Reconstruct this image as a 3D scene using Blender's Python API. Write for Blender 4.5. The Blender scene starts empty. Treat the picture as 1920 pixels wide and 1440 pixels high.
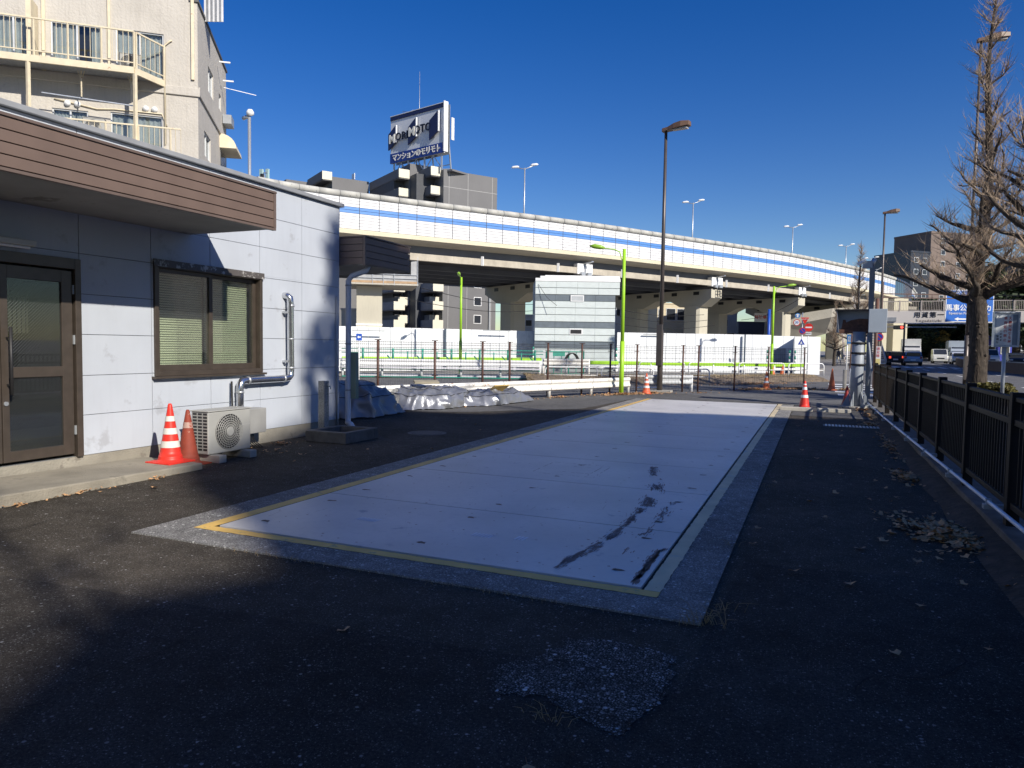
import bpy, bmesh, math, random
from mathutils import Vector, Matrix, noise
rnd = random.Random(7)
R = math.radians
scene = bpy.context.scene
COL = scene.collection

# ------------------------------------------------------------------ camera
H = 1.5
YAW, PITCH, ROLL, F = R(23.0736), R(3.0433), R(0.8297), 1338.64
cf = Vector((-math.sin(YAW)*math.cos(PITCH), math.cos(YAW)*math.cos(PITCH), -math.sin(PITCH)))
cr = Vector((math.cos(YAW), math.sin(YAW), 0)); cu = cr.cross(cf)
cr2 = cr*math.cos(ROLL)+cu*math.sin(ROLL); cu2 = -cr*math.sin(ROLL)+cu*math.cos(ROLL)
cam = bpy.data.cameras.new('camera'); camo = bpy.data.objects.new('camera', cam); COL.objects.link(camo)
cam.sensor_width = 36; cam.lens = 36*F/1920; cam.clip_end = 3000; cam.clip_start = .05
m = Matrix((cr2, cu2, -cf)).transposed().to_4x4(); m.translation = Vector((0, 0, H)); camo.matrix_world = m
scene.camera = camo
def survey(px, py, D):
    "world point of something sighted at a bearing and D metres ahead"
    d = cf*F+cr2*(px-960)-cu2*(py-720)
    return Vector((0, 0, H))+d/F*D
# ------------------------------------------------------------------ light
world = bpy.data.worlds.new('World'); scene.world = world; world.use_nodes = True
wn = world.node_tree; sky = wn.nodes.new('ShaderNodeTexSky'); sky.sky_type = 'NISHITA'
SUN_EL, SUN_AZ = 32.0, 116.1
sky.sun_disc = False; sky.sun_elevation = R(SUN_EL); sky.sun_rotation = R(SUN_AZ)
sky.air_density = 1.0; sky.dust_density = 0.3; sky.ozone_density = 2.5; sky.altitude = 50
hs = wn.nodes.new('ShaderNodeHueSaturation'); hs.inputs['Saturation'].default_value = 1.44; hs.inputs['Hue'].default_value = .52
wn.links.new(sky.outputs[0], hs.inputs['Color']); wn.links.new(hs.outputs[0], wn.nodes['Background'].inputs[0]); wn.nodes['Background'].inputs[1].default_value = .092
sd = Vector((math.sin(R(SUN_AZ))*math.cos(R(SUN_EL)), math.cos(R(SUN_AZ))*math.cos(R(SUN_EL)), math.sin(R(SUN_EL))))
sl = bpy.data.lights.new('sun', 'SUN'); sl.energy = 5.0; sl.angle = R(.53); sl.color = (1, .93, .82)
so = bpy.data.objects.new('sun', sl); COL.objects.link(so); so.rotation_euler = sd.to_track_quat('Z', 'Y').to_euler()
scene.view_settings.view_transform = 'Standard'; scene.view_settings.look = 'None'
scene.view_settings.exposure = .25; scene.view_settings.gamma = 1
scene.render.engine = 'CYCLES'

# ------------------------------------------------------------------ materials
MATS = {}
def mat(name, rgb, rough=.6, metal=0, bstretch=None, var=.12, scale=3, bump=.0, bscale=60, spec=.5, spots=None, emit=None, streak=None, alpha=None, wire=None):
    if name in MATS: return MATS[name]
    m = bpy.data.materials.new(name); m.use_nodes = True; MATS[name] = m
    nt = m.node_tree; N = nt.nodes; L = nt.links; b = N['Principled BSDF']
    b.inputs['Roughness'].default_value = rough; b.inputs['Metallic'].default_value = metal
    b.inputs['Specular IOR Level'].default_value = spec
    tc = N.new('ShaderNodeTexCoord')
    no = N.new('ShaderNodeTexNoise'); no.inputs['Scale'].default_value = scale; no.inputs['Detail'].default_value = 5
    L.new(tc.outputs['Object'], no.inputs['Vector'])
    mix = N.new('ShaderNodeMixRGB'); mix.inputs['Color1'].default_value = (*[c*(1-var) for c in rgb], 1)
    mix.inputs['Color2'].default_value = (*[min(1, c*(1+var)) for c in rgb], 1)
    mr = N.new('ShaderNodeMapRange'); mr.inputs[1].default_value = .3; mr.inputs[2].default_value = .7
    L.new(no.outputs[0], mr.inputs[0]); L.new(mr.outputs[0], mix.inputs[0]); out = mix.outputs[0]
    if streak:   # vertical dirt runs: (rgb, amount)
        mp = N.new('ShaderNodeMapping'); mp.inputs['Scale'].default_value = (9, 9, .7)
        n2 = N.new('ShaderNodeTexNoise'); n2.inputs['Scale'].default_value = 1.6; n2.inputs['Detail'].default_value = 6
        L.new(tc.outputs['Object'], mp.inputs[0]); L.new(mp.outputs[0], n2.inputs['Vector'])
        r2 = N.new('ShaderNodeMapRange'); r2.inputs[1].default_value = .5; r2.inputs[2].default_value = .75; r2.inputs[4].default_value = streak[1]
        L.new(n2.outputs[0], r2.inputs[0])
        mx = N.new('ShaderNodeMixRGB'); mx.inputs['Color2'].default_value = (*streak[0], 1)
        L.new(r2.outputs[0], mx.inputs[0]); L.new(out, mx.inputs['Color1']); out = mx.outputs[0]
    if spots:    # (rgb, threshold, scale): blotches of rust, dirt or wear
        for rgb2, th, sc in spots:
            n2 = N.new('ShaderNodeTexNoise'); n2.inputs['Scale'].default_value = sc; n2.inputs['Detail'].default_value = 8; n2.inputs['Roughness'].default_value = .65
            L.new(tc.outputs['Object'], n2.inputs['Vector'])
            r2 = N.new('ShaderNodeMapRange'); r2.inputs[1].default_value = th; r2.inputs[2].default_value = th+.06
            L.new(n2.outputs[0], r2.inputs[0])
            mx = N.new('ShaderNodeMixRGB'); mx.inputs['Color2'].default_value = (*rgb2, 1)
            L.new(r2.outputs[0], mx.inputs[0]); L.new(out, mx.inputs['Color1']); out = mx.outputs[0]
    if wire:     # fine diagonal lines of wired glass
        mp = N.new('ShaderNodeMapping'); mp.inputs['Rotation'].default_value = wire[1]
        wv = N.new('ShaderNodeTexWave'); wv.bands_direction = 'Y'; wv.inputs['Scale'].default_value = wire[0]; wv.wave_profile = 'SIN'
        L.new(tc.outputs['Object'], mp.inputs[0]); L.new(mp.outputs[0], wv.inputs['Vector'])
        r2 = N.new('ShaderNodeMapRange'); r2.inputs[1].default_value = .72; r2.inputs[2].default_value = .95; r2.inputs[4].default_value = .55
        L.new(wv.outputs['Fac'], r2.inputs[0])
        m._w = None if False else None if True else None
    L.new(out, b.inputs['Base Color'])
    if bump:
        n3 = N.new('ShaderNodeTexNoise'); n3.inputs['Scale'].default_value = bscale; n3.inputs['Detail'].default_value = 4
        if bstretch:
            mq = N.new('ShaderNodeMapping'); mq.inputs['Scale'].default_value = bstretch; L.new(tc.outputs['Object'], mq.inputs[0]); L.new(mq.outputs[0], n3.inputs['Vector'])
        else: L.new(tc.outputs['Object'], n3.inputs['Vector'])
        bp = N.new('ShaderNodeBump'); bp.inputs['Strength'].default_value = bump; bp.inputs['Distance'].default_value = .05 if bstretch else .02
        L.new(n3.outputs[0], bp.inputs['Height']); L.new(bp.outputs[0], b.inputs['Normal'])
    if emit:
        b.inputs['Emission Color'].default_value = (*emit[0], 1); b.inputs['Emission Strength'].default_value = emit[1]
    return m

def glass(name, tint=(.5, .55, .55), refl=.9, wire=None, dark=.0, base=.12):
    if name in MATS: return MATS[name]
    m = bpy.data.materials.new(name); m.use_nodes = True; MATS[name] = m
    nt = m.node_tree; N = nt.nodes; L = nt.links; N.remove(N['Principled BSDF']); o = N['Material Output']
    tr = N.new('ShaderNodeBsdfTransparent'); tr.inputs[0].default_value = (*tint, 1)
    gl = N.new('ShaderNodeBsdfGlossy'); gl.inputs['Roughness'].default_value = .02
    fr = N.new('ShaderNodeFresnel'); fr.inputs[0].default_value = 1.5
    ad = N.new('ShaderNodeMath'); ad.operation = 'MULTIPLY_ADD'; ad.inputs[1].default_value = refl; ad.inputs[2].default_value = base*.3
    L.new(fr.outputs[0], ad.inputs[0])
    mx = N.new('ShaderNodeMixShader'); L.new(ad.outputs[0], mx.inputs[0]); L.new(tr.outputs[0], mx.inputs[1]); L.new(gl.outputs[0], mx.inputs[2])
    out = mx.outputs[0]
    if wire:
        tc = N.new('ShaderNodeTexCoord'); mp = N.new('ShaderNodeMapping'); mp.inputs['Rotation'].default_value = wire[1]
        wv = N.new('ShaderNodeTexWave'); wv.bands_direction = 'Y'; wv.inputs['Scale'].default_value = wire[0]
        L.new(tc.outputs['Object'], mp.inputs[0]); L.new(mp.outputs[0], wv.inputs['Vector'])
        r2 = N.new('ShaderNodeMapRange'); r2.inputs[1].default_value = .7; r2.inputs[2].default_value = .95; r2.inputs[4].default_value = wire[2]
        L.new(wv.outputs['Fac'], r2.inputs[0])
        df = N.new('ShaderNodeBsdfDiffuse'); df.inputs[0].default_value = (.25, .27, .28, 1)
        m2 = N.new('ShaderNodeMixShader'); L.new(r2.outputs[0], m2.inputs[0]); L.new(out, m2.inputs[1]); L.new(df.outputs[0], m2.inputs[2]); out = m2.outputs[0]
    L.new(out, o.inputs[0])
    return m

def asphalt(name, base, stone, amount, scale=140, rough=.85, patch=.35, bump=.5):
    "aggregate in binder: chips of two sizes and many tones, broad tonal patches, fine relief"
    m = bpy.data.materials.new(name); m.use_nodes = True; MATS[name] = m
    nt = m.node_tree; N = nt.nodes; L = nt.links; b = N['Principled BSDF']; b.inputs['Roughness'].default_value = rough
    b.inputs['Specular IOR Level'].default_value = .1
    tc = N.new('ShaderNodeTexCoord')
    def rng(src, a, b_, c=0, d=1):
        r = N.new('ShaderNodeMapRange'); r.inputs[1].default_value = a; r.inputs[2].default_value = b_; r.inputs[3].default_value = c; r.inputs[4].default_value = d; L.new(src, r.inputs[0]); return r.outputs[0]
    def mul(a, b_):
        q = N.new('ShaderNodeMath'); q.operation = 'MULTIPLY'; L.new(a, q.inputs[0]); L.new(b_, q.inputs[1]); return q.outputs[0]
    def noi(sc, det, ro=.5):
        q = N.new('ShaderNodeTexNoise'); q.inputs['Scale'].default_value = sc; q.inputs['Detail'].default_value = det; q.inputs['Roughness'].default_value = ro; L.new(tc.outputs['Object'], q.inputs['Vector']); return q.outputs[0]
    broad = noi(.55, 7, .62); mid = noi(6, 5, .6); fine = noi(70, 4)
    tone = mul(rng(broad, .3, .7, 1-patch, 1+patch), mul(rng(mid, .3, .7, .8, 1.2), rng(fine, .25, .75, .45, 1.55)))
    bc = N.new('ShaderNodeVectorMath'); bc.operation = 'SCALE'; bc.inputs[0].default_value = base; L.new(tone, bc.inputs['Scale']); out = bc.outputs[0]; hgt = None
    dens = rng(mid, .35, .65, .55, 1.3)
    for sc, am, br in ((scale*2.3, amount*1.6, .35), (scale*1.25, amount*.8, .7), (scale*.55, amount*.16, 1.0)):
        w = N.new('ShaderNodeTexVoronoi'); w.inputs['Scale'].default_value = sc; L.new(tc.outputs['Object'], w.inputs['Vector'])
        sp = N.new('ShaderNodeSeparateColor'); L.new(w.outputs['Color'], sp.inputs[0])
        pick = rng(sp.outputs[0], 1-am, 1-am*.6); core = rng(w.outputs['Distance'], .48, .3)
        f = mul(mul(pick, core), mul(rng(sp.outputs[1], 0, 1, .15, 1), dens))
        g = N.new('ShaderNodeMath'); g.operation = 'MULTIPLY'; g.inputs[1].default_value = br; g.use_clamp = True; L.new(f, g.inputs[0])
        mx = N.new('ShaderNodeMixRGB'); mx.inputs['Color2'].default_value = (*stone, 1); L.new(g.outputs[0], mx.inputs[0]); L.new(out, mx.inputs['Color1']); out = mx.outputs[0]
        if hgt is None: hgt = w.outputs['Distance']
    L.new(out, b.inputs['Base Color'])
    bp = N.new('ShaderNodeBump'); bp.inputs['Strength'].default_value = bump; bp.inputs['Distance'].default_value = .005; bp.invert = True
    L.new(hgt, bp.inputs['Height']); L.new(bp.outputs[0], b.inputs['Normal'])
    return m

# ------------------------------------------------------------------ building helpers
WM = {}
class MB:
    "collects shapes into one mesh"
    def __init__(s): s.v = []; s.f = []; s.sm = []
    def add(s, vs, fs, smooth=False):
        o = len(s.v); s.v += [Vector(p) for p in vs]; s.f += [[i+o for i in f] for f in fs]; s.sm += [smooth]*len(fs); return s
    def box(s, x0, x1, y0, y1, z0, z1, T=None):
        vs = [Vector((x, y, z)) for x in (x0, x1) for y in (y0, y1) for z in (z0, z1)]
        if T: vs = [T @ p for p in vs]
        return s.add(vs, [(0, 1, 3, 2), (4, 6, 7, 5), (0, 4, 5, 1), (2, 3, 7, 6), (0, 2, 6, 4), (1, 5, 7, 3)])
    def beam(s, a, b, w, h, up=(0, 0, 1)):
        a, b = Vector(a), Vector(b); d = (b-a).normalized(); up = Vector(up)
        x = d.cross(up)
        if x.length < 1e-4: x = d.cross(Vector((0, 1, 0)))
        x.normalize(); y = x.cross(d)
        vs = [p+x*i*w/2+y*j*h/2 for p in (a, b) for i in (-1, 1) for j in (-1, 1)]
        return s.add(vs, [(0, 1, 3, 2), (4, 6, 7, 5), (0, 4, 5, 1), (2, 3, 7, 6), (0, 2, 6, 4), (1, 5, 7, 3)])
    def tube(s, pts, r, n=8, cap=True):
        pts = [Vector(p) for p in pts]; rs = r if isinstance(r, (list, tuple)) else [r]*len(pts)
        rings = []; px = None
        for i, p in enumerate(pts):
            d = (pts[min(i+1, len(pts)-1)]-pts[max(i-1, 0)])
            if d.length < 1e-6: d = Vector((0, 0, 1))
            d.normalize()
            if px is None:
                px = d.cross(Vector((0, 0, 1)))
                if px.length < 1e-3: px = d.cross(Vector((0, 1, 0)))
            px = (px-d*px.dot(d)); px.normalize(); py = d.cross(px)
            rings.append([p+(px*math.cos(t)+py*math.sin(t))*rs[i] for t in [2*math.pi*k/n for k in range(n)]])
        vs = [q for rg in rings for q in rg]
        fs = [(i*n+k, i*n+(k+1) % n, (i+1)*n+(k+1) % n, (i+1)*n+k) for i in range(len(pts)-1) for k in range(n)]
        s.add(vs, fs, n > 4)
        if cap:
            o = len(s.v)-len(vs); s.f += [[o+k for k in range(n)][::-1], [o+(len(pts)-1)*n+k for k in range(n)]]; s.sm += [False, False]
        return s
    def cyl(s, a, b, r0, r1=None, n=12): return s.tube([a, b], [r0, r0 if r1 is None else r1], n)
    def lathe(s, prof, c=(0, 0, 0), n=24, ax=None):
        c = Vector(c); vs = []
        for r, z in prof:
            for k in range(n):
                t = 2*math.pi*k/n; p = Vector((r*math.cos(t), r*math.sin(t), z)); vs.append(c+(ax @ p if ax else p))
        fs = [(i*n+k, i*n+(k+1) % n, (i+1)*n+(k+1) % n, (i+1)*n+k) for i in range(len(prof)-1) for k in range(n)]
        return s.add(vs, fs, True)
    def prism(s, poly, z0, z1, T=None):
        n = len(poly); vs = [Vector((x, y, z0)) for x, y in poly]+[Vector((x, y, z1)) for x, y in poly]
        if T: vs = [T @ p for p in vs]
        return s.add(vs, [list(range(n))[::-1], list(range(n, 2*n))]+[(i, (i+1) % n, n+(i+1) % n, n+i) for i in range(n)])
    def sheet(s, poly, z=0):
        return s.add([(x, y, z) for x, y in poly], [list(range(len(poly)))])
    def build(s, name, m, parent=None, bevel=0, world=True, fix=True):
        vs = s.v
        if parent is not None and world: inv = WM[parent.name].inverted(); vs = [inv @ p for p in vs]
        me = bpy.data.meshes.new(name); me.from_pydata([tuple(p) for p in vs], [], s.f)
        if fix:
            bm = bmesh.new(); bm.from_mesh(me); bmesh.ops.recalc_face_normals(bm, faces=bm.faces)
            bm.to_mesh(me); bm.free()
        me.polygons.foreach_set('use_smooth', s.sm)
        ms = m if isinstance(m, list) else [m]
        for q in ms: me.materials.append(q)
        o = bpy.data.objects.new(name, me); COL.objects.link(o)
        if parent is not None: o.parent = parent; WM[o.name] = WM[parent.name].copy()
        else: WM[o.name] = Matrix()
        if bevel:
            md = o.modifiers.new('bevel', 'BEVEL'); md.width = bevel; md.segments = 2; md.limit_method = 'ANGLE'
        return o
def tag(o, label=None, cat=None, group=None, kind=None):
    if label: o['label'] = label
    if cat: o['category'] = cat
    if group: o['group'] = group
    if kind: o['kind'] = kind
    return o
def thing(name, label, cat, loc=(0, 0, 0), rz=0, group=None):
    o = bpy.data.objects.new(name, None); COL.objects.link(o); o.location = loc; o.rotation_euler = (0, 0, rz)
    o.empty_display_size = .2
    WM[o.name] = Matrix.Translation(Vector(loc)) @ Matrix.Rotation(rz, 4, 'Z')
    return tag(o, label, cat, group)
def inst(src, parent, M=None, name=None):
    "another piece alike: shares the mesh; M is the offset in the parent's frame"
    c = src.copy(); COL.objects.link(c); c.parent = parent
    if M is not None: c.matrix_local = M
    return c
def copy_tree(o, parent=None):
    c = o.copy(); COL.objects.link(c); c.parent = parent
    for ch in o.children: copy_tree(ch, c)
    return c
def place(o, loc, rz=0, s=1, label=None):
    o.location = loc; o.rotation_euler = (0, 0, rz); o.scale = (s, s, s)
    if label: o['label'] = label
    return o
def axes(c, ang):
    "frame at c whose x runs along heading ang (clockwise from north/+Y) and y to its left"
    dx = Vector((math.sin(ang), math.cos(ang), 0)); dy = Vector((-dx.y, dx.x, 0))
    return Matrix(((dx.x, dy.x, 0, c[0]), (dx.y, dy.y, 0, c[1]), (0, 0, 1, c[2] if len(c) > 2 else 0), (0, 0, 0, 1)))
def rzof(ang): return math.pi/2-ang
def text(body, size, m, parent, M, name='lettering', ext=.004, sx=1, align='CENTER', spacing=1, bold=0):
    cu_ = bpy.data.curves.new(name, 'FONT'); cu_.body = body; cu_.size = size; cu_.extrude = ext; cu_.align_x = align; cu_.align_y = 'CENTER'
    cu_.space_character = spacing; cu_.offset = bold
    o = bpy.data.objects.new(name, cu_); COL.objects.link(o); cu_.materials.append(m)
    me = bpy.data.meshes.new_from_object(o.evaluated_get(bpy.context.evaluated_depsgraph_get())); bpy.data.objects.remove(o)
    o = bpy.data.objects.new(name, me); COL.objects.link(o); o.parent = parent; o.matrix_local = M @ Matrix.Diagonal((sx, 1, 1, 1)); return o
def face(loc, out, flip=False):
    "matrix for flat things: local x to the reader's right, y up, z towards out"
    z = Vector(out).normalized(); y = Vector((0, 0, 1)); x = y.cross(z).normalized()
    return Matrix(((x.x, y.x, z.x, loc[0]), (x.y, y.y, z.y, loc[1]), (x.z, y.z, z.z, loc[2]), (0, 0, 0, 1)))

# shared materials
white = mat('white_paint', (.78, .79, .8), .45, var=.05)
whitem = mat('white_metal', (.72, .73, .75), .4, var=.08, scale=6, spots=[((.3, .2, .13), .66, 9)])
rusty_white = mat('rusty_white_paint', (.75, .74, .7), .5, var=.06, spots=[((.35, .16, .07), .63, 5), ((.45, .4, .33), .58, 14)])
concrete = mat('concrete', (.36, .34, .3), .85, var=.2, scale=2.5, bump=.3, bscale=45, spots=[((.2, .19, .17), .62, 3)])
conc_light = mat('pale_concrete', (.5, .47, .4), .85, var=.1, scale=.6, streak=((.28, .26, .22), .5), bump=.1, bscale=10)
conc_dark = mat('stained_concrete', (.12, .11, .1), .9, var=.3, scale=6, bump=.3)
brown = mat('brown_paint', (.1, .075, .06), .45, var=.12, scale=4)
brown_metal = mat('bronze_frame', (.085, .068, .055), .38, metal=.35, var=.15, scale=8)
plank_m = mat('brown_siding', (.15, .105, .085), .5, var=.09, scale=3)
greym = mat('grey_metal', (.32, .34, .36), .45, metal=.2, var=.1)
darkm = mat('dark_metal', (.03, .03, .033), .5, metal=.3)
galv = mat('galvanised', (.5, .52, .54), .4, metal=.6, var=.15, scale=12)
black = mat('black_rubber', (.015, .015, .016), .7)
rust = mat('rusty_brown', (.12, .055, .035), .75, var=.35, scale=14, spots=[((.2, .08, .04), .6, 20)])
lime = mat('lime_paint', (.33, .62, .03), .4, var=.06)
teal = mat('teal_paint', (.03, .27, .2), .45, var=.15)
soil = mat('soil', (.055, .042, .03), .95, var=.5, scale=9, bump=.8, bscale=30)
red = mat('red_paint', (.62, .03, .02), .4); blue = mat('blue_paint', (.02, .09, .45), .4); navy = mat('navy_paint', (.012, .016, .1), .4)
leaf_m = mat('dry_leaf', (.50, .29, .14), .8, var=.5, scale=6, spots=[((.2, .12, .06), .56, 5), ((.62, .46, .26), .6, 9)])

# ------------------------------------------------------------------ ground
asp = asphalt('yard_asphalt', (.056, .048, .038), (.42, .41, .39), .26, 95, patch=.5)
asp2 = asphalt('road_asphalt', (.14, .14, .143), (.3, .3, .3), .1, 90, patch=.18)
asp3 = asphalt('rough_aggregate', (.03, .028, .025), (.7, .7, .68), .85, 65, bump=1.0)
agg = asphalt('washed_aggregate_concrete', (.19, .185, .175), (.75, .73, .68), .85, 70, bump=1.0)
paving = mat('paving', (.22, .21, .2), .85, var=.2, scale=2)
tag(MB().sheet([(-900, -400), (900, -400), (900, 1500), (-900, 1500)], -.004).build('ground', paving), kind='structure')
tag(MB().sheet([(-40, -14), (1.35, -14), (1.35, 20.5), (-.6, 20.9), (-4.6, 24.2), (-7.6, 20.6), (-11, 12), (-40, 12)], .0).build('yard_surface', asp), kind='structure')
tag(MB().sheet([(-60, 5), (-13, 5), (-11.1, 12.1), (-7.7, 20.7), (-4.6, 24.3), (-.5, 21.0), (3.2, 21), (3.6, 39), (.9, 38.5), (-.7, 36), (-4.7, 30.6), (-8.6, 28), (-10.9, 27.3), (-12.3, 30.1), (-19.5, 27.6), (-60, 11)], .002).build('side_road', asp2), kind='structure')
tag(MB().sheet([(3.9, -60), (26, -60), (28, 60), (40, 260), (24, 260), (12, 150), (4.3, 60)], .006).build('main_road', asp2), kind='structure')
# raised verge between side road and site
vb = MB()
edge = [(-10.9, 27.3), (-10.6, 27.4), (-8.6, 28.0), (-6.6, 29.2), (-4.7, 30.6), (-2.7, 33.2), (-.7, 36.0), (.7, 37.6)]
rows = 9
for i, (x, y) in enumerate(edge):
    for j in range(rows):
        t = j/(rows-1); n = Vector((-.45, .9)).normalized()
        k = 3.2*t; zz = .24*min(1, t*2.2)+.06*noise.noise(Vector((x*1.7+j, y*1.7, 3)))*(1 if 0 < j else 0)
        vb.v.append(Vector((x+n.x*k, y+n.y*k, zz+.004)))
for i in range(len(edge)-1):
    for j in range(rows-1):
        a = i*rows+j; vb.f.append([a, a+rows, a+rows+1, a+1]); vb.sm.append(True)
tag(vb.build('verge', mat('pale_soil', (.2, .155, .11), .95, var=.4, scale=5, bump=.8, bscale=20)), kind='structure')
tag(MB().prism([(-28, 24), (-19.5, 27.7), (-12, 30.2), (-10, 30.8), (-8, 32), (-6.1, 33.4), (-4.1, 35.9), (-2.1, 38.8), (-.7, 40.4), (.6, 60), (-60, 60), (-60, 20)], -.002, .2).build('site_ground', paving), kind='structure')

gr = MB(); grg = random.Random(8)
for k in range(9000):
    i = grg.random()*(len(edge)-1.01); a_ = Vector((*edge[int(i)], 0)).lerp(Vector((*edge[int(i)+1], 0)), i-int(i)); t_ = grg.random()**.8; q = a_+Vector((-.447, .894, 0))*3.2*t_; z_ = .24*min(1, t_*2.2)
    a2_ = grg.uniform(0, 6.28); h_ = grg.uniform(.03, .13); w_ = .008; dx_, dy_ = math.cos(a2_), math.sin(a2_)
    gr.add([(q.x-w_*dy_, q.y+w_*dx_, z_), (q.x+w_*dy_, q.y-w_*dx_, z_), (q.x+dx_*h_*.9, q.y+dy_*h_*.9, z_+h_*.7)], [(0, 1, 2)])
tag(gr.build('dry_grass', mat('verge_grass', (.38, .29, .16), .9, var=.45, scale=1.5), fix=False), kind='stuff')
lane = mat('lane_paint', (.75, .75, .73), .6, var=.15, scale=8)
mk = MB()
for x, ys in ((5.8, range(12, 90, 8)), (8.35, range(10, 82, 8)), (11.2, range(14, 82, 8))):
    for y in ys: mk.sheet([(x-.07, y), (x+.07, y), (x+.07, y+3.6), (x-.07, y+3.6)], .011)
mk.sheet([(4.6, 83.6), (13.3, 83.6), (13.3, 84.2), (4.6, 84.2)], .011)
for x in (5.3, 9.0, 12.7, 14.6): mk.sheet([(x, 88), (x+.12, 88), (x+.9, 140), (x+.78, 140)], .011)
for k in range(9): mk.sheet([(4.8+k*1.0, 76.6), (5.3+k*1.0, 76.6), (5.3+k*1.0, 80.6), (4.8+k*1.0, 80.6)], .011)
tag(mk.build('road_markings', lane), kind='structure')
mk = MB()
for k in range(5): mk.sheet([(.7-k*.05, 26.2+k*2.0), (3.0, 26.4+k*2.0), (3.0, 27.35+k*2.0), (.7-k*.05, 27.15+k*2.0)], .012)
tag(mk.build('crosswalk_stripes', lane), kind='structure')
mk = MB()
for x, y in ((-3.4, 27.4), (-6.2, 26.6), (-9.6, 24.4), (-12.6, 23.0)):
    mk.sheet([(x, y), (x+.9, y+.5), (x+.7, y+.8), (x-.2, y+.3)], .007)
tag(mk.build('blue_lane_markings', mat('blue_lane', (.04, .12, .3), .7, var=.3, scale=6)), kind='structure')
asp4 = asphalt('sunlit_asphalt', (.12, .118, .115), (.3, .3, .3), .15, 95, patch=.2)  # paler than the yard: sunlight on the far end put into the colour
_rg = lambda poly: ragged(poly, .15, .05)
def _sunlit_apron(): tag(MB().sheet(_rg([(-11.2, 12.4), (-9.6, 13.3), (-7.2, 14.3), (-5.2, 16.6), (-4.9, 20.95), (-.5, 20.97), (-.5, 17.6), (1.2, 17.4), (1.25, 20.45), (-.6, 20.85), (-4.6, 24.1), (-7.6, 20.5)]), .0035).build('sunlit_apron', asp4), kind='structure')
# rough patch of bare aggregate in the near asphalt
def ragged(poly, step, amp, seed=0):
    out = []
    for i in range(len(poly)):
        a = Vector((*poly[i], 0)); b = Vector((*poly[(i+1) % len(poly)], 0)); n = max(2, int((b-a).length/step))
        nm = Vector(((b-a).y, -(b-a).x, 0)).normalized()
        for k in range(n):
            p = a.lerp(b, k/n); q = p+nm*amp*(noise.noise(p*14+Vector((seed, 0, 0)))+.6*noise.noise(p*45+Vector((seed, 5, 0))))
            out.append((q.x, q.y))
    return out
tag(MB().sheet(ragged([(-1.30, 2.86), (-1.33, 3.0), (-1.2, 3.12), (-1.1, 3.42), (-.9, 3.5), (-.6, 3.45), (-.54, 3.2), (-.56, 2.95), (-.66, 2.62), (-.8, 2.68), (-1.02, 2.8), (-1.15, 2.78), (-1.22, 2.76)], .02, .04), .006).build('worn_patch', asp3), kind='structure')
_sunlit_apron()
# patch seam on the right: a slightly different later lift of asphalt
tag(MB().sheet(ragged([(-.42, 5.2), (.6, 5.35), (1.2, 5.3), (1.2, -6), (-12, -6), (-12, 2.2), (-.5, 3.2)], .1, .01), .003).build('asphalt_lift', asphalt('older_asphalt', (.040, .035, .030), (.32, .32, .31), .24, 90, patch=.5)), kind='structure')

ck = MB(); cg = random.Random(17)
for x, y, a, n_ in ((-3.6, 1.75, .3, 26), (-2.9, 2.1, 2.0, 14), (.2, 3.4, 1.4, 30), (-5.8, 3.2, .9, 22), (-.2, 7.2, 1.7, 34), (-5.6, 8.6, 1.3, 30)):
    p = Vector((x, y, 0)); w0 = .004
    for k in range(n_):
        a += cg.gauss(0, .28); q = p+Vector((math.cos(a), math.sin(a), 0))*cg.uniform(.02, .05); n2 = Vector((-math.sin(a), math.cos(a), 0))*w0*cg.uniform(.4, 1.1)
        ck.sheet([(p.x-n2.x, p.y-n2.y), (q.x-n2.x, q.y-n2.y), (q.x+n2.x, q.y+n2.y), (p.x+n2.x, p.y+n2.y)], .0085); p = q
tag(ck.build('asphalt_cracks', mat('crack_dark', (.008, .007, .006), 1)), kind='stuff')

# ------------------------------------------------------------------ weighbridge style deck
deck = thing('vehicle_platform', 'long white steel deck in a yellow frame, set flush in the asphalt', 'platform', (-2.69, 12.5, 0))
PX0, PX1, PY0, PY1 = -4.40, -.96, 4.32, 20.75
ag = MB()
fr = ragged([(-4.87, 3.9), (-.53, 3.9), (-.53, 20.95), (-.76, 20.95), (-.76, 4.12), (-4.6, 4.12), (-4.6, 20.95), (-4.87, 20.95)], .05, .006)
ag.prism([(-4.87, 3.9), (-.53, 3.9), (-.53, 4.2), (-4.87, 4.2)], -.05, .012)
ag.prism([(-4.87, 4.2), (-4.545, 4.2), (-4.545, 20.85), (-4.87, 20.85)], -.05, .012)
ag.prism([(-.827, 4.2), (-.53, 4.2), (-.53, 20.85), (-.827, 20.85)], -.05, .012)
ag.build('aggregate_surround', agg, deck)
yel = mat('yellow_paint', (.70, .45, .12), .6, var=.18, scale=3, spots=[((.09, .085, .075), .665, 22), ((.35, .3, .15), .6, 6)])
yelp = mat('faded_yellow_paint', (.64, .53, .33), .6, var=.15, scale=3, spots=[((.1, .095, .09), .64, 24), ((.5, .48, .4), .57, 2.2)])
f_ = MB().sheet(ragged([(-4.545, 4.2), (-.827, 4.2), (-.827, 4.3), (-4.545, 4.3)], .03, .008), .0145); f_.build('frame_strip', yel, deck)
MB().sheet(ragged([(-4.545, 4.3), (-4.42, 4.3), (-4.42, 20.85), (-4.545, 20.85)], .05, .005), .0145).build('frame_strip', yel, deck)
MB().sheet(ragged([(-.93, 4.3), (-.827, 4.3), (-.827, 20.85), (-.93, 20.85)], .04, .008), .0145).build('frame_strip', yelp, deck)
MB().box(-4.43, -.93, 4.3, 20.85, -.08, -.03).build('pit_edge', darkm, deck)
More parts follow.
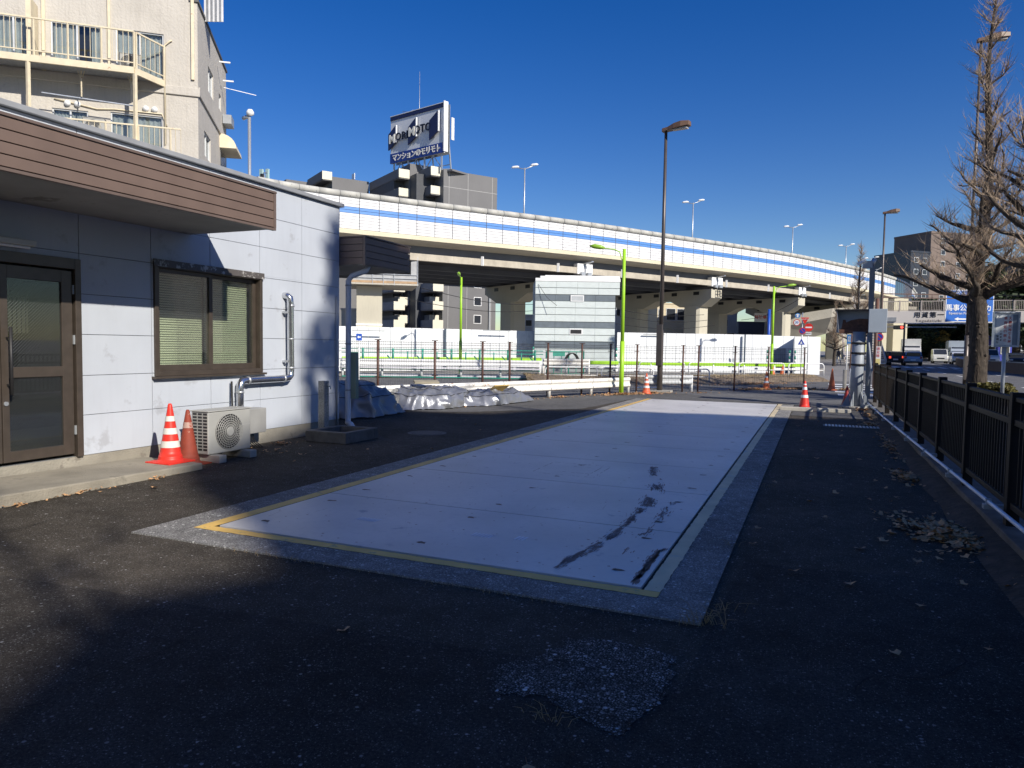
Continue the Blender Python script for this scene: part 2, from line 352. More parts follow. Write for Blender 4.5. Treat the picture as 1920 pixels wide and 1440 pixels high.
plate_m = mat('white_deck_paint', (.585, .565, .54), .42, var=.12, scale=.9, streak=((.42, .41, .42), .35), spots=[((.36, .37, .4), .63, 3.5), ((.05, .04, .04), .765, 26)], bump=.02, bscale=5)
ys = [4.33]+[5.77+1.633*k for k in range(9)]+[20.74]
chip_m = mat('chipped_primer', (.30, .21, .18), .7, var=.3, scale=20)
for a, b in zip(ys[:-1], ys[1:]):
    MB().box(-4.405, -.955, a+.007, b-.007, -.03, .016).build('deck_plate', plate_m, deck, bevel=.002)
# bolt holes with rust halos
hole = MB(); halo = MB()
for a in ys[:-1]:
    for x in (-4.19, -2.7, -1.195):
        for dy in (.28, 1.15):
            y = a+dy; x_ = x+rnd.uniform(-.01, .01)
            hole.sheet([(x_+.015*math.cos(t), y+.015*math.sin(t)) for t in [k*math.pi/5 for k in range(10)]], .0195)
            pts = []
            for k in range(14):
                t = k*2*math.pi/14; r = .02+.01*rnd.random()+(.05*rnd.random() if k in (0, 1, 13) else 0); pts.append((x_+r*math.cos(t), y+r*math.sin(t)))
            halo.sheet(pts, .0178)
halo.build('rust_halo', mat('rust_stain', (.2, .13, .09), .7, var=.3, scale=30), deck)['kind'] = 'stuff'
hole.build('bolt_hole', darkm, deck)['kind'] = 'stuff'
# scraped paint: two swerving tyre scrapes of many short streaks
ch = MB()
def streaks(path, width, n, seed):
    r = random.Random(seed)
    for i in range(n):
        t = r.random()*(len(path)-1); k = int(t); u = t-k; a = Vector((*path[k], 0)); b = Vector((*path[min(k+1, len(path)-1)], 0)); p = a.lerp(b, u); d = (b-a).normalized()
        off_ = r.gauss(0, .38)*width/2*(1+.5*noise.noise(p*3)); pq = p+Vector((-d.y, d.x, 0))*off_
        if noise.noise(Vector((pq.x*7, pq.y*2.6, seed)))+.5*noise.noise(Vector((pq.x*22, pq.y*9, seed))) < -.02+r.gauss(0, .07): continue
        p = pq
        L_ = r.uniform(.01, .075)*r.uniform(.4, 1); W_ = r.uniform(.002, .006)
        e = Vector((d.x, d.y, 0)); q = Vector((-d.y, d.x, 0)); pts = []
        for s_ in range(8):
            tt = s_*math.pi/4; pts.append(p+e*L_*math.cos(tt)*r.uniform(.7, 1.2)+q*W_*math.sin(tt)*r.uniform(.6, 1.3))
        ch.sheet([(v.x, v.y) for v in pts], .0168+.0004*(i % 3))
streaks([(-1.60, 4.47), (-1.45, 5.1), (-1.41, 5.9), (-1.44, 6.5)], .12, 1300, 1)
streaks([(-1.43, 6.6), (-1.47, 7.3), (-1.62, 8.0), (-1.84, 8.85)], .15, 1500, 2)
streaks([(-1.22, 5.0), (-1.21, 6.0), (-1.24, 6.9)], .12, 300, 3)
streaks([(-1.0, 4.40), (-1.0, 5.25)], .1, 1300, 4)
ch.build('scraped_paint', chip_m, deck)['kind'] = 'stuff'
dots = MB()
for i in range(420):
    x, y = rnd.uniform(-4.35, -1), 4.4+16*rnd.random()**1.4; r = rnd.uniform(.003, .011)
    dots.sheet([(x+r*math.cos(t)*rnd.uniform(.6, 1.6), y+r*math.sin(t)*rnd.uniform(.6, 1.3)) for t in [k*math.pi/3 for k in range(6)]], .0174)
for i in range(70):
    x, y = rnd.uniform(-4.3, -1.1), rnd.uniform(4.6, 19); L_ = rnd.uniform(.03, .22); a = rnd.uniform(-.35, .35); 
    dx, dy = math.sin(a)*L_, math.cos(a)*L_; dots.sheet([(x, y), (x+.003, y), (x+dx+.002, y+dy), (x+dx, y+dy)], .0171)
dots.build('paint_specks', chip_m, deck)['kind'] = 'stuff'
hf = MB()
for seg in (((-3.06, 7.8), (-2.3, 7.8)), ((-2.3, 7.8), (-2.31, 8.6)), ((-3.06, 8.62), (-2.3, 8.6)), ((-3.06, 7.8), (-3.07, 8.62)), ((-2.8, 8.0), (-2.4, 8.0)), ((-2.85, 8.42), (-2.5, 8.42)), ((-2.4, 7.9), (-2.4, 8.5))):
    a, b = Vector((*seg[0], 0)), Vector((*seg[1], 0)); n = int((b-a).length/.05)
    for k in range(n):
        if rnd.random() < .35: continue
        p, q = a.lerp(b, k/n), a.lerp(b, (k+.8)/n); w = rnd.uniform(.004, .01); nm = Vector(((b-a).y, -(b-a).x, 0)).normalized()*w
        hf.sheet([(p.x, p.y), (q.x, q.y), (q.x+nm.x, q.y+nm.y), (p.x+nm.x, p.y+nm.y)], .0172)
hf.build('hatch_outline', mat('hatch_rust', (.16, .1, .08), .7, var=.4, scale=30), deck)
wv = MB()
for cx, cy, n in ((-3.55, 4.98, 7), (-2.45, 4.95, 6), (-2.1, 5.0, 3)):
    for k in range(n): wv.sheet([(cx+k*.03, cy), (cx+.018+k*.03, cy), (cx+.028+k*.03, cy+.1), (cx+.01+k*.03, cy+.1)], .0172)
wv.build('tread_mark', mat('pale_tread', (.72, .74, .78), .5), deck)['kind'] = 'stuff'

# manhole, floor drain
t = thing('manhole_cover', 'round iron manhole cover in the shaded asphalt beyond the water basin', 'manhole cover', (-6.05, 10.55, 0))
MB().cyl((-6.05, 10.55, -.02), (-6.05, 10.55, .006), .33, n=32).build('rim', conc_dark, t)
MB().cyl((-6.05, 10.55, -.02), (-6.05, 10.55, .01), .27, n=32).build('lid', mat('cast_iron', (.05, .045, .045), .6, metal=.4, bump=1, bscale=40), t)
t = thing('drain_grate', 'narrow slotted drain grate in the dark asphalt by the black fence', 'drain grate', (.72, 15.6, 0))
gb = MB()
for k in range(18): gb.box(.2+k*.062, .235+k*.062, 15.42, 15.78, .0, .014)
gb.build('slat', galv, t); MB().box(.16, 1.32, 15.38, 15.82, -.02, .005).build('frame', darkm, t)

# ------------------------------------------------------------------ office building
XW = -7.55
off = thing('office_building', 'single-storey pale grey panelled office with a brown boarded canopy', 'building', (XW, 5, 0))
stucco = mat('painted_wall_panel', (.46, .495, .55), .8, var=.05, scale=1.4, bump=.22, bscale=130, spots=[((.38, .40, .44), .60, 2.2), ((.30, .30, .31), .70, 6)], streak=((.36, .385, .44), .16))
backing = mat('panel_joint_backing', (.16, .17, .18), .9)
YE = 10.13
shell = MB()
def wallrect(y0, y1, z0, z1): shell.box(XW-.16, XW-.014, y0, y1, z0, z1)
wallrect(-1.0, 3.72, 0, 3.81); wallrect(3.72, 5.44, 2.385, 3.81); wallrect(3.72, 5.44, 0, .2); wallrect(5.44, 6.4, 0, 3.81); wallrect(6.4, 8.26, 0, 1.06); wallrect(6.4, 8.26, 2.48, 3.81); wallrect(8.26, YE-.01, 0, 3.81)
shell.box(-15, XW-.16, YE-.16, YE-.014, 0, 3.81); shell.box(-15, XW-.16, -1, -.86, 0, 3.81); shell.box(-15.1, -15, -1, YE-.014, 0, 3.81)
shell.build('wall', backing, off)
MB().box(-15, XW-.1, -.9, YE-.15, 3.6, 3.7).build('roof', concrete, off)
MB().box(-15, XW-.17, -.9, YE-.2, .1, .2).build('floor', mat('tan_floor', (.38, .34, .24), .6, var=.1, scale=8), off)
MB().box(-15, XW-.17, -.9, YE-.2, 2.75, 2.8).build('ceiling', mat('ceiling', (.5, .5, .48), .8), off)
MB().box(-10.6, -10.5, -.9, YE-.2, .2, 2.75).build('partition', mat('inner_wall', (.10, .11, .12), .8), off)
ycols = [5.44-.932*k for k in range(7, 0, -1)]+[5.44, 6.37, 7.30, 8.232, 9.163, YE]
zrows = [.2, .655, 1.10, 1.56, 2.01, 2.455, 2.9, 3.35, 3.81]
holes = [(6.4, 8.26, 1.06, 2.48), (3.72, 5.44, .0, 2.385)]
proto = {}
for y0, y1 in zip(ycols[:-1], ycols[1:]):
    for z0, z1 in zip(zrows[:-1], zrows[1:]):
        rects = [(y0+.004, y1-.004, z0+.003, z1-.003)]
        for hy0, hy1, hz0, hz1 in holes:
            nr = []
            for a, b, c, d in rects:
                if b <= hy0 or a >= hy1 or d <= hz0 or c >= hz1: nr.append((a, b, c, d)); continue
                if c < hz0-.02: nr.append((a, b, c, hz0))
                if d > hz1+.02: nr.append((a, b, hz1, d))
                if a < hy0-.02: nr.append((a, hy0, max(c, hz0), min(d, hz1)))
                if b > hy1+.02: nr.append((hy1, b, max(c, hz0), min(d, hz1)))
            rects = nr
        for a, b, c, d in rects:
            MB().box(XW-.014, XW+rnd.uniform(-.0008, .0008), a, b, c, d).build('wall_panel', stucco, off, bevel=.0025)
for x0, x1 in [(-7.55-.93*(k+1), -7.55-.93*k) for k in range(8)]:
    for z0, z1 in zip(zrows[:-1], zrows[1:]): MB().box(x0+.004, x1-.004, YE-.014, YE, z0+.003, z1-.003).build('wall_panel', stucco, off)
MB().box(-15, XW-.006, -1, YE-.006, -.1, .198).build('plinth', mat('plinth_concrete', (.28, .26, .215), .85, var=.2, scale=3, bump=.4, bscale=50, spots=[((.2, .18, .15), .6, 4)]), off)
MB().box(XW-.27, XW+.06, -1, YE+.06, 3.815, 3.875).box(-15.1, XW-.27, YE-.27, YE+.06, 3.815, 3.875).build('coping_cap', mat('cap_metal', (.34, .35, .36), .5, metal=.3), off, bevel=.006)
# canopy
cn = MB().box(XW+.002, -6.20, -1, 6.97, 2.885, 3.30).build('canopy', mat('canopy_soffit', (.24, .235, .225), .8, var=.12, scale=2, spots=[((.15, .14, .13), .6, 2)]), off)
for k in range(4):
    z0 = 2.905+k*.102
    MB().box(-6.195, -6.163, -1, 6.965, z0+.005, z0+.098).build('fascia_board', plank_m, cn, bevel=.003)
MB().box(-6.21, -6.158, -1, 7.0, 2.872, 2.9).box(-6.23, -6.15, -1, 7.005, 3.318, 3.345).build('fascia_trim', mat('brown_trim', (.13, .095, .08), .45), cn, bevel=.003)
MB().box(-6.21, -6.157, 6.96, 7.0, 2.902, 3.316).build('corner_trim', MATS['brown_trim'], cn)
for k in range(4): MB().box(XW+.01, -6.215, 6.972, 6.996, 2.91+k*.102, 3.003+k*.102).build('end_board', plank_m, cn)
# rear canopy at the corner
cn = MB().box(-13, -7.06, YE+.03, 11.55, 2.83, 3.28).build('rear_canopy', MATS['canopy_soffit'], off)
for k in range(4):
    z0 = 2.84+k*.113
    MB().box(-7.055, -7.035, YE+.03, 11.58, z0+.005, z0+.108).build('fascia_board', plank_m, cn, bevel=.003)
    MB().box(-7.56, -7.08, YE+.004, YE+.028, z0+.005, z0+.108).build('end_board', plank_m, cn, bevel=.003)
MB().box(-7.6, -7.02, YE, 11.6, 3.295, 3.32).box(-7.075, -7.025, YE+.0, YE+.04, 2.82, 3.293).build('fascia_trim', MATS['brown_trim'], cn, bevel=.003)
# window
W = MB().box(XW-.12, XW+.03, 6.4, 6.455, 1.06, 2.48).box(XW-.12, XW+.03, 8.205, 8.26, 1.06, 2.48).box(XW-.12, XW+.03, 6.455, 8.205, 2.41, 2.48).box(XW-.12, XW+.03, 6.455, 8.205, 1.06, 1.12).build('window', brown_metal, off, bevel=.004)
MB().box(XW-.1, XW+.07, 6.36, 8.3, 1.03, 1.058).build('sill', brown_metal, W, bevel=.004)
MB().box(XW+.03, XW+.045, 6.38, 8.28, 2.425, 2.51).build('head_flashing', mat('peeling_flashing', (.09, .08, .075), .6, spots=[((.4, .39, .37), .55, 12)]), W)
for a, b, xx in ((6.455, 7.36, XW-.03), (7.30, 8.205, XW-.065)):
    s_ = MB().box(xx-.025, xx+.01, a, a+.05, 1.12, 2.41).box(xx-.025, xx+.01, b-.06, b, 1.12, 2.41).box(xx-.025, xx+.01, a+.05, b-.06, 2.36, 2.41).box(xx-.025, xx+.01, a+.05, b-.06, 1.12, 1.2).build('sash', brown_metal, W, bevel=.003)
    MB().box(xx-.012, xx-.007, a+.05, b-.06, 1.2, 2.36).build('pane', glass('window_glass', (.9, .92, .9), .45, (14, (R(45), 0, 0), .12)), s_)
bl = MB(); 
for k in range(41):
    z = 1.17+k*.031
    for a, b in ((6.47, 7.30), (7.34, 8.13)): bl.add([(XW-.150, a, z-.0125), (XW-.150, b, z-.0125), (XW-.168, b, z+.0125), (XW-.168, a, z+.0125)], [(0, 1, 2, 3)])
bl.build('blind', mat('green_blind', (.64, .69, .5), .6, var=.03), W, fix=False)
# door
D_ = MB().box(XW-.1, XW+.03, 5.37, 5.44, .2, 2.385).box(XW-.1, XW+.03, 3.72, 5.37, 2.27, 2.385).box(XW-.1, XW+.03, 3.72, 3.79, .2, 2.27).build('door_frame', brown_metal, off, bevel=.004)
for a, b in ((4.60, 5.355), (3.80, 4.59)):
    lf = MB().box(XW-.05, XW-.005, a, a+.07, .235, 2.25).box(XW-.05, XW-.005, b-.12, b, .235, 2.25).box(XW-.05, XW-.005, a+.07, b-.12, 2.12, 2.25).box(XW-.05, XW-.005, a+.07, b-.12, 1.10, 1.21).box(XW-.05, XW-.005, a+.07, b-.12, .235, .345).build('door_leaf', brown_metal, D_, bevel=.003)
    MB().box(XW-.03, XW-.024, a+.07, b-.12, .345, 1.10).box(XW-.03, XW-.024, a+.07, b-.12, 1.21, 2.12).build('door_glass', glass('door_glass', (.5, .52, .52), .6, (13, (R(45), 0, 0), .3)), D_)
MB().tube([(XW+.06, 4.655, .93), (XW+.06, 4.655, 1.62)], .016, 8).box(XW-.01, XW+.06, 4.645, 4.665, 1.5, 1.52).box(XW-.01, XW+.06, 4.645, 4.665, 1.02, 1.04).build('door_handle', darkm, D_)
MB().cyl((XW-.006, 4.63, .84), (XW+.012, 4.63, .84), .022, n=16).build('lock', galv, D_)
for z in (.5, 1.5, 2.05): MB().box(XW-.004, XW+.012, 5.352, 5.372, z-.05, z+.05).build('hinge', greym, D_)
# striped panel added inside the door, standing in for the bright far window
tag(MB().box(-7.70, -7.69, 4.68, 4.96, 1.56, 1.95).build('far_window_stand_in', mat('stand_in_beige', (.55, .53, .4), .7)), 'beige striped blind panel added behind the left door glass for the bright far window', 'blind')
bb = MB()
for k in range(6): bb.box(-7.688, -7.685, 4.70+k*.045, 4.712+k*.045, 1.56, 1.95)
o_ = bb.build('stripe', darkm, bpy.data.objects['far_window_stand_in'])
# wall lamp
t = thing('wall_lamp', 'grey fluorescent lamp housing under the canopy above the door', 'lamp', (XW, 4.3, 2.45))
MB().box(XW+.002, XW+.12, 3.7, 4.9, 2.45, 2.51).build('housing', mat('lamp_housing', (.5, .5, .48), .5), t, bevel=.01)
MB().cyl((XW+.08, 3.75, 2.435), (XW+.08, 4.85, 2.435), .014).build('tube', white, t)
# concrete step
sp = MB(); P0 = [(-7.54, -1, .19), (-6.62, -1, .19), (-6.60, 6.25, .075), (-7.54, 6.25, .08)]
sp.add([(x, y, -.1) for x, y, z in P0]+P0, [(3, 2, 1, 0), (4, 5, 6, 7), (0, 1, 5, 4), (1, 2, 6, 5), (2, 3, 7, 6), (3, 0, 4, 7)])
tag(sp.build('doorstep', mat('step_concrete', (.27, .245, .195), .85, var=.18, scale=3, bump=.5, bscale=60, spots=[((.22, .2, .16), .6, 3)]), bevel=.015), 'long low concrete step below the glass door', 'step')

# downpipe
t = thing('downpipe', 'white plastic rain downpipe on the office corner under the rear canopy', 'pipe', (-7.42, 10.25, 0))
pvc = mat('grey_pvc', (.5, .53, .58), .4, var=.05)
MB().tube([(-7.15, 10.4, 2.84), (-7.17, 10.38, 2.76), (-7.4, 10.27, 2.66), (-7.45, 10.25, 2.58), (-7.45, 10.25, .22), (-7.42, 10.2, .14), (-7.3, 10.12, .12), (-7.22, 10.08, .06)], .048, 14).build('pipe', pvc, t)
for z in (2.5, 1.5, .7): MB().cyl((-7.45, 10.25, z-.012), (-7.45, 10.25, z+.012), .056, n=14).build('collar', greym, t)
tag(MB().box(-7.42, -7.3, 10.26, 10.34, .55, 1.35).build('green_post', mat('faded_green', (.2, .26, .2), .6)), 'faded green guard board strapped behind the white downpipe', 'board')
t = thing('grey_conduit', 'thin grey conduit running up the office corner', 'conduit', (-7.53, 10.0, 0))
MB().tube([(-7.52, 10.02, .1), (-7.52, 10.02, 2.3)], .014, 8).build('pipe', greym, t)

# silver duct
chrome = mat('silver_cladding', (.62, .63, .65), .2, metal=.95, var=.06, scale=10)
t = thing('insulated_duct', 'shiny silver insulated duct stepping down the pale office wall', 'duct', (-7.47, 8.3, .5))
x = XW+.085
MB().tube([(XW-.05, 8.74, 2.22), (x-.03, 8.76, 2.22), (x, 8.78, 2.19), (x, 8.79, 2.12), (x, 8.80, 1.08), (x, 8.795, 1.0), (x, 8.75, .965), (x, 8.66, .955), (x, 7.86, .955), (x, 7.78, .945), (x, 7.745, .9), (x, 7.74, .82), (x, 7.74, .1)], .052, 14).build('cladding', chrome, t)
for p, q in (((x, 8.80, 2.05), (x, 8.80, 2.09)), ((x, 8.80, 1.1), (x, 8.80, 1.13)), ((x, 8.62, .955), (x, 8.65, .955)), ((x, 7.88, .955), (x, 7.91, .955)), ((x, 7.74, .78), (x, 7.74, .81)), ((x, 8.8, 1.55), (x, 8.8, 1.57))):
    MB().cyl(p, q, .058, n=14).build('band', galv, t)
for z in (1.95, 1.2): MB().box(XW, x, 8.70, 8.74, z, z+.03).build('bracket', galv, t)
tag(MB().tube([(-7.5, 7.62, .95), (-7.47, 7.6, .6), (-7.42, 7.56, .2)], .014, 6).build('drain_hose', black), 'thin black hose hanging beside the silver duct', 'hose')

# air conditioner
acw = mat('ac_casing', (.36, .36, .34), .45, var=.05)
def make_ac(name, label, loc, rz, w=.78, d=.3, h=.55, group=None):
    t = thing(name, label, 'air conditioner', loc, rz, group)   # local: front faces +x, width along y
    mb = lambda: MB()
    b = mb().box(-d, 0, -w/2, w/2, 0, h).build('casing', acw, t, bevel=.015, world=False)
    cy = .0-.02
    mb().cyl((-.02, cy, h*.5), (.001, cy, h*.5), h*.42, n=32).build('fan_recess', darkm, t, world=False)
    g = MB()
    for k in range(8):
        r = h*.42*(k+1)/8
        pts = [(.012+.012*(1-(r/(h*.42))**2), cy+r*math.cos(a), h*.5+r*math.sin(a)) for a in [i*2*math.pi/28 for i in range(29)]]
        g.tube(pts, .004, 4, cap=False)
    for k in range(30):
        a = k*2*math.pi/30; pts = [(.014+.012*(1-s**2), cy+h*.42*s*math.cos(a+s*.5), h*.5+h*.42*s*math.sin(a+s*.5)) for s in (.2, .45, .7, 1)]
        g.tube(pts, .0028, 3, cap=False)
    g.build('fan_grille', acw, t, world=False)
    mb().cyl((.01, cy, h*.5), (.03, cy, h*.5), .055, n=20).build('fan_hub', acw, t, world=False)
    s_ = MB()
    for r in range(12):
        for c in range(3): s_.box(-d+.03+c*.085, -d+.095+c*.085, -w/2-.002, -w/2+.004, .05+r*.04, .075+r*.04)
    s_.build('side_slot', darkm, t, world=False)
    mb().box(-.01, .003, w/2-.2, w/2-.015, h*.1, h*.62).build('service_panel', acw, t, world=False, bevel=.004)
    mb().box(-d-.01, .01, -w/2-.01, w/2+.01, h, h+.015).build('top_panel', acw, t, world=False, bevel=.005)
    return t
ac = make_ac('air_conditioner', 'grey-white outdoor air conditioning unit on concrete blocks beside the cones', (-6.86, 6.94, .1), 0, w=.72, d=.28, h=.53)
fb = []
for y in (6.68, 7.2):
    o_ = MB().box(-7.2, -6.72, y-.06, y+.06, .001, .095).build('concrete_block', concrete, bevel=.008)
    tag(o_, 'left concrete block under the outdoor air conditioner' if y < 7 else 'right concrete block under the outdoor air conditioner', 'block', 'blocks under the air conditioner')
tag(MB().box(-7.54, -7.30, 7.72, 8.08, .21, .56).build('meter_box', mat('box_grey', (.3, .3, .29), .5), bevel=.006), 'plain grey metal box between air conditioner and wall', 'box')
hz = MB()
for k in range(5): hz.tube([(-7.4, 7.75+.04*k, .21), (-7.38, 7.76+.04*k, .1), (-7.3+.02*k, 7.8+.03*k, .01)], .008, 5)
tag(hz.build('loose_cables', black), 'bundle of loose dark cables under the grey metal box', 'cable')

# water basin and standpipe
t = thing('water_basin', 'low dark concrete water basin at the office corner', 'basin', (-6.9, 9.1, 0))
bs = MB().box(-7.15, -6.4, 8.75, 8.85, 0, .17).box(-7.15, -6.4, 9.5, 9.6, 0, .17).box(-7.15, -7.05, 8.85, 9.5, 0, .17).box(-6.5, -6.4, 8.85, 9.5, 0, .17)
bs.build('rim', conc_dark, t, bevel=.01); MB().box(-7.05, -6.5, 8.85, 9.5, 0, .05).build('floor', conc_dark, t)
t = thing('standpipe', 'square speckled stone standpipe with a small tap, beside the basin', 'standpipe', (-7.25, 9.32, 0))
MB().box(-7.31, -7.19, 9.26, 9.38, .0, .9).build('post', asphalt('terrazzo', (.3, .3, .29), (.03, .03, .03), .35, 90, rough=.5), t, bevel=.006)
MB().cyl((-7.19, 9.32, .82), (-7.12, 9.32, .82), .012).cyl((-7.12, 9.32, .82), (-7.11, 9.32, .77), .012, .009).box(-7.15, -7.12, 9.29, 9.35, .845, .855).build('tap', galv, t)

# ------------------------------------------------------------------ traffic cones
def cone_mesh(h=.7, base=.36):
    body = [(.118, .035), (.115, .06), (.1, .075), (.098, .09), (.024, h-.02), (.018, h), (.0, h+.002)]
    return body
def make_cone(name, label, loc, bands, m, h=.7, tilt=0, bandm=None, base=.38, rz=0):
    t = thing(name, label, 'traffic cone', loc, rz)
    bm_ = MB().box(-base/2, base/2, -base/2, base/2, 0, .018).lathe([(.16, .018), (.15, .03), (.135, .04), (.13, .07)], n=24)
    bm_.build('base', m, t, world=False, bevel=.004)
    MB().lathe([(.13, .07), (.125, .085)]+[(.12-(.12-.024)*(z-.085)/(h-.105), z) for z in [.085+(h-.105)*k/12 for k in range(13)]]+[(.016, h), (0, h+.001)], n=28).build('body', m, t, world=False)
    for z0, z1 in bands:
        r = lambda z: .12-(.12-.024)*(z-.085)/(h-.105)+.0022
        MB().lathe([(r(z0), z0), (r(z1), z1)], n=28).build('band', bandm or white, t, world=False)
    return t
conered = mat('cone_red', (.72, .035, .02), .45, var=.06, spots=[((.35, .04, .03), .68, 8)])
coneold = mat('cone_weathered', (.24, .04, .02), .7, var=.25, scale=6, spots=[((.45, .3, .22), .66, 14)])
coneorg = mat('cone_faded', (.68, .17, .06), .65, var=.12)
tape = mat('white_tape', (.7, .68, .62), .5, var=.1, scale=8, spots=[((.5, .2, .15), .67, 12)])
make_cone('traffic_cone', 'red cone with three white tape bands on the step by the office wall', (-6.95, 6.1, .08), [(.18, .255), (.335, .405), (.485, .545)], conered, .69, bandm=tape)
make_cone('traffic_cone', 'old dull red cone squeezed between the striped cone and air conditioner', (-7.02, 6.42, .0), [(.45, .52)], coneold, .67, bandm=mat('torn_tape', (.45, .3, .25), .6, spots=[((.33, .06, .03), .5, 18)]))
make_cone('traffic_cone', 'red and white ringed cone leaning on its black base at the deck corner', (-.25, 19.4, .01), [(.30, .37), (.50, .57), (.62, .65)], conered, .72)
c_ = [c for c in bpy.data.objects if c.name.startswith('base')][-1]; c_.data.materials[0] = black
make_cone('traffic_cone', 'orange and white striped cone on fallen leaves beside the tall brown pole', (-5.1, 23.2, 0), [(.2, .27), (.36, .43), (.5, .56)], mat('cone_orange', (.65, .12, .05), .5), .68)
make_cone('traffic_cone', 'orange cone with worn white stripes among leaves near the middle of the far kerb', (-1.72, 28.5, 0), [(.25, .33), (.45, .52)], coneorg, .68)
make_cone('traffic_cone', 'plain faded orange cone without stripes nearest the grey stone bollard', (.56, 29.7, 0), [], coneorg, .82)
make_cone('traffic_cone', 'small dark red cone tucked behind the grey machine post', (.78, 21.2, 0), [], mat('cone_dark', (.3, .02, .02), .5), .55)
for px, k in ((1448, 0), (1467, 1)):
    p = survey(px, 703, 37); make_cone('traffic_cone', ('left' if k == 0 else 'right')+' one of two orange cones behind the lime rail near the lime lamp post', (p.x, p.y, .2), [], coneorg, .5)
bm2 = MB().box(-.75, 1.5, 19.5, 19.75, 0, .05)
for x0, lab in ((-.8, 'left pale concrete kerb stone lying at the end of the deck'), (.05, 'right pale concrete kerb stone lying near the machine post')):
    tag(MB().box(x0, x0+.75, 18.9, 19.1, .001, .09).build('kerb_stone', conc_light, bevel=.01), lab, 'kerb stone', 'kerb stones by the deck end')

# ------------------------------------------------------------------ tarpaulins
def tarp(name, label, pts, h, m, seed, cat='tarpaulin'):
    "pts: footprint ring; pile cloth draped with folds"
    n = len(pts); c = sum((Vector((*p, 0)) for p in pts), Vector())/n; NR, NA = 44, 150; mb = MB()
    for i in range(NR+1):
        t = i/NR
        for k in range(NA):
            a = k/NA*n; j = int(a) % n; u = a-int(a); u = u*u*(3-2*u)
            rim = Vector((*pts[j], 0)).lerp(Vector((*pts[(j+1) % n], 0)), u)
            p = c.lerp(rim, t); prof = (1-t**3.2)**.75
            z0 = h*prof; q = Vector(((p.x*.8+p.y*.6)*1.9, (p.y*.8-p.x*.6)*1.1, seed+z0*1.5))
            ridge = lambda v: 1-abs(noise.noise(v))*2.2
            wv_ = Vector((noise.noise(q*2), noise.noise(q*2+Vector((9, 0, 0))), noise.noise(q*2+Vector((0, 9, 0)))))*.35
            r1 = ridge(q*1.1+wv_); r2 = ridge(q*2.4+wv_+Vector((3, 1, 0))); r3 = ridge(q*5+wv_)
            e_ = min(1, (1-t)*5+.12)
            z = z0*(.86+.25*noise.noise(q*.8))+(.055*r1+.05*r2+.03*r3)*e_
            w = (p-c).normalized()*(.09*r1+.06*r2)*t
            mb.v.append(Vector((p.x+w.x, p.y+w.y, max(.008, z if t < 1 else .012+.02*abs(r3)))))
    for i in range(NR):
        for k in range(NA): mb.f.append([i*NA+k, i*NA+(k+1) % NA, (i+1)*NA+(k+1) % NA, (i+1)*NA+k]); mb.sm.append(True)
    o_ = tag(mb.build(name, m), label, cat, 'tarpaulin-covered piles by the fence')
    for f_ in (.84, .55):
        i_ = int(NR*f_); rg_ = [mb.v[i_*NA+k]*1 for k in range(NA)]; rg_ = [(rg_[k-1]+rg_[k]+rg_[(k+1) % NA])/3+Vector((0, 0, .012)) for k in range(0, NA, 2)]
        MB().tube(rg_+[rg_[0]], .007, 5, cap=False).build('rope', black, o_)
    return o_
silver = mat('silver_tarp', (.33, .34, .36), .36, metal=.6, var=.12, scale=2, bump=.9, bscale=7)
darktarp = mat('dark_tarp', (.27, .26, .26), .4, metal=.3, var=.2, scale=2, bump=.5, bscale=9)
tarp('tarpaulin', 'dark blue-grey tarpaulin over a pile, nearest the office corner', [(-8.9, 11.4), (-8.25, 12.2), (-8.35, 13.4), (-9.6, 14.1), (-10.6, 13), (-10.4, 11.4)], .7, darktarp, 1)
tarp('tarpaulin', 'bright crumpled silver tarpaulin over the middle pile, grey board on top', [(-8.55, 13.9), (-7.85, 14.7), (-7.9, 16.1), (-8.8, 16.9), (-9.7, 16), (-9.7, 14.4)], .5, silver, 5)
tarp('tarpaulin', 'low silver tarpaulin tapering towards the guard rail, yellow board on top', [(-7.9, 15.4), (-7.3, 16.3), (-7.15, 18.1), (-7.8, 18.4), (-8.7, 17.6), (-8.8, 16)], .34, silver, 9)
tag(MB().box(-.3, .3, -.12, .12, 0, .05, T=Matrix.Translation((-8.75, 15.2, .57)) @ Matrix.Rotation(.7, 4, 'Z') @ Matrix.Rotation(.15, 4, 'X')).build('board', mat('grey_wood', (.3, .27, .2), .8, var=.2), bevel=.004), 'weathered grey board weighing down the middle silver tarpaulin', 'board')
t = thing('slatted_board', 'small yellow slatted board lying on the low silver tarpaulin', 'board', (-7.6, 16.6, .36))
for k in range(7):
    MB().box(-.033, .033, -.15, .15, 0, .025, T=Matrix.Translation((-7.5, 16.75, .40)) @ Matrix.Rotation(1.2, 4, 'Z') @ Matrix.Rotation(-.55, 4, 'X') @ Matrix.Translation((-.24+k*.078, 0, 0))).build('slat', mat('yellow_wood', (.55, .38, .12), .7, var=.15), t)

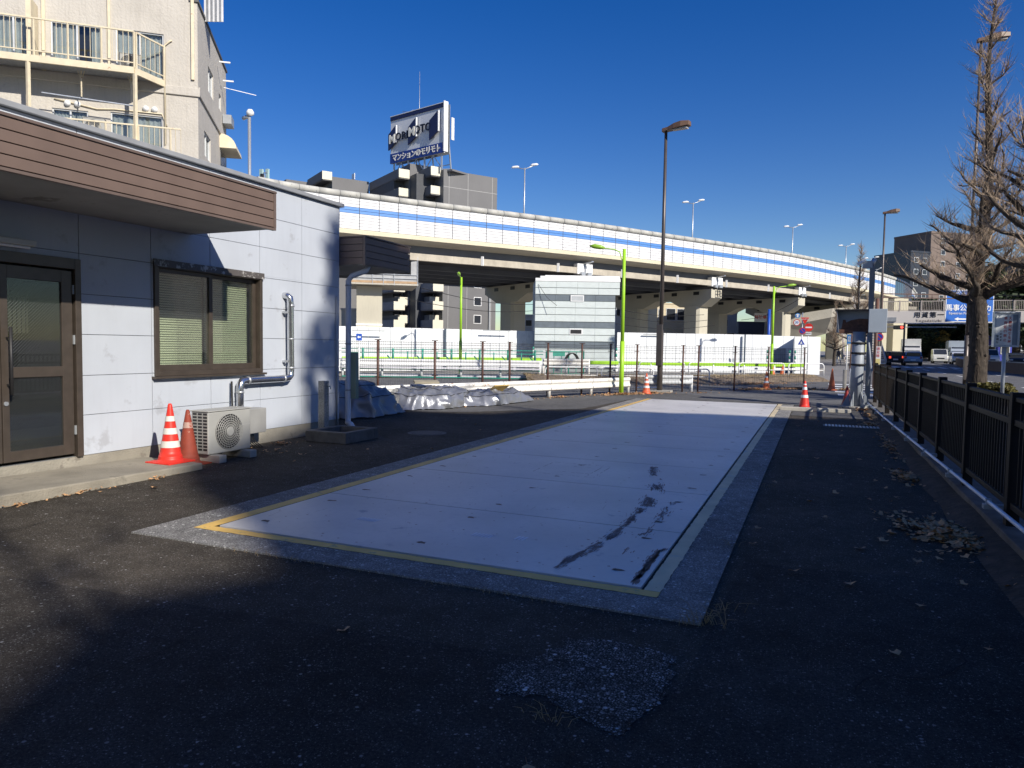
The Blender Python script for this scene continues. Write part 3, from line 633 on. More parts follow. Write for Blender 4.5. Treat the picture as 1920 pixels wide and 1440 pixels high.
# ------------------------------------------------------------------ fallen leaves
def leaf_shape(mb, p, s, r):
    a = r.uniform(0, 6.28); til = r.uniform(-.35, .35); ti2 = r.uniform(-.35, .35)
    M_ = Matrix.Translation(p) @ Matrix.Rotation(a, 4, 'Z') @ Matrix.Rotation(til, 4, 'X') @ Matrix.Rotation(ti2, 4, 'Y')
    pts = [(0, 0, 0), (.45, .32, .12), (.3, .62, .16), (.08, .55, .03), (0, .62, .0), (-.08, .55, .03), (-.33, .6, .15), (-.45, .3, .1)]
    mb.add([M_ @ (Vector(q)*s) for q in pts], [(0, 1, 2, 3), (0, 3, 4, 5), (0, 5, 6, 7)])
    mb.add([M_ @ (Vector(q)*s) for q in ((-.01, 0, 0), (.01, 0, 0), (.012, -.5, .05), (-.005, -.5, .05))], [(0, 1, 2, 3)])
def scatter(name, blobs, seed, s=(.05, .09)):
    r = random.Random(seed); mb = MB()
    for cx, cy, rx, ry, ang, n, hh in blobs:
        for i in range(n):
            t = abs(r.gauss(0, .55)); a = r.uniform(0, 6.28); u, v = t*rx*math.cos(a), t*ry*math.sin(a)
            x = cx+u*math.cos(ang)-v*math.sin(ang); y = cy+u*math.sin(ang)+v*math.cos(ang)
            leaf_shape(mb, Vector((x, y, .012+hh*r.random()*max(0, 1-t*t))), r.uniform(*s)*r.choice((.6, .8, 1, 1, 1.25)), r)
    return tag(mb.build(name, leaf_m, fix=False), kind='stuff')
o_ = scatter('leaf_litter', [(1.05, 6.7, .36, .66, .35, 900, .03), (1.02, 9.6, .16, .5, .1, 160, .03), (1.1, 12.5, .14, 2.2, 0, 150, .02), (1.05, 16.2, .3, .6, 0, 120, .03), (1.3, 5.5, .1, .9, 0, 60, .02), (1.15, 19.9, .4, .25, 0, 160, .04), (1.1, 18.2, .15, .8, 0, 60, .02)], 3)
scatter('leaf_litter', [(-5.7, 22.2, 1.5, .35, .95, 420, .04), (-5.0, 23.4, .9, .3, .8, 220, .04), (-3.6, 24.6, .6, .2, .8, 40, .02), (-6.9, 19.9, .8, .25, 1.1, 90, .02), (-7.5, 18.6, .5, .3, 1, 60, .03), (-8.0, 15.2, .6, .2, 1.1, 120, .04), (-7.5, 16.6, .5, .2, 1.2, 110, .04), (-7.4, 17.6, .3, .2, 1.2, 60, .03)], 4, (.06, .1))
scatter('leaf_litter', [(-2.0, 28.1, 1.6, .4, .95, 420, .05), (-.6, 29.4, 1.6, .5, .4, 460, .05), (1.0, 29.9, .7, .4, 0, 120, .04), (-2.5, 32.2, 3.2, .5, .9, 520, .06), (-8, 28.9, 3, .4, .35, 160, .04)], 5, (.07, .12))
scatter('leaf_litter', [(-6.55, 4.7, .08, .35, 0, 40, .015), (-6.54, 5.6, .06, .5, 0, 22, .01), (-7.2, 8.3, .16, .2, 0, 70, .03), (-6.55, 4.1, .07, .2, 0, 20, .01), (-6.9, 7.7, .5, .5, 0, 22, .0)], 6, (.03, .055))
lr = random.Random(11)
spots_ = [(.25, 5.0), (.62, 4.75), (.1, 6.9), (-.05, 7.6), (.55, 7.9), (.72, 8.7), (.3, 9.4), (.05, 10.6), (.6, 10.9), (-.2, 12.6), (.4, 13.6), (.8, 8.2), (-.42, 6.2), (-.4, 5.7), (-.36, 8.4), (.2, 8.1), (.5, 6.2), (.75, 6.0), (.35, 5.9), (-.1, 5.1), (.9, 5.3), (.42, 3.9), (.85, 4.2), (-2.2, 3.0), (.65, 9.1), (.9, 9.9), (-.3, 15), (.1, 16.3), (.5, 14.6), (-6.0, 7.1), (-6.3, 7.6), (-5.8, 8.4), (-6.1, 5.2), (-.9, 2.3), (.7, 5.7), (.95, 8.9), (.0, 9.2), (-5.4, 11.3), (-5.9, 12.1), (-5.0, 8.9), (-6.4, 12.7), (-.15, 11.4)]
protos = []
for k in range(5):
    mb = MB(); leaf_shape(mb, Vector((0, 0, .012)), .075, lr); protos.append(mb)
first = []
for i, (x, y) in enumerate(spots_):
    if i < 5: o_ = protos[i].build('fallen_leaf', leaf_m, fix=False); first.append(o_)
    else: o_ = first[i % 5].copy(); COL.objects.link(o_)
    o_.location = (x, y, .004); o_.rotation_euler = (0, 0, lr.uniform(0, 6.28)); s_ = lr.uniform(.8, 1.35)*(.8 if y < 5 else 1); o_.scale = (s_, s_, s_)
    tag(o_, 'single curled tan leaf lying apart on the shaded asphalt', 'leaf', 'single fallen leaves on the asphalt')

wd = MB(); wr = random.Random(3)
for cx, cy, n_, h_ in ((-.5, 3.95, 26, .09), (-.58, 3.9, 16, .06), (-.45, 4.2, 10, .07), (-.95, 2.62, 14, .05), (-2.2, 3.88, 20, .025), (-3.4, 3.88, 24, .025), (-1.5, 3.88, 20, .03), (-.52, 5.6, 6, .05), (-.5, 8.2, 6, .06)):
    for k in range(n_):
        x = cx+wr.gauss(0, .05 if h_ > .04 else .3); y = cy+wr.gauss(0, .02); a = wr.uniform(0, 6.28); l_ = h_*wr.uniform(.5, 1.6)
        wd.tube([(x, y, 0), (x+.3*l_*math.cos(a), y+.3*l_*math.sin(a), l_*.6), (x+l_*math.cos(a), y+l_*math.sin(a), l_*.8)], [.0018, .0014, .0006], 3, cap=False)
tag(wd.build('dry_weeds', mat('dry_grass', (.3, .22, .11), .8, var=.3), fix=False), kind='stuff')

# ------------------------------------------------------------------ black fence on the right
FX = 1.47
fence = thing('railing_fence', 'dark brown metal fence of upright balusters along the right side of the yard', 'fence', (FX, 12, 0))
fm = mat('fence_brown', (.016, .012, .01), .6, var=.2, spec=.2)
fys = [3.0, 4.85, 6.75, 8.6, 10.4, 12.2, 13.95, 15.8, 17.75, 19.6, 21.4]
for y in fys: MB().box(FX-.045, FX+.045, y-.05, y+.05, .0, 1.19).build('post', fm, fence, bevel=.005)
for a, b in zip(fys[:-1], fys[1:]):
    for z, hh, ww in ((1.12, .035, .05), (.93, .05, .05), (.27, .05, .05)):
        MB().box(FX-ww/2, FX+ww/2, a+.052, b-.052, z, z+hh).build('rail', fm, fence, bevel=.004)
bal = MB().box(-.008, .008, -.011, .011, 0, .848).build('baluster', fm, fence, world=False); first_b = True
for a, b in zip(fys[:-1], fys[1:]):
    n = 17
    for k in range(1, n):
        y = a+.05+(b-a-.1)*k/n; o_ = bal if first_b else inst(bal, fence); first_b = False
        o_.matrix_local = Matrix.Translation((0, y-12, .271))
tag(MB().box(1.36, 1.60, -6, 21.8, -.05, .13).build('fence_kerb', conc_dark, bevel=.01), kind='structure')
sb = MB()
for k in range(120):
    y = -4+k*.22; w0 = 1.13+.06*noise.noise(Vector((0, y*.8, 1))); 
    z_ = .05+.03*noise.noise(Vector((1, y, 2)))
    sb.v += [Vector((w0, y, .003)), Vector(((w0+1.36)/2, y, z_)), Vector((1.37, y, z_+.03))]; 
for k in range(119):
    for j in (0, 1): sb.f.append([3*k+j, 3*k+j+1, 3*k+j+4, 3*k+j+3]); sb.sm.append(True)
tag(sb.build('earth_strip', soil), kind='structure')
t = thing('white_conduit', 'long thin white conduit pipe on small brackets along the foot of the dark fence', 'pipe', (1.27, 12, 0))
MB().tube([(1.16, 19.0, .26), (1.2, 15, .26), (1.27, 11, .265), (1.36, 7, .26), (1.42, 3.4, .26)], .017, 10).build('pipe', mat('conduit_white', (.66, .7, .78), .4), t)
for y, x in ((18.2, 1.165), (16.6, 1.18), (15, 1.2), (13.4, 1.225), (11.8, 1.255), (10.2, 1.285), (8.6, 1.32), (7.0, 1.36), (5.4, 1.39)):
    br = MB().box(x-.04, x+.13, y-.035, y+.035, .2, .24).build('bracket', greym, t, bevel=.003); MB().box(x-.022, x+.022, y-.012, y+.012, .24, .285).build('clamp', galv, br)
tag(MB().sheet([(1.6, -40), (3.9, -40), (3.9, 21), (4.2, 60), (2.9, 60), (1.6, 21)], .003).build('sidewalk', mat('sidewalk_paving', (.13, .125, .12), .85, var=.25, scale=4, bump=.2)), kind='structure')
kb = MB()
for k in range(40): 
    x0 = 3.75+.008*max(0, k*1.6-20)*.5; kb.box(x0, x0+.15, -8+k*1.6+.01, -8+k*1.6+1.59, 0, .13)
tag(kb.build('road_kerb', concrete), kind='structure')

# ------------------------------------------------------------------ mesh fence across the far side
pp = [(-12.1, 9.9), (-11.3, 11.4), (-10.55, 13.0), (-9.78, 14.645), (-9.1, 16.25), (-8.45, 17.76), (-8.0, 18.6), (-7.37, 20.0), (-6.75, 21.4), (-6.17, 22.6), (-5.6, 23.9), (-4.25, 25.0), (-3.8, 25.5), (-2.71, 26.8), (-1.69, 29.1), (-.45, 31.3)]
mf = thing('mesh_fence', 'wire mesh fence on rusty brown posts across the far end of the yard', 'fence', (-7, 20, 0))
rustpost = mat('post_brown', (.085, .04, .03), .6, var=.25, scale=12)
wirem = mat('fence_wire', (.1, .1, .1), .5, metal=.4)
HM = 1.6
for x, y in pp:
    a_ = rnd.uniform(-.012, .012)
    po = MB().tube([(x, y, 0), (x+a_, y, HM)], .03, 10).build('post', rustpost, mf)
    MB().box(x-.08, x+.08, y-.03, y+.03, HM, HM+.02).box(x-.08, x+.08, y-.02, y+.02, HM-.23, HM-.21).box(x-.08, x+.08, y-.02, y+.02, .7, .72).box(x-.07, x+.07, y-.02, y+.02, .2, .22).build('clamp', rustpost, po)
for (x0, y0), (x1, y1) in zip(pp[:-1], pp[1:]):
    a = Vector((x0, y0, 0)); b = Vector((x1, y1, 0)); mb = MB(); L_ = (b-a).length; n = max(6, int(L_/.052)) if y0 < 21.5 else max(4, int(L_/.13))
    for z in [.12, .24, .45, .7, .95, 1.15, 1.33, 1.42, 1.5, 1.56]: mb.tube([a+Vector((0, 0, z)), b+Vector((0, 0, z))], .006, 3, cap=False)
    for k in range(1, n): p = a.lerp(b, k/n); mb.tube([p+Vector((0, 0, .08)), p+Vector((0, 0, 1.58))], .0035, 3, cap=False)
    mb.build('mesh_panel', wirem, mf, fix=False)

# ------------------------------------------------------------------ guard rails
def wprof(): return [(-.0, -.16), (.045, -.13), (.05, -.08), (.0, -.02), (.0, .02), (.05, .08), (.045, .13), (0, .16)]
def guardrail(name, label, a, b, z, m, nposts, postm, h=None, joint=None, front=1, pr=.055):
    a = Vector((*a, 0)); b = Vector((*b, 0)); d = (b-a).normalized(); nr = Vector((d.y, -d.x, 0))*front
    t = thing(name, label, 'guard rail', tuple(a))
    L_ = (b-a).length; n = max(1, nposts-1); pr_ = wprof()
    for i in range(n):
        p, q = a.lerp(b, i/n), a.lerp(b, (i+1)/n); mb = MB(); vs = []
        for e in (p+d*.01, q-d*.01):
            for o_, zz in pr_: vs.append(e+nr*(.06+o_)+Vector((0, 0, z+zz)))
            for o_, zz in reversed(pr_): vs.append(e+nr*(.052+o_)+Vector((0, 0, z+zz)))
        k = len(pr_)*2; mb.add(vs, [(j, (j+1) % k, k+(j+1) % k, k+j) for j in range(k)]+[list(range(k))[::-1], list(range(k, 2*k))])
        mb.build('rail_beam', m, t)
    for i in range(nposts):
        p = a.lerp(b, i/n); MB().cyl(p, p+Vector((0, 0, z+.16)), pr, n=10).build('post', postm, t)
    return t
guardrail('guard_rail', 'white rust-spotted guard rail in front of the mesh fence, running behind the tarpaulins', (-10.2, 12.6), (-5.75, 23.35), .36, rusty_white, 7, rusty_white)
guardrail('guard_rail', 'short grey-white guard rail piece behind the tall brown pole', (-5.35, 24.3), (-4.0, 25.35), .42, mat('dull_white', (.5, .52, .54), .5, var=.15, spots=[((.25, .2, .17), .62, 8)]), 2, whitem)
big = guardrail('guard_rail', 'long bright white guard rail on the far side of the side road', (-19.5, 26.4), (-11.4, 29.9), .70, white, 6, white)
e0, e1 = Vector((-19.5, 26.4, 0)), Vector((-11.4, 29.9, 0))
MB().beam(e0+Vector((.1, -.2, .48)), e1+Vector((.1, -.2, .48)), .03, .07).beam(e0+Vector((0, .3, .12)), e1+Vector((0, .3, .12)), .3, .16).build('lower_beam', mat('dull_lilac_white', (.62, .62, .68), .5), big)
MB().beam(e0+Vector((.05, -.1, .06)), e1+Vector((.05, -.1, .06)), .05, .05).beam(e0+Vector((.05, -.1, .4)), e1+Vector((.05, -.1, .4)), .05, .05).build('green_pipe', teal, big)
guardrail('guard_rail', 'short rust-ended white guard rail in front of the teal site gate', (-11.6, 30.9), (-9.7, 31.8), .78, rusty_white, 3, rusty_white)
# lime topped barrier along the hoarding
def barrier(name, label, a, b, z0, n):
    t = thing(name, label, 'guard rail', (a[0], a[1], z0)); a = Vector((*a, z0)); b = Vector((*b, z0))
    for i in range(n):
        p, q = a.lerp(b, i/n), a.lerp(b, (i+1)/n); d = (q-p).normalized()
        MB().beam(p+d*.01+Vector((0, 0, .52)), q-d*.01+Vector((0, 0, .52)), .1, .2).build('lime_beam', lime, t, bevel=.03)
        MB().beam(p+d*.01+Vector((0, 0, .3)), q-d*.01+Vector((0, 0, .3)), .05, .12).build('white_beam', white, t)
    for i in range(n+1): p = a.lerp(b, i/n); MB().cyl(p, p+Vector((0, 0, .5)), .05).build('post', white, t)
    return t
pa, pb = survey(1100, 690, 36), survey(1508, 690, 37.5)
barrier('guard_rail', 'lime green and white guard rail along the foot of the right white hoarding', (pa.x, pa.y), (pb.x, pb.y), .2, 7)
pa, pb = survey(640, 690, 32.6), survey(1015, 690, 36.5)
barrier('guard_rail', 'lime green and white guard rail behind the teal railing on the left', (pa.x, pa.y), (pb.x, pb.y), .3, 6)
# white arched pipe barriers
def arch(p, q, h=.62, m=white):
    d = (q-p).normalized(); mb = MB(); pts = [p, p+Vector((0, 0, h-.16))]
    for k in range(1, 5): a = math.pi/2*k/4; pts.append(p+d*(.16*(1-math.cos(a)))+Vector((0, 0, h-.16+.16*math.sin(a))))
    for k in range(4, -1, -1): a = math.pi/2*k/4; pts.append(q-d*(.16*(1-math.cos(a)))+Vector((0, 0, h-.16+.16*math.sin(a))))
    pts.append(q); mb.tube(pts, .03, 8); mb.tube([p+Vector((0, 0, h*.45)), q+Vector((0, 0, h*.45))], .02, 6); return mb
def archrow(cols, D0, D1, z, names):
    n = len(cols)
    for i in range(n-1):
        f0 = i/(n-1); f1 = (i+1)/(n-1)
        p = survey(cols[i]+4, 705, D0+(D1-D0)*f0); q = survey(cols[i+1]-4, 705, D0+(D1-D0)*f1); p.z = q.z = z
        tag(arch(p, q).build('pipe_barrier', white), names[i], 'barrier', 'white arched pipe barriers beside the far road')
archrow([1018, 1124, 1229, 1334], 31, 31, 0, ['front-row white pipe barrier left of the lime lamp post', 'front-row white pipe barrier behind the lime lamp post foot', 'front-row white pipe barrier just right of the tall brown pole'])
archrow([1194, 1287, 1381, 1474, 1548], 34, 36, .22, ['back-row white pipe barrier crossing behind the tall brown pole', 'back-row white pipe barrier second from the left', 'back-row white pipe barrier beside the third lime lamp post', 'back-row white pipe barrier at the open end of the hoarding'])
# teal railing
t = thing('teal_railing', 'teal site railing with stub uprights behind the long white guard rail', 'railing', (-16, 29, 0))
pa, pb = survey(640, 690, 31.8), survey(1018, 690, 34); pa.z = pb.z = 0
for z in (1.28, 1.12): MB().tube([pa+Vector((0, 0, z)), pb+Vector((0, 0, z))], .022, 6).build('rail', teal, t)
for k in range(14):
    p = pa.lerp(pb, (k+.4)/14); hh = 1.32 if k % 2 else 1.18
    MB().cyl(p+Vector((0, 0, .74)), p+Vector((0, 0, hh)), .05 if k % 2 else .03, n=8).build('upright', teal, t)
    if k % 2: MB().beam(p+Vector((-.3, 0, 1.0)), p+Vector((-.05, 0, .76)), .03, .05).beam(p+Vector((-.3, 0, .76)), p+Vector((.12, 0, .76)), .05, .04).build('bracket', teal, t)
t = thing('teal_gate', 'teal steel site gate frame with coiled hoses in front of the siding-clad block', 'gate', (-10.9, 31.2, 0))
A_, B_ = survey(1024, 690, 34), survey(1094, 690, 34.5); A_.z = B_.z = 0
for z in (1.27, .8, .2): MB().beam(A_+Vector((0, 0, z)), B_+Vector((0, 0, z)), .03, .04).build('rail', teal, t)
for k in range(6): p = A_.lerp(B_, k/5); MB().beam(p+Vector((0, 0, .1)), p+Vector((0, 0, 1.27)), .05 if k in (0, 3, 5) else .025, .05).build('upright', teal, t)
MB().beam(A_.lerp(B_, .18)+Vector((0, -.03, 1.15)), A_.lerp(B_, .5)+Vector((0, -.03, 1.15)), .02, .2).build('plate', teal, t)
hz = MB()
for k in range(5):
    c = A_.lerp(B_, .66+.02*k); pts = [c+Vector((.3*math.cos(a), .13*math.cos(a), .65+.55*math.sin(a)))+Vector((0, -.06-.02*k, 0)) for a in [math.pi*j/10 for j in range(11)]]; hz.tube(pts, .014, 5)
tag(hz.build('coiled_hose', black), 'bundle of black hoses looped over the teal site gate', 'hose')

# ------------------------------------------------------------------ white hoarding
hoard = mat('hoarding_white', (.74, .765, .79), .38, var=.03, scale=.5, spots=[((.66, .68, .7), .6, 1)])
def hoarding(label, A, B, z0, z1, step=.55, m=hoard):
    t = thing('site_hoarding', label, 'hoarding', (A.x, A.y, z0)); d = B-A; d.z = 0; L_ = d.length; d.normalize(); n = int(L_/step); nr = Vector((d.y, -d.x, 0))
    for i in range(n):
        p = A+d*(L_*i/n+.01); q = A+d*(L_*(i+1)/n-.01); vs = []
        for e in (p, q):
            for w in (0, .04): vs += [Vector((e.x-nr.x*w, e.y-nr.y*w, z0)), Vector((e.x-nr.x*w, e.y-nr.y*w, z1))]
        MB().add(vs, [(0, 1, 3, 2), (4, 6, 7, 5), (0, 4, 5, 1), (2, 3, 7, 6), (0, 2, 6, 4), (1, 5, 7, 3)]).build('hoarding_panel', m, t)
    e0 = Vector((A.x, A.y, 0))-nr*.05; e1 = Vector((B.x, B.y, 0))-nr*.05
    MB().beam(e0+Vector((0, 0, z0+.1)), e1+Vector((0, 0, z0+.1)), .02, .1).beam(e0+Vector((0, 0, z1-.1)), e1+Vector((0, 0, z1-.1)), .02, .1).build('back_rail', greym, t)
    return t, d, nr
A, B = survey(560, 640, 33.0), survey(1003, 640, 39.2)
h1, d1, n1 = hoarding('tall white panel hoarding left of the siding-clad block', A, B, .2, 2.33)
for px_, D_x in ((690, 34.2), (930, 37.6)):
    p = survey(px_, 620, D_x)+n1*.1; MB().beam(p-d1*.8+Vector((0, 0, 0)), p+d1*.8, .05, .05).build('strip_lamp', greym, h1)
p = survey(833, 650, 36.6); MB().beam(Vector((p.x, p.y, .3))+n1*.12, Vector((p.x, p.y, 2.33))+n1*.12, .08, .1).build('joint_post', mat('slate_grey', (.1, .13, .17), .5), h1)
A, B = survey(1157, 640, 39.0), survey(1446, 640, 40.2)
h2, d2, n2 = hoarding('tall white panel hoarding right of the siding-clad block', A, B, .2, 2.33)
p = survey(1395, 650, 39.9); MB().beam(Vector((p.x, p.y, .2))+n2*.1, Vector((p.x, p.y, 2.33))+n2*.1, .08, .1).build('joint_post', MATS['slate_grey'], h2)
p = survey(1225, 627, 39.2)+n2*.1; MB().beam(p-d2*.6, p+d2*.6, .05, .05).build('strip_lamp', greym, h2)
A, B = survey(1446, 640, 40.2), survey(1489, 640, 46)
A2, B2 = survey(1440, 640, 44), survey(1489, 640, 40.0)
h3, d3, n3 = hoarding('recessed white hoarding with a pair of grey doors', survey(1446, 640, 42.6), survey(1492, 640, 42.9), .2, 2.33, .7)
c0, c1 = survey(1452, 640, 42.55), survey(1474, 640, 42.7)
for a, b in ((0, .49), (.51, 1)):
    p, q = c0.lerp(c1, a), c0.lerp(c1, b); MB().beam(Vector((p.x, p.y, .95))-Vector((-.0, .06, 0)), Vector((q.x, q.y, .95))-Vector((0, .06, 0)), .03, 1.25).build('door', greym, h3)
h4, d4, n4 = hoarding('short bright white hoarding panel at the right end near the traffic signs', survey(1490, 640, 39.6), survey(1539, 640, 39.6), .15, 2.26, .5)
p0, p1 = survey(1490, 640, 39.6), survey(1492, 640, 42.9)
hoarding('narrow return hoarding linking the recess and the end panel', Vector((p0.x, p0.y, 0)), Vector((p1.x, p1.y, 0)), .15, 2.26, 1)
for px_, D_x, lab in ((1439, 38.5, 'left green and white striped post by the hoarding recess'), (1481, 38.6, 'middle green and white striped post by the hoarding recess'), (1491, 38.4, 'right green and white striped post at the end panel'), (1156, 38.2, 'green and white striped post at the right foot of the siding block'), (1000, 37.3, 'green and white striped post at the left foot of the siding block')):
    p = survey(px_, 660, D_x); t = thing('striped_post', lab, 'post', (p.x, p.y, .2), 0)
    for k in range(8): MB().cyl((0, 0, k*.16), (0, 0, k*.16+.159), .05, n=10).build('ring', teal if k % 2 else white, t, world=False)

# ------------------------------------------------------------------ siding-clad block
bA, bB = survey(1003, 600, 37.5), survey(1153, 600, 37.52)
sd_ang = math.atan2(bB.x-bA.x, bB.y-bA.y); Lb = (Vector((bB.x, bB.y, 0))-Vector((bA.x, bA.y, 0))).length
sidebld = thing('siding_clad_block', 'small pale grey two-storey block with dark horizontal bands and a stepped top', 'building', (bA.x, bA.y, .2), rzof(sd_ang))
sid = mat('pale_siding', (.58, .64, .64), .7, var=.05, scale=4, bump=.25, bscale=35); band = mat('slate_band', (.13, .16, .19), .6, var=.15, scale=3)
Z = lambda py, D=37.6: (650.5-py)*D/F+1.5-.2
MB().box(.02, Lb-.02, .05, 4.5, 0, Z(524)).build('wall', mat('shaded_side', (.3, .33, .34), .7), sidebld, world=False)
rows_ = [(690, 654, sid), (653, 641, band), (640, 628.5, sid), (628, 615.5, sid), (615, 604, band), (603.5, 591, sid), (590.5, 578, sid), (577.5, 565.5, sid), (565, 553.5, band), (553, 541, sid), (540.5, 529, sid)]
for y0, y1, m_ in rows_:
    z0, z1 = Z(y0)+.01, Z(y1)-.004; x1 = Lb+(.22 if y1 < 552 and m_ is sid else 0)
    for k in range(4):
        a, b = x1*k/4, x1*(k+1)/4
        MB().box(a+.004, b-.004, -.03 if m_ is sid else .0, .06, z0, z1).build('siding_board', m_, sidebld, world=False)
MB().box(0, Lb+.24, -.05, .3, Z(528.6), Z(523)).box(.25, Lb+.22, -.03, .3, Z(522.8), Z(519)).box(.5, Lb+.2, 0, .3, Z(518.8), Z(517.5)).build('parapet', white, sidebld, world=False)
for x0, x1, y0, y1, mm in ((1.85, 2.55, 566, 554, mat('louver', (.45, .48, .5), .5)), (1.82, 2.5, 627.5, 616.5, darkm)):
    w_ = MB().box(x0, x1, -.06, -.031, Z(y0), Z(y1)).build('window', white, sidebld, world=False); MB().box(x0+.05, x1-.05, -.066, -.061, Z(y0)+.05, Z(y1)-.05).build('pane', mm, w_, world=False)
MB().tube([(.15, -.06, Z(535)), (.6, -.3, Z(560)), (1.1, -.6, Z(575))], .012, 5).build('cable', black, sidebld, world=False)

# ------------------------------------------------------------------ lamp posts
def lime_post(loc, label, h=4.6, rz=0):
    t = thing('lime_lamp_post', label, 'lamp post', loc, rz)
    MB().tube([(0, 0, 0), (0, 0, 1.7)], .075, 14).tube([(0, 0, 1.68), (0, 0, h)], [.06, .05], 14).build('pole', lime, t, world=False)
    MB().tube([(.05, 0, h-.4), (-.08, 0, h-.32), (-.14, 0, h-.1), (-.3, 0, h-.02), (-.75, 0, h+.03)], .018, 8).build('arm', lime, t, world=False)
    MB().tube([(-.62, 0, h+.03), (-.75, 0, h+.05), (-.95, 0, h+.08), (-1.1, 0, h+.09)], [.03, .07, .075, .02], 12).build('lamp_head', mat('lime_head', (.25, .45, .04), .4), t, world=False)
    return t
lp = lime_post((-5.72, 22.35, 0), 'nearest lime green lamp post in front of the siding-clad block', 4.62, R(20))
p = survey(863, 700, 33); l2 = copy_tree(lp); place(l2, (p.x, p.y, 0), R(110), 1, 'lime green lamp post left of the siding block, behind the mesh fence'); 
p = survey(1446, 700, 36.5); l3 = copy_tree(lp); place(l3, (p.x, p.y, .1), R(200), 1.0, 'lime green lamp post by the hoarding recess and traffic signs')
for l_ in (lp, l2, l3): l_['group'] = 'lime green lamp posts'

bronze = mat('bronze_pole', (.11, .095, .09), .4, metal=.4, var=.15)
def brown_post(loc, label, h, rz, head=.75, r=.09, strip=True):
    t = thing('street_lamp', label, 'street lamp', loc, rz, 'tall brown street lamps')
    MB().tube([(0, 0, 0), (0, 0, 2.1)], r*1.05, 14).tube([(0, 0, 2.08), (0, 0, h)], [r*.8, r*.55], 14).build('pole', bronze, t, world=False)
    MB().box(-.1, .1, -.16, -.07, .9, 2.3).build('hatch_box', bronze, t, world=False, bevel=.01)
    hd = MB(); L_ = head
    prof = [(-.12, .1, .10), (.08, .12, .10), (.3, .17, .16), (.55, .19, .18), (L_, .13, .13)]
    vs = []
    for x, w, hh in prof:
        zc = h+.02+x*.10
        vs += [(x, -w, zc-.03), (x, w, zc-.03), (x, w*.8, zc+hh*.9), (x, -w*.8, zc+hh*.9)]
    k = len(prof); hd.add(vs, [(i*4+j, i*4+(j+1) % 4, (i+1)*4+(j+1) % 4, (i+1)*4+j) for i in range(k-1) for j in range(4)]+[(0, 1, 2, 3), tuple(range(4*k-4, 4*k))])
    hd.build('lamp_head', mat('lamp_brown', (.16, .095, .06), .5), t, world=False, bevel=.01)
    MB().box(.25, L_-.08, -.1, .1, h-.01, h+.045).build('lens', mat('lens', (.45, .43, .4), .2), t, world=False)
    return t
brown_post((-4.9, 24.35, 0), 'tall brown street lamp standing alone between lime post and pad end', 8.75, R(-10), .82)
MB().box(-5.25, -4.5, 24.1, 24.6, .0, .07).build('base_slab', concrete, bpy.data.objects['street_lamp'])
p = survey(1647, 700, 42); brown_post((p.x, p.y, 0), 'slimmer brown street lamp rising behind the grey machine post', 9.5, R(0), .75, .085)
p = survey(1809, 716, 25.2); brown_post((p.x, p.y, 0), 'brown street lamp partly hidden by the big bare street tree', 12.2, R(10), .85, .07)
o_ = [o for o in bpy.data.objects if o.name.startswith('hatch_box')][-1]; o_.scale = (.8, .8, .6)

# ------------------------------------------------------------------ elevated highway
path = [(-45.77, 49.62), (-44.88, 53.01), (-42.34, 56.51), (-39.14, 60.95), (-35.14, 66.55), (-31.13, 71.95), (-27.32, 77.32), (-22.93, 84.05), (-17.59, 92.89), (-11.31, 103.0), (-3.68, 116.51), (4.6, 135.06), (10.9, 151.01), (16.83, 171.36), (21.61, 199.34), (22.5, 215)]
def catmull(P, step):
    out = []
    for i in range(len(P)-1):
        p0 = Vector(P[max(i-1, 0)]); p1 = Vector(P[i]); p2 = Vector(P[i+1]); p3 = Vector(P[min(i+2, len(P)-1)])
        for k in range(20):
            t = k/20; out.append(.5*((2*p1)+(-p0+p2)*t+(2*p0-5*p1+4*p2-p3)*t*t+(-p0+3*p1-3*p2+p3)*t**3))
    out.append(Vector(P[-1])); acc = 0; res = [out[0]]; last = out[0]
    for a, b in zip(out[:-1], out[1:]):
        seg = (b-a).length
        while acc+seg >= step:
            u = (step-acc)/seg; a = a.lerp(b, u); res.append(a); seg = (b-a).length; acc = 0
        acc += seg
    return res
def smooth2(P, n=3):
    for _ in range(n): P = [P[0]]+[(P[i-1]+P[i]*2+P[i+1])/4 for i in range(1, len(P)-1)]+[P[-1]]
    return P
CL = smooth2(catmull(path, 2.0), 6)
def offs(C_, d):
    out = []
    for i, p in enumerate(C_):
        t_ = (C_[min(i+1, len(C_)-1)]-C_[max(i-1, 0)]).normalized(); out.append(Vector((p.x-t_.y*d, p.y+t_.x*d)))
    return out
hw = thing('elevated_highway', 'long curving elevated highway with white noise barriers and a blue stripe', 'highway', (-20, 90, 0))
pan = mat('barrier_white', (.72, .72, .73), .35, var=.06, scale=.4, streak=((.6, .6, .58), .35)); panb = mat('barrier_blue', (.10, .25, .58), .4, var=.04)
pang = mat('barrier_dark_glass', (.02, .05, .11), .12, var=.2, scale=.4); slot = mat('barrier_joint', (.12, .13, .15), .7)
tubec = mat('concrete_tube', (.46, .455, .42), .8, var=.14, scale=1.2, spots=[((.2, .2, .18), .62, 4)])
cream = mat('cream_concrete', (.62, .57, .42), .8, var=.06, scale=.4, streak=((.38, .34, .25), .3))
def V3(p, z): return Vector((p.x, p.y, z))
def extr(p, q, prof, mb):
    "prof list of (inward offset, z); quad strip between two stations given as (pos, inward normal)"
    (a, na), (b, nb) = p, q; k = len(prof)
    vs = [V3(a+na*o, z) for o, z in prof]+[V3(b+nb*o, z) for o, z in prof]
    mb.add(vs, [(i, (i+1) % k, k+(i+1) % k, k+i) for i in range(k)]+[tuple(range(k))[::-1], tuple(range(k, 2*k))])
nrm = []
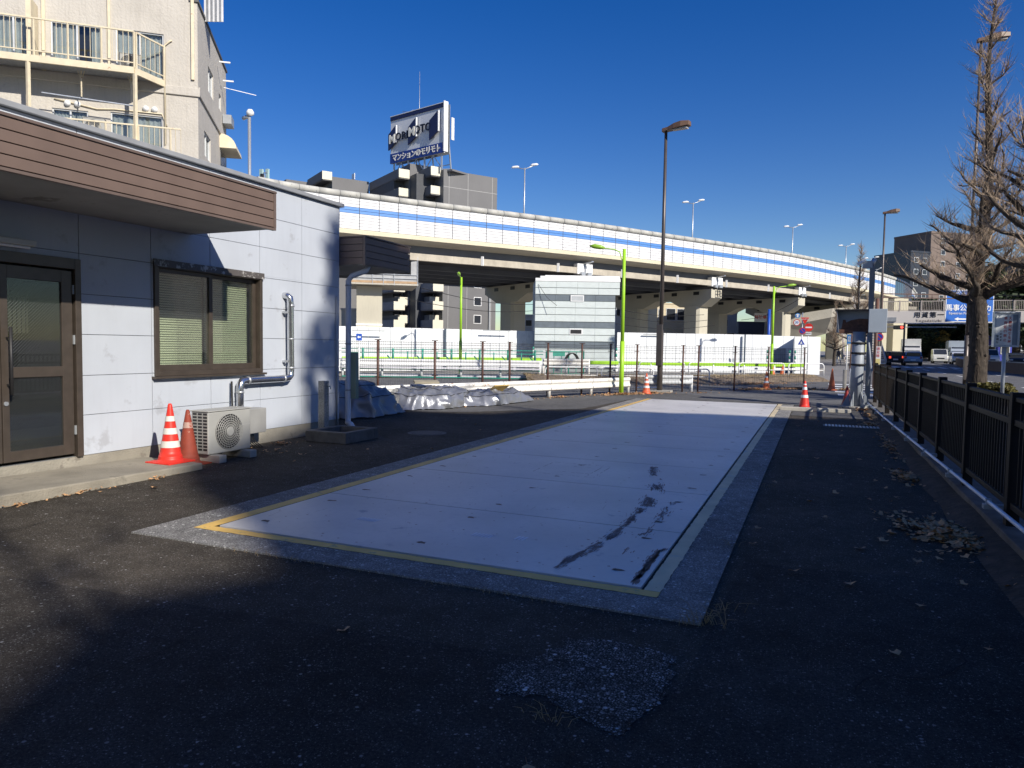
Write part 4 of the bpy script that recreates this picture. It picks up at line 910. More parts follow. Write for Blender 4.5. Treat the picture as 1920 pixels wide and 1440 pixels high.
for i in range(len(CL)):
    t_ = (CL[min(i+1, len(CL)-1)]-CL[max(i-1, 0)]).normalized(); nrm.append(Vector((-t_.y, t_.x)))
ST = list(zip(CL, nrm)); NS = len(ST)
for i in range(NS-1):
    (a, na), (b, nb) = ST[i], ST[i+1]; a2 = a.lerp(b, .012); b2 = a.lerp(b, .988); P_, Q_ = (a2, na), (b2, nb)
    isg = a.y > 158 and a.y < 182
    zb = 12.53; mb = MB(); 
    if isg:
        extr(P_, Q_, [(0, zb), (0, 15.5), (.1, 15.5), (.1, zb)], mb); pn = mb.build('barrier_panel', pang, hw)
    else:
        # boards 0.3 m high, a blue pair in the middle
        nb_ = 10; hb = (15.5-zb)/nb_
        for k in range(nb_):
            if k in (5, 6): continue
            extr(P_, Q_, [(0, zb+k*hb+.018), (0, zb+(k+1)*hb-.018), (.1, zb+(k+1)*hb-.018), (.1, zb+k*hb+.018)], mb)
        pn = mb.build('barrier_panel', pan, hw)
        mb = MB()
        for k in (5, 6): extr(P_, Q_, [(-.002, zb+k*hb+.018), (-.002, zb+(k+1)*hb-.018), (.098, zb+(k+1)*hb-.018), (.098, zb+k*hb+.018)], mb)
        mb.build('blue_board', panb, pn)
    mb = MB(); c0, c1 = V3(a2+na*.05, 15.78), V3(b2+nb*.05, 15.78); mb.tube([c0, c1], .31, 12); mb.build('cap_tube', tubec if not isg else pang, hw)
for i in range(NS): 
    a, na = ST[i]; MB().beam(V3(a+na*.0, 12.45), V3(a+na*.0, 15.6), .055, .05).build('barrier_post', slot, hw)
mb = MB()
for i in range(NS-1): extr(ST[i], ST[i+1], [(.06, 12.5), (.06, 15.5), (.12, 15.5), (.12, 12.5)], mb)
mb.build('barrier_backing', slot, hw)
def run(name, prof, m, i0=0, i1=NS-1):
    mb = MB(); K = len(prof); base = 0
    for i in range(i0, i1+1): mb.v += [V3(ST[i][0]+ST[i][1]*o, z) for o, z in prof]
    n = i1-i0
    for i in range(n):
        for k in range(K): mb.f.append([i*K+k, i*K+(k+1) % K, (i+1)*K+(k+1) % K, (i+1)*K+k]); mb.sm.append(False)
    mb.f += [list(range(K))[::-1], list(range(n*K, (n+1)*K))]; mb.sm += [False]*2
    return mb.build(name, m, hw)
run('parapet_curb', [(-.22, 12.05), (-.22, 12.4), (-.05, 12.5), (.3, 12.5), (.3, 12.05)], cream)
run('deck_slab', [(-.2, 12.04), (1.7, 11.72), (21, 11.72), (22.5, 12.04), (22.5, 12.5), (.3, 12.48), (.3, 12.06)], conc_light)
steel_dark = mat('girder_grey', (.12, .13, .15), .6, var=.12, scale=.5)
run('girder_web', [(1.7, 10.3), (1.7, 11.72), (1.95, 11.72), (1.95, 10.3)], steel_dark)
beamc = mat('beam_concrete', (.44, .40, .33), .85, var=.15, scale=1.2, streak=((.3, .27, .2), .4), bump=.3, bscale=6)
run('edge_beam', [(.9, 10.15), (.9, 10.85), (1.5, 10.85), (1.5, 10.15)], beamc)
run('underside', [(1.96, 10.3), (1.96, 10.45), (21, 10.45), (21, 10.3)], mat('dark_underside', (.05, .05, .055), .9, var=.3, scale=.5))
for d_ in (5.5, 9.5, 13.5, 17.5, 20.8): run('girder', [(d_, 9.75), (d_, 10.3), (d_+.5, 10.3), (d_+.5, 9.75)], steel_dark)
run('far_parapet', [(22.3, 12.5), (22.3, 14), (22.6, 14), (22.6, 12.5)], conc_light)
mb = MB()
for i in range(2, NS-1, 5): 
    a, na = ST[i]; mb.beam(V3(a+na*.82, 10.1), V3(a+na*.82, 11.1), .25, .18)
mb.build('beam_bracket', white, hw)
# stiffened white end sections where the beam passes a pier
def nearest(px, D):
    p = survey(px, 500, D); return min(range(NS), key=lambda i: (Vector((p.x, p.y))-CL[i]).length)
piers = [(nearest(1104, 83), 1), (nearest(1358, 97.5), 1), (nearest(1520, 110), 1)]
piers.append((nearest(1620, 126), 1))
pierm = mat('pier_concrete', (.5, .47, .38), .85, var=.07, scale=.3, streak=((.38, .35, .29), .35))
for ip, _ in piers:
    a, na = ST[ip]; fl = Vector((na.y, -na.x))    # along the road
    mb = MB(); extr((a-fl*1.15, na), (a+fl*1.15, na), [(.82, 10.08), (.82, 11.3), (1.55, 11.3), (1.55, 10.08)], mb); mb.build('pier_bracket', white, hw)
    # hammerhead cap: haunched beam across the deck, with bearings
    T = Matrix(((na.x, fl.x, 0, a.x), (na.y, fl.y, 0, a.y), (0, 0, 1, 0), (0, 0, 0, 1)))
    prof = [(.9, 9.7), (21.5, 9.7), (21.5, 8.7), (18.5, 7.4), (13.5, 7.4), (11, 8.4), (8.5, 8.4), (6.5, 7.4), (2.6, 7.4), (.9, 8.5)]
    vs = [T @ Vector((x, y, z)) for y in (-1.1, 1.1) for x, z in prof]; n = len(prof)
    pc = MB().add(vs, [list(range(n))[::-1], list(range(n, 2*n))]+[(k, (k+1) % n, n+(k+1) % n, n+k) for k in range(n)]).build('pier_cap', pierm, hw)
    mb = MB()
    for x in (3.5, 7.5, 11, 14.5, 18.5): mb.box(x-.5, x+.5, -1.13, 1.13, 9.0, 9.45, T)
    mb.build('bearing_recess', darkm, pc)
    for x0, x1 in ((3.0, 5.8), (14.4, 17.6)):
        c = MB(); q = [(x0+.35, -1.2), (x1-.35, -1.2), (x1, -.85), (x1, .85), (x1-.35, 1.2), (x0+.35, 1.2), (x0, .85), (x0, -.85)]
        c.prism(q, 0, 7.5, T); c.build('pier_column', pierm, hw)
    mb = MB()
    q0 = T @ Vector((.75, 0, 9.8)); mb.beam(q0, q0+Vector((0, 0, 1.5)), .12, .12); mb.box(.45, .75, -.8, -.25, 9.9, 10.3, T); mb.box(.45, .75, .2, .75, 9.9, 10.3, T); mb.beam(q0+Vector((-.2, 0, 1.5)), q0+Vector((1.0, -.4, 1.7)), .4, .12)
    mb.build('service_lamp', galv, hw)
# access ladder frame on the second visible cap
a, na = ST[piers[1][0]]; fl = Vector((na.y, -na.x))
T = Matrix(((na.x, fl.x, 0, a.x), (na.y, fl.y, 0, a.y), (0, 0, 1, 0), (0, 0, 0, 1)))
mb = MB()
for y in (-.2, .3, .9): mb.beam(T @ Vector((.6, y, 8.7)), T @ Vector((.6, y, 9.7)), .07, .07)
for z in (8.75, 9.2, 9.65): mb.beam(T @ Vector((.6, -.2, z)), T @ Vector((.6, .9, z)), .07, .07)
mb.build('access_frame', darkm, hw)
# tarped scaffold at the left pier
a, na = ST[nearest(785, 72.7)]; fl = Vector((na.y, -na.x))
sc = thing('pier_scaffold', 'tarped grey scaffold hung under the highway left of the dark span', 'scaffold', (a.x, a.y, 8))
tgrey = mat('grey_sheeting', (.36, .37, .38), .6, var=.15, scale=1.5, bump=.8, bscale=2)
q0, q1 = survey(656, 525, 72), survey(783, 525, 73.5)
wdt = (q1-q0); wdt.z = 0; dd = wdt.normalized(); bk = Vector((-dd.y, dd.x, 0))
def sbox(name, x0, x1, y0, y1, z0, z1, m):
    L_ = wdt.length; TT = Matrix(((dd.x, bk.x, 0, q0.x), (dd.y, bk.y, 0, q0.y), (0, 0, 1, 0), (0, 0, 0, 1))); return MB().box(x0*L_, x1*L_, y0, y1, z0, z1, TT).build(name, m, sc)
sbox('sheeting', 0, 1, 0, 7, 7.95, 8.6, tgrey); sbox('plank_edge', .02, .99, -.06, -.02, 7.72, 7.95, mat('plywood', (.4, .27, .16), .7, var=.2)); sbox('platform', -.01, 1.01, -.1, 7.2, 7.55, 7.7, conc_light)
sbox('upright_sheet', .9, 1.0, 0, .5, 8.6, 10.4, tgrey)
for f_x in (0, .33, .49, .65, 1.0): sbox('tube', f_x-.004, f_x+.004, -.12, -.07, 7.5, 8.7 if f_x < 1 else 10.5, galv)
for z_ in (8.2, 8.6): sbox('tube', 0, 1, -.12, -.08, z_, z_+.06, galv)
# its pier with a bright lower casing
pp0 = survey(692, 600, 75)
t = thing('cased_pier', 'square concrete pier with a cream-painted lower casing under the scaffold', 'pier', (pp0.x, pp0.y, 0), math.atan2(dd.y, dd.x))
MB().box(-1.3, 1.3, -1.0, 1.0, 0, 7.5).build('column', pierm, t, world=False); MB().box(-1.33, 1.3, -1.25, -1.05, 0, 3.4).build('casing', mat('cream_casing', (.74, .68, .5), .7, var=.04), t, world=False); MB().box(-1.36, 1.33, -1.3, -1.02, 3.4, 3.6).build('casing_cap', white, t, world=False)
# descending ramp on the right
rp = thing('highway_ramp', 'smooth concrete ramp girder sloping down beneath the highway on the right', 'ramp', (0, 125, 0))
r0, r1, r2, r3 = survey(1462, 640, 122), survey(1560, 600, 120), survey(1655, 580, 122), survey(1720, 575, 130)
for (a, za, ha), (b, zb_, hb_), m_ in (((r0, 7.2, 5.2), (r1, 8.6, 4.2), conc_light), ((r1, 8.6, 4.2), (r2, 9.4, 1.6), conc_light), ((r2, 9.4, 1.6), (r3, 9.7, 1.4), conc_light)):
    nx = Vector((-.25, .97, 0)); vs = []
    for p, z_, h_ in ((a, za, ha), (b, zb_, hb_)):
        for k, (dz, dn) in enumerate(((0, 0), (-h_*.35, .4), (-h_, 3.5), (-h_, 7), (0, 9))): vs.append(Vector((p.x, p.y, z_+dz))+nx*dn)
    MB().add(vs, [(i, (i+1) % 5, 5+(i+1) % 5, 5+i) for i in range(5)]+[(0, 1, 2, 3, 4), (5, 6, 7, 8, 9)]).build('ramp_segment', m_, rp)
# highway lamps
def hw_lamp(px, ytop, D, label, src=None):
    p = survey(px, ytop, D)
    if src is None:
        t = thing('highway_lamp', label, 'street lamp', (p.x, p.y, 12.8), R(20), 'twin-headed lamps on the elevated highway')
        MB().tube([(0, 0, 0), (0, 0, 8.5)], [.1, .07], 10).build('pole', galv, t, world=False)
        MB().tube([(-1.1, 0, 8.55), (0, 0, 8.35), (1.1, 0, 8.75)], .05, 6).build('arm', galv, t, world=False)
        for s_, z_ in ((-1.1, 8.55), (1.1, 8.8)): MB().tube([(s_-.45, 0, z_-.05), (s_-.25, 0, z_), (s_+.25, 0, z_+.05), (s_+.45, 0, z_+.06)], [.05, .13, .13, .05], 10).build('lamp_head', white, t, world=False)
        t.scale = (1, 1, (p.z-12.8)/8.7); return t
    t = copy_tree(src); t.location = (p.x, p.y, 12.8); t.scale = (1, 1, (p.z-12.8)/8.7); t['label'] = label; return t
hl = hw_lamp(984, 311, 82, 'twin highway lamp left of the tall brown pole')
hw_lamp(1300, 377, 100, 'twin highway lamp right of the tall brown pole', hl)
hw_lamp(1487, 423, 119, 'twin highway lamp midway along the right stretch', hl)
hw_lamp(1587, 459, 135, 'twin highway lamp near the small bare tree top', hl)
hw_lamp(1634, 483, 150, 'farthest but one twin highway lamp, behind the camera post', hl)
hw_lamp(1644, 503, 168, 'farthest and smallest twin highway lamp, beside the slim brown lamp', hl)
p = survey(468, 335, 62); t = thing('camera_mast', 'grey mast with a domed camera rising behind the office roof', 'mast', (p.x, p.y, 12))
MB().tube([(p.x, p.y, 0), (p.x, p.y, 20.9)], .14, 12).build('pole', galv, t)
MB().lathe([(.0, .5), (.2, .45), (.32, .25), (.32, .05), (.1, -.1)], (p.x+.1, p.y, 21.1), 16).build('dome', white, t); MB().cyl((p.x-.7, p.y, 20.9), (p.x-.1, p.y, 21.0), .16).build('floodlight', galv, t)
p = survey(495, 330, 66); t = thing('cell_antenna', 'pale teal mobile phone antenna cluster above the office roof line', 'antenna', (p.x, p.y, 15))
MB().cyl((p.x, p.y, 12), (p.x, p.y, 17.0), .07).build('mast', galv, t)
for dx, dy, w_ in ((-.3, 0, .17), (.32, .1, .15), (.0, -.25, .14)): MB().box(p.x+dx-w_, p.x+dx+w_, p.y+dy-.1, p.y+dy+.1, 16.1 if dx else 16.4, 17.5 if dx else 17.0).build('antenna_panel', mat('antenna_teal', (.35, .5, .5), .5) if dx else darkm, t)
MB().box(p.x-.4, p.x+.4, p.y-.03, p.y+.03, 17.1, 17.2).box(p.x-.4, p.x+.4, p.y-.03, p.y+.03, 16.3, 16.4).build('crossbar', galv, t)

# ------------------------------------------------------------------ grey stepped apartment block + billboard
u_ = Vector((.56, .828, 0)).normalized(); w_v = Vector((-u_.y, u_.x, 0)); K0 = Vector((-57.77, 105.5, 0))
TB = Matrix(((u_.x, w_v.x, 0, K0.x), (u_.y, w_v.y, 0, K0.y), (0, 0, 1, 0), (0, 0, 0, 1)))
gb_ = thing('grey_apartment_block', 'dark grey stepped apartment block behind the highway, billboard on its roof', 'building', tuple(K0), math.atan2(u_.y, u_.x))
gw = mat('grey_cladding', (.15, .15, .155), .75, var=.06, scale=.3, streak=((.11, .11, .115), .4)); par = mat('cream_parapet', (.66, .63, .52), .7, var=.04); dk = mat('recess_dark', (.06, .065, .075), .7)
winm = mat('dark_window', (.03, .035, .045), .15)
def gbx(name, u0, u1, w0, w1, z0, z1, m, parent=None): return MB().box(u0, u1, w0, w1, z0, z1, TB).build(name, m, parent or gb_)
gbx('tower', 0, 10.4, 0, 12, 0, 30.5, gw)
lines = MB()
for z in (27.7, 24.7): lines.box(.0, 10.4, -.012, 0, z, z+.08, TB)
for x in (1.0, 4.6, 9.4): lines.box(x, x+.08, -.013, 0, 0, 30.4, TB)
lines.build('joint_line', mat('pale_joint', (.35, .35, .35), .8), gb_)
gbx('middle_block', -3.5, -.02, 5.7, 17, 0, 30.9, gw); gbx('left_block', -12.4, -5.5, 19.1, 30, 0, 31.2, gw); gbx('far_left_block', -18.1, -14.2, 27.9, 38, 0, 31.6, gw)
gbx('recess_wall', -3.4, -.02, 3.2, 5.6, 0, 30, dk); gbx('recess_wall', -5.4, -3.52, 8, 19, 0, 29.5, dk); gbx('recess_wall', -14.1, -12.42, 22, 29, 0, 29.5, dk)
gbx('penthouse', -3.3, 6, 6, 12, 30.9, 32.2, gw)
wproto = None
for u0, u1, w0, w1, top in ((-1.83, -.02, 1.0, 5.69, 31.0), (-5.46, -3.52, 5.71, 19.09, 31.0), (-14.2, -12.42, 19.11, 27.89, 32.0)):
    for k in range(10):
        z1 = top-3.05*k; 
        if z1 < 4: break
        b_ = gbx('balcony', u0+.1, u1, w0+.1, w1, z1-1.6, z1-1.35, gw)
        MB().box(u0, u1, w0, w0+.12, z1-1.45, z1-.1 if k else z1, TB).build('end_parapet', par, b_)
        MB().box(u0, u0+.12, w0+.125, w1-.01, z1-1.45, z1-.1 if k else z1, TB).build('front_parapet', gw, b_)
        if k: MB().box(u0+1.2, u0+1.25, w0+1.2, w0+2.6, z1-1.3, z1+.6, TB).build('balcony_door', winm, b_)
for k in range(9):
    z = 2.2+3.05*k
    if k < 4:
        wi = gbx('window', 6.0, 7.5, -.05, -.015, z, z+1.5, white)
        MB().box(6.1, 7.4, -.06, -.051, z+.1, z+1.4, TB).build('pane', winm, wi)
gbx('corner_pipe', 8.9, 9.2, -.3, -.05, 0, 14, greym)
gbx('awning_strip', -.5, 10.6, -.8, -.02, 11.9, 12.5, white)
gbx('roof_dish', -8.3, -8.2, 19, 20.4, 31.3, 32.4, white)
# low neighbour seen under the deck, left
tb = thing('low_apartment_wing', 'low grey wing with balconies seen under the highway beside the cased pier', 'building', tuple(K0))
for k, (u0, u1, w0, w1) in enumerate(((-2.5, -.6, -1.5, 5), (-7, -5.0, 4, 14))):
    for j in range(3):
        z1 = 5.6+3.05*j
        b_ = MB().box(u0, u1, w0+.13, w1, z1-1.5, z1-1.3, TB).build('balcony', gw, tb)
        MB().box(u0, u1, w0, w0+.12, z1-1.4, z1, TB).build('end_parapet', par, b_); MB().box(u0, u0+.12, w0+.13, w1, z1-1.4, z1, TB).build('front_parapet', mat('mid_grey', (.22, .22, .23), .8), b_)

bbL, bbR = Vector((-70.0, 108.5, 0)), Vector((-57.5, 105.0, 0)); bd = (bbR-bbL).normalized(); bn = Vector((bd.y, -bd.x, 0))
W_ = (bbR-bbL).length; Z0, Z1 = 33.1, 41.2
TBB = Matrix(((bd.x, -bn.x, 0, bbL.x), (bd.y, -bn.y, 0, bbL.y), (0, 0, 1, 0), (0, 0, 0, 1)))
bill = thing('billboard', 'large white and navy rooftop billboard on a steel frame above the grey block', 'billboard', (bbL.x, bbL.y, 31), math.atan2(bd.y, bd.x))
bwh = mat('billboard_white', (.62, .64, .68), .5, var=.05, scale=.6, streak=((.45, .46, .5), .3)); bnv = mat('billboard_navy', (.012, .014, .06), .4); bbl = mat('billboard_blue', (.015, .04, .22), .4)
def bbx(name, x0, x1, y0, y1, z0, z1, m, p=bill): return MB().box(x0, x1, y0, y1, z0, z1, TBB).build(name, m, p)
face_p = bbx('face_panel', 0, W_, 0, .3, Z0, Z1, bwh)
bbx('top_band', 0, W_, -.12, -.002, Z1-.75, Z1-.1, bnv); bbx('top_edge', -.05, W_, -.16, .32, Z1-.08, Z1+.04, bwh)
bbx('slogan_band', 0, W_, -.14, -.002, Z0, Z0+1.65, bbl)
bbx('side_panel', W_+.002, W_+.2, -.2, .75, Z0+.2, Z1+.2, white); bbx('back_panel', W_+.35, W_+.5, 1.3, 1.9, Z0+2.3, Z1-2.2, white)
bbx('back_sheet', 0, W_, 1.3, 1.4, Z0, Z1, greym)
def slab(x0, x1, zb0, zt0, zb1, zt1):
    vs = [TBB @ Vector((x, y, z)) for y in (-.5, -.25) for x, z in ((x0, zb0), (x1, zb1), (x1, zt1), (x0, zt0))]
    return MB().add(vs, [(0, 1, 2, 3), (7, 6, 5, 4), (0, 4, 5, 1), (1, 5, 6, 2), (2, 6, 7, 3), (3, 7, 4, 0)])
zc = Z0+1.65
for x0, x1, zb, zt in ((-.1, 1.75, .85, 4.0), (4.9, 6.75, 1.0, 4.4), (10.0, 12.0, 1.0, 4.6)):
    vs = []
    slab(x0, x1, zc+zb-.25, zc+zt-.7, zc+zb+.85, zc+zt+.6).build('emblem_plate', bnv, bill)
    slab(x1+.002, x1+.18, zc+zb+.85, zc+zt+.6, zc+zb+.9, zc+zt+.65).build('emblem_edge', white, bill)
def btext(s_, x, z, size, m, out=.5, sx=1, ext=.08, spacing=1, bold=0):
    loc = TBB @ Vector((x, -out, z)); M_ = WM[bill.name].inverted() @ face(loc, bn); return text(s_, size, m, bill, M_, ext=ext, sx=sx, spacing=spacing, bold=bold)
wl = mat('letter_white', (.8, .78, .7), .5); kl = mat('letter_black', (.012, .012, .02), .4)
btext('M', .95, zc+2.3, 2.1, wl, .56, 1, .04, bold=.04); btext('ORI', 3.25, zc+2.55, 1.75, kl, .4, 1, .1, 1.15, .03)
btext('M', 5.85, zc+2.75, 2.1, wl, .56, 1, .04, bold=.04); btext('OTO', 8.35, zc+2.95, 1.75, kl, .4, 1, .1, 1.1, .03)
btext('マンションのモリモト', W_/2, Z0+.8, 1.32, wl, .17, .9, .03, .98, .03)
fr_ = MB()
for x in (.6, 4.2, 8.2, 12.2):
    fr_.beam(TBB @ Vector((x, .3, 30.4)), TBB @ Vector((x, .3, Z0)), .25, .25); fr_.beam(TBB @ Vector((x, 2.6, 30.4)), TBB @ Vector((x, 1.2, Z1)), .2, .2)
for x0, x1 in ((.6, 4.2), (4.2, 8.2), (8.2, 12.2)):
    fr_.beam(TBB @ Vector((x0, .3, 30.8)), TBB @ Vector(((x0+x1)/2, .3, Z0)), .12, .12); fr_.beam(TBB @ Vector((x1, .3, 30.8)), TBB @ Vector(((x0+x1)/2, .3, Z0)), .12, .12)
    fr_.beam(TBB @ Vector((x0, 2.5, 31.8)), TBB @ Vector((x1, 2.5, 31.8)), .12, .12); fr_.beam(TBB @ Vector((x0, .3, 31.0)), TBB @ Vector((x1, 2.3, 31.0)), .12, .12)
fr_.build('support_frame', galv, bill)
bbx('roof_deck', -2, W_+1, 1.0, 9, 30.2, 30.5, gw)
MB().cyl(TBB @ Vector((5.6, 1.5, 31)), TBB @ Vector((5.6, 1.5, 48.2)), .09, .03, n=8).build('mast', galv, bill)
MB().tube([TBB @ Vector((2, 1, Z1)), TBB @ Vector((2, 1, Z1+.9)), TBB @ Vector((3.4, 1, Z1+.5)), TBB @ Vector((4.6, 1, Z1+.6))], .05, 5).build('roof_rail', galv, bill)

# ------------------------------------------------------------------ cream apartment building, upper left
hd1, hd2 = Vector((.755, .656, 0)).normalized(), Vector((-.6, .8, 0)); Cc = Vector((-19.35, 18.25, 0)); nF = Vector((hd1.y, -hd1.x, 0))
TA = Matrix(((hd1.x, nF.x, 0, Cc.x), (hd1.y, nF.y, 0, Cc.y), (0, 0, 1, 0), (0, 0, 0, 1)))   # x along facade (negative left), y outwards
nS = Vector((hd2.y, -hd2.x, 0)); TS = Matrix(((hd2.x, nS.x, 0, Cc.x), (hd2.y, nS.y, 0, Cc.y), (0, 0, 1, 0), (0, 0, 0, 1)))
ap = thing('cream_apartment_building', 'rough cream rendered apartment building with steel balconies at upper left', 'building', tuple(Cc))
ren = mat('cream_render', (.5, .47, .42), .9, var=.07, scale=1.2, bump=.9, bscale=14, streak=((.36, .33, .29), .35)); iron = mat('cream_iron', (.66, .58, .42), .55, var=.08, scale=5, spots=[((.38, .18, .08), .64, 7)])
c1_ = Cc+hd1*(-16); c2_ = Cc+hd2*6.3; c3_ = c1_+hd2*6.3
zsplit = 10.02
def poly4(z0, z1, grow=0):
    a = Cc+(hd1-hd2)*grow; b = c2_+(hd1+hd2)*grow*.7; c = c3_+(-hd1+hd2)*grow*.7; d = c1_-hd2*grow
    return MB().prism([(a.x, a.y), (b.x, b.y), (c.x, c.y), (d.x, d.y)], z0, z1)
# facades pierced for windows: built from rectangles round the openings
fwin = [(-5.9, -4.68, 10.12, 11.55), (-4.27, -2.82, 10.12, 11.55), (-2.44, -1.03, 10.12, 11.57), (-4.27, -3.26, 7.75, 8.84), (-2.62, -1.08, 7.25, 8.90), (-8.2, -6.9, 10.12, 11.55), (-8.2, -6.9, 7.3, 8.9)]
swin = [(1.98, 3.1, 10.55, 11.45), (1.12, 2.4, 8.05, 8.9), (4.4, 4.95, 10.7, 11.3)]
def pierced(T, x0, x1, z0, z1, wins, name, depth=-.2):
    xs = sorted({x0, x1, *[a for w in wins for a in w[:2]]}); zs = sorted({z0, z1, *[a for w in wins for a in w[2:]]}); mb = MB()
    for a, b in zip(xs[:-1], xs[1:]):
        for c, d in zip(zs[:-1], zs[1:]):
            if any(a >= w[0]-1e-6 and b <= w[1]+1e-6 and c >= w[2]-1e-6 and d <= w[3]+1e-6 for w in wins): continue
            mb.box(a, b, depth, 0, c, d, T)
    return mb.build(name, ren, ap, fix=True)
pierced(TA, -16, 0, 0, 16.6, fwin, 'front_wall'); pierced(TS, .001, 6.3, 0, 12.75, swin, 'side_wall')
poly4(-.1, 12.7).v
inner = MB(); a = Cc-hd1*.3+hd2*.3; b = c2_-hd1*.3; c = c3_; d = c1_+hd2*.3
MB().prism([(a.x, a.y), (b.x, b.y), (c.x, c.y), (d.x, d.y)], 0, 12.6).build('inner_core', mat('room_dark', (.06, .055, .05), .9), ap)
MB().box(-16, .06, -.02, .06, 9.66, 9.94, TA).box(.0, 6.35, .001, .06, 9.72, 10.0, TS).build('string_course', ren, ap, bevel=.02)
MB().box(-.06, 6.4, -.25, .05, 12.75, 12.84, TS).build('side_coping', mat('coping_dark', (.1, .1, .1), .6), ap)
curt = mat('pale_curtain', (.75, .76, .76), .8, var=.1, scale=3); frame_w = mat('window_frame_pale', (.6, .62, .63), .4, metal=.2)
cg = glass('flat_glass', (.75, .78, .78), .7)
def window(T, w, curtain=True, parent=ap, dark=.5):
    x0, x1, z0, z1 = w; fw = .04
    f = MB().box(x0, x0+fw, -.14, -.04, z0, z1, T).box(x1-fw, x1, -.14, -.04, z0, z1, T).box(x0+fw, x1-fw, -.14, -.04, z1-fw, z1, T).box(x0+fw, x1-fw, -.14, -.04, z0, z0+fw, T).box((x0+x1)/2-.025, (x0+x1)/2+.025, -.13, -.05, z0+fw, z1-fw, T).build('window', frame_w, parent)
    MB().box(x0+fw, x1-fw, -.1, -.09, z0+fw, z1-fw, T).build('pane', cg, f)
    if curtain:
        mb = MB(); n = 36; 
        for k in range(n):
            a, b = x0+fw+(x1-x0-2*fw)*k/n, x0+fw+(x1-x0-2*fw)*(k+1)/n
            ya, yb = -.17+.02*math.sin(k*1.7), -.17+.02*math.sin((k+1)*1.7)
            if curtain == 2 and (x0+x1)/2 < a < (x0+x1)/2+(x1-x0)*.25: continue
            mb.add([T @ Vector((a, ya, z0)), T @ Vector((b, yb, z0)), T @ Vector((b, yb, z1)), T @ Vector((a, ya, z1))], [(0, 1, 2, 3)])
        mb.build('curtain', curt, f, fix=False)
for k, w in enumerate(fwin): window(TA, w, 2 if k == 1 else 1)
for w in swin: window(TS, w)
# balcony on the upper floor: platform, railing, posts
bal_ = MB().box(-9, -1.78, .02, 1.0, 9.98, 10.04, TA).build('balcony', galv, ap)
MB().box(-9, -1.74, .96, 1.04, 9.86, 10.06, TA).build('edge_beam', iron, bal_); MB().beam(TA @ Vector((-1.74, 1.0, 9.96)), TA @ Vector((-1.02, .05, 9.96)), .06, .2).build('edge_beam', iron, bal_)
MB().add([TA @ Vector(q) for q in ((-1.78, .02, 9.99), (-1.05, .02, 9.99), (-1.78, .98, 9.99), (-1.78, .02, 10.03), (-1.05, .02, 10.03), (-1.78, .98, 10.03))], [(0, 1, 2), (3, 4, 5), (0, 1, 4, 3), (1, 2, 5, 4), (2, 0, 3, 5)]).build('corner_plate', galv, bal_)
def rail_run(p, q, zt, zb, n, parent, big=6):
    mb = MB(); mb.beam(Vector((p.x, p.y, zt)), Vector((q.x, q.y, zt)), .045, .045); mb.build('handrail', iron, parent); MB().beam(Vector((p.x, p.y, zb)), Vector((q.x, q.y, zb)), .03, .03).build('bottom_rail', iron, parent)
    mb = MB()
    for k in range(n+1):
        s = p.lerp(q, k/n); w = .045 if k % big == 0 else .014; mb.beam(Vector((s.x, s.y, zb-(.15 if k % big == 0 else 0))), Vector((s.x, s.y, zt)), w, w)
    mb.build('railing_bars', iron, parent)
rail_run(TA @ Vector((-9, 1, 0)), TA @ Vector((-1.74, 1, 0)), 11.16, 10.2, 48, bal_); rail_run(TA @ Vector((-1.69, .94, 0)), TA @ Vector((-1.02, .05, 0)), 11.16, 10.2, 6, bal_)
for x in (-4.62, -1.72): MB().beam(TA @ Vector((x, 1.0, 4)), TA @ Vector((x, 1.0, 9.86)), .09, .09).build('balcony_post', iron, ap)
for x in (-3.3, -1.9): MB().beam(TA @ Vector((x, .6, 9.1)), TA @ Vector((x, .6, 9.9)), .03, .03).beam(TA @ Vector((x, .6, 9.6)), TA @ Vector((x-.1, .6, 9.9)), .02, .02).beam(TA @ Vector((x, .6, 9.6)), TA @ Vector((x+.1, .6, 9.9)), .02, .02).build('hanger', iron, ap)
MB().beam(TA @ Vector((-4.4, .55, 9.12)), TA @ Vector((-1.8, .55, 9.0)), .02, .03).build('clothes_pole', galv, ap)
# lower balcony, its rail just above the office roof
lb = MB().box(-9, -.35, .02, .95, 7.1, 7.2, TA).build('balcony', galv, ap)
mb = MB(); q0 = TA @ Vector((-9, 1, 0)); q1 = TA @ Vector((-.42, 1.0, 0)); rail_run(q0, q1, 8.28, 7.25, 56, lb)
# screen between flats, pipes, vents
MB().box(-4.74, -4.6, .02, .7, 10.05, 11.9, TA).build('privacy_screen', iron, ap)
for x, z0, w in ((-4.45, 9.95, .1), (-2.62, 10.2, .08), (-.15, 10.2, .1)):
    MB().box(x-w/2, x+w/2, .0, .07, z0, 16.5, TA).build('pipe_cover', iron, ap, bevel=.01)
axF = Matrix.Rotation(math.atan2(nF.y, nF.x), 3, 'Z') @ Matrix.Rotation(R(90), 3, 'Y')
for x, z in ((-3.83, 9.02), (-3.55, 9.02), (-1.58, 9.1), (-1.32, 9.1)):
    MB().lathe([(.095, 0), (.095, .05), (.07, .1), (.0, .12)], TA @ Vector((x, .0, z)), 16, axF).build('vent_hood', white, ap)
MB().tube([TA @ Vector(q) for q in ((-4.2, .03, 9.12), (-3, .04, 8.93), (-2.5, .03, 8.98), (-1.1, .03, 8.98), (-.95, .03, 8.6))], .022, 6).build('pipe', iron, ap)
MB().tube([TA @ Vector(q) for q in ((-1.0, .05, 8.0), (-1.0, .05, 11.2), (-.85, .05, 11.35), (-.78, .05, 11.4))], .03, 6).build('pipe', iron, ap)
MB().box(6.32-6.3+.0, .05, 0, .01, 0, .01, TS).v
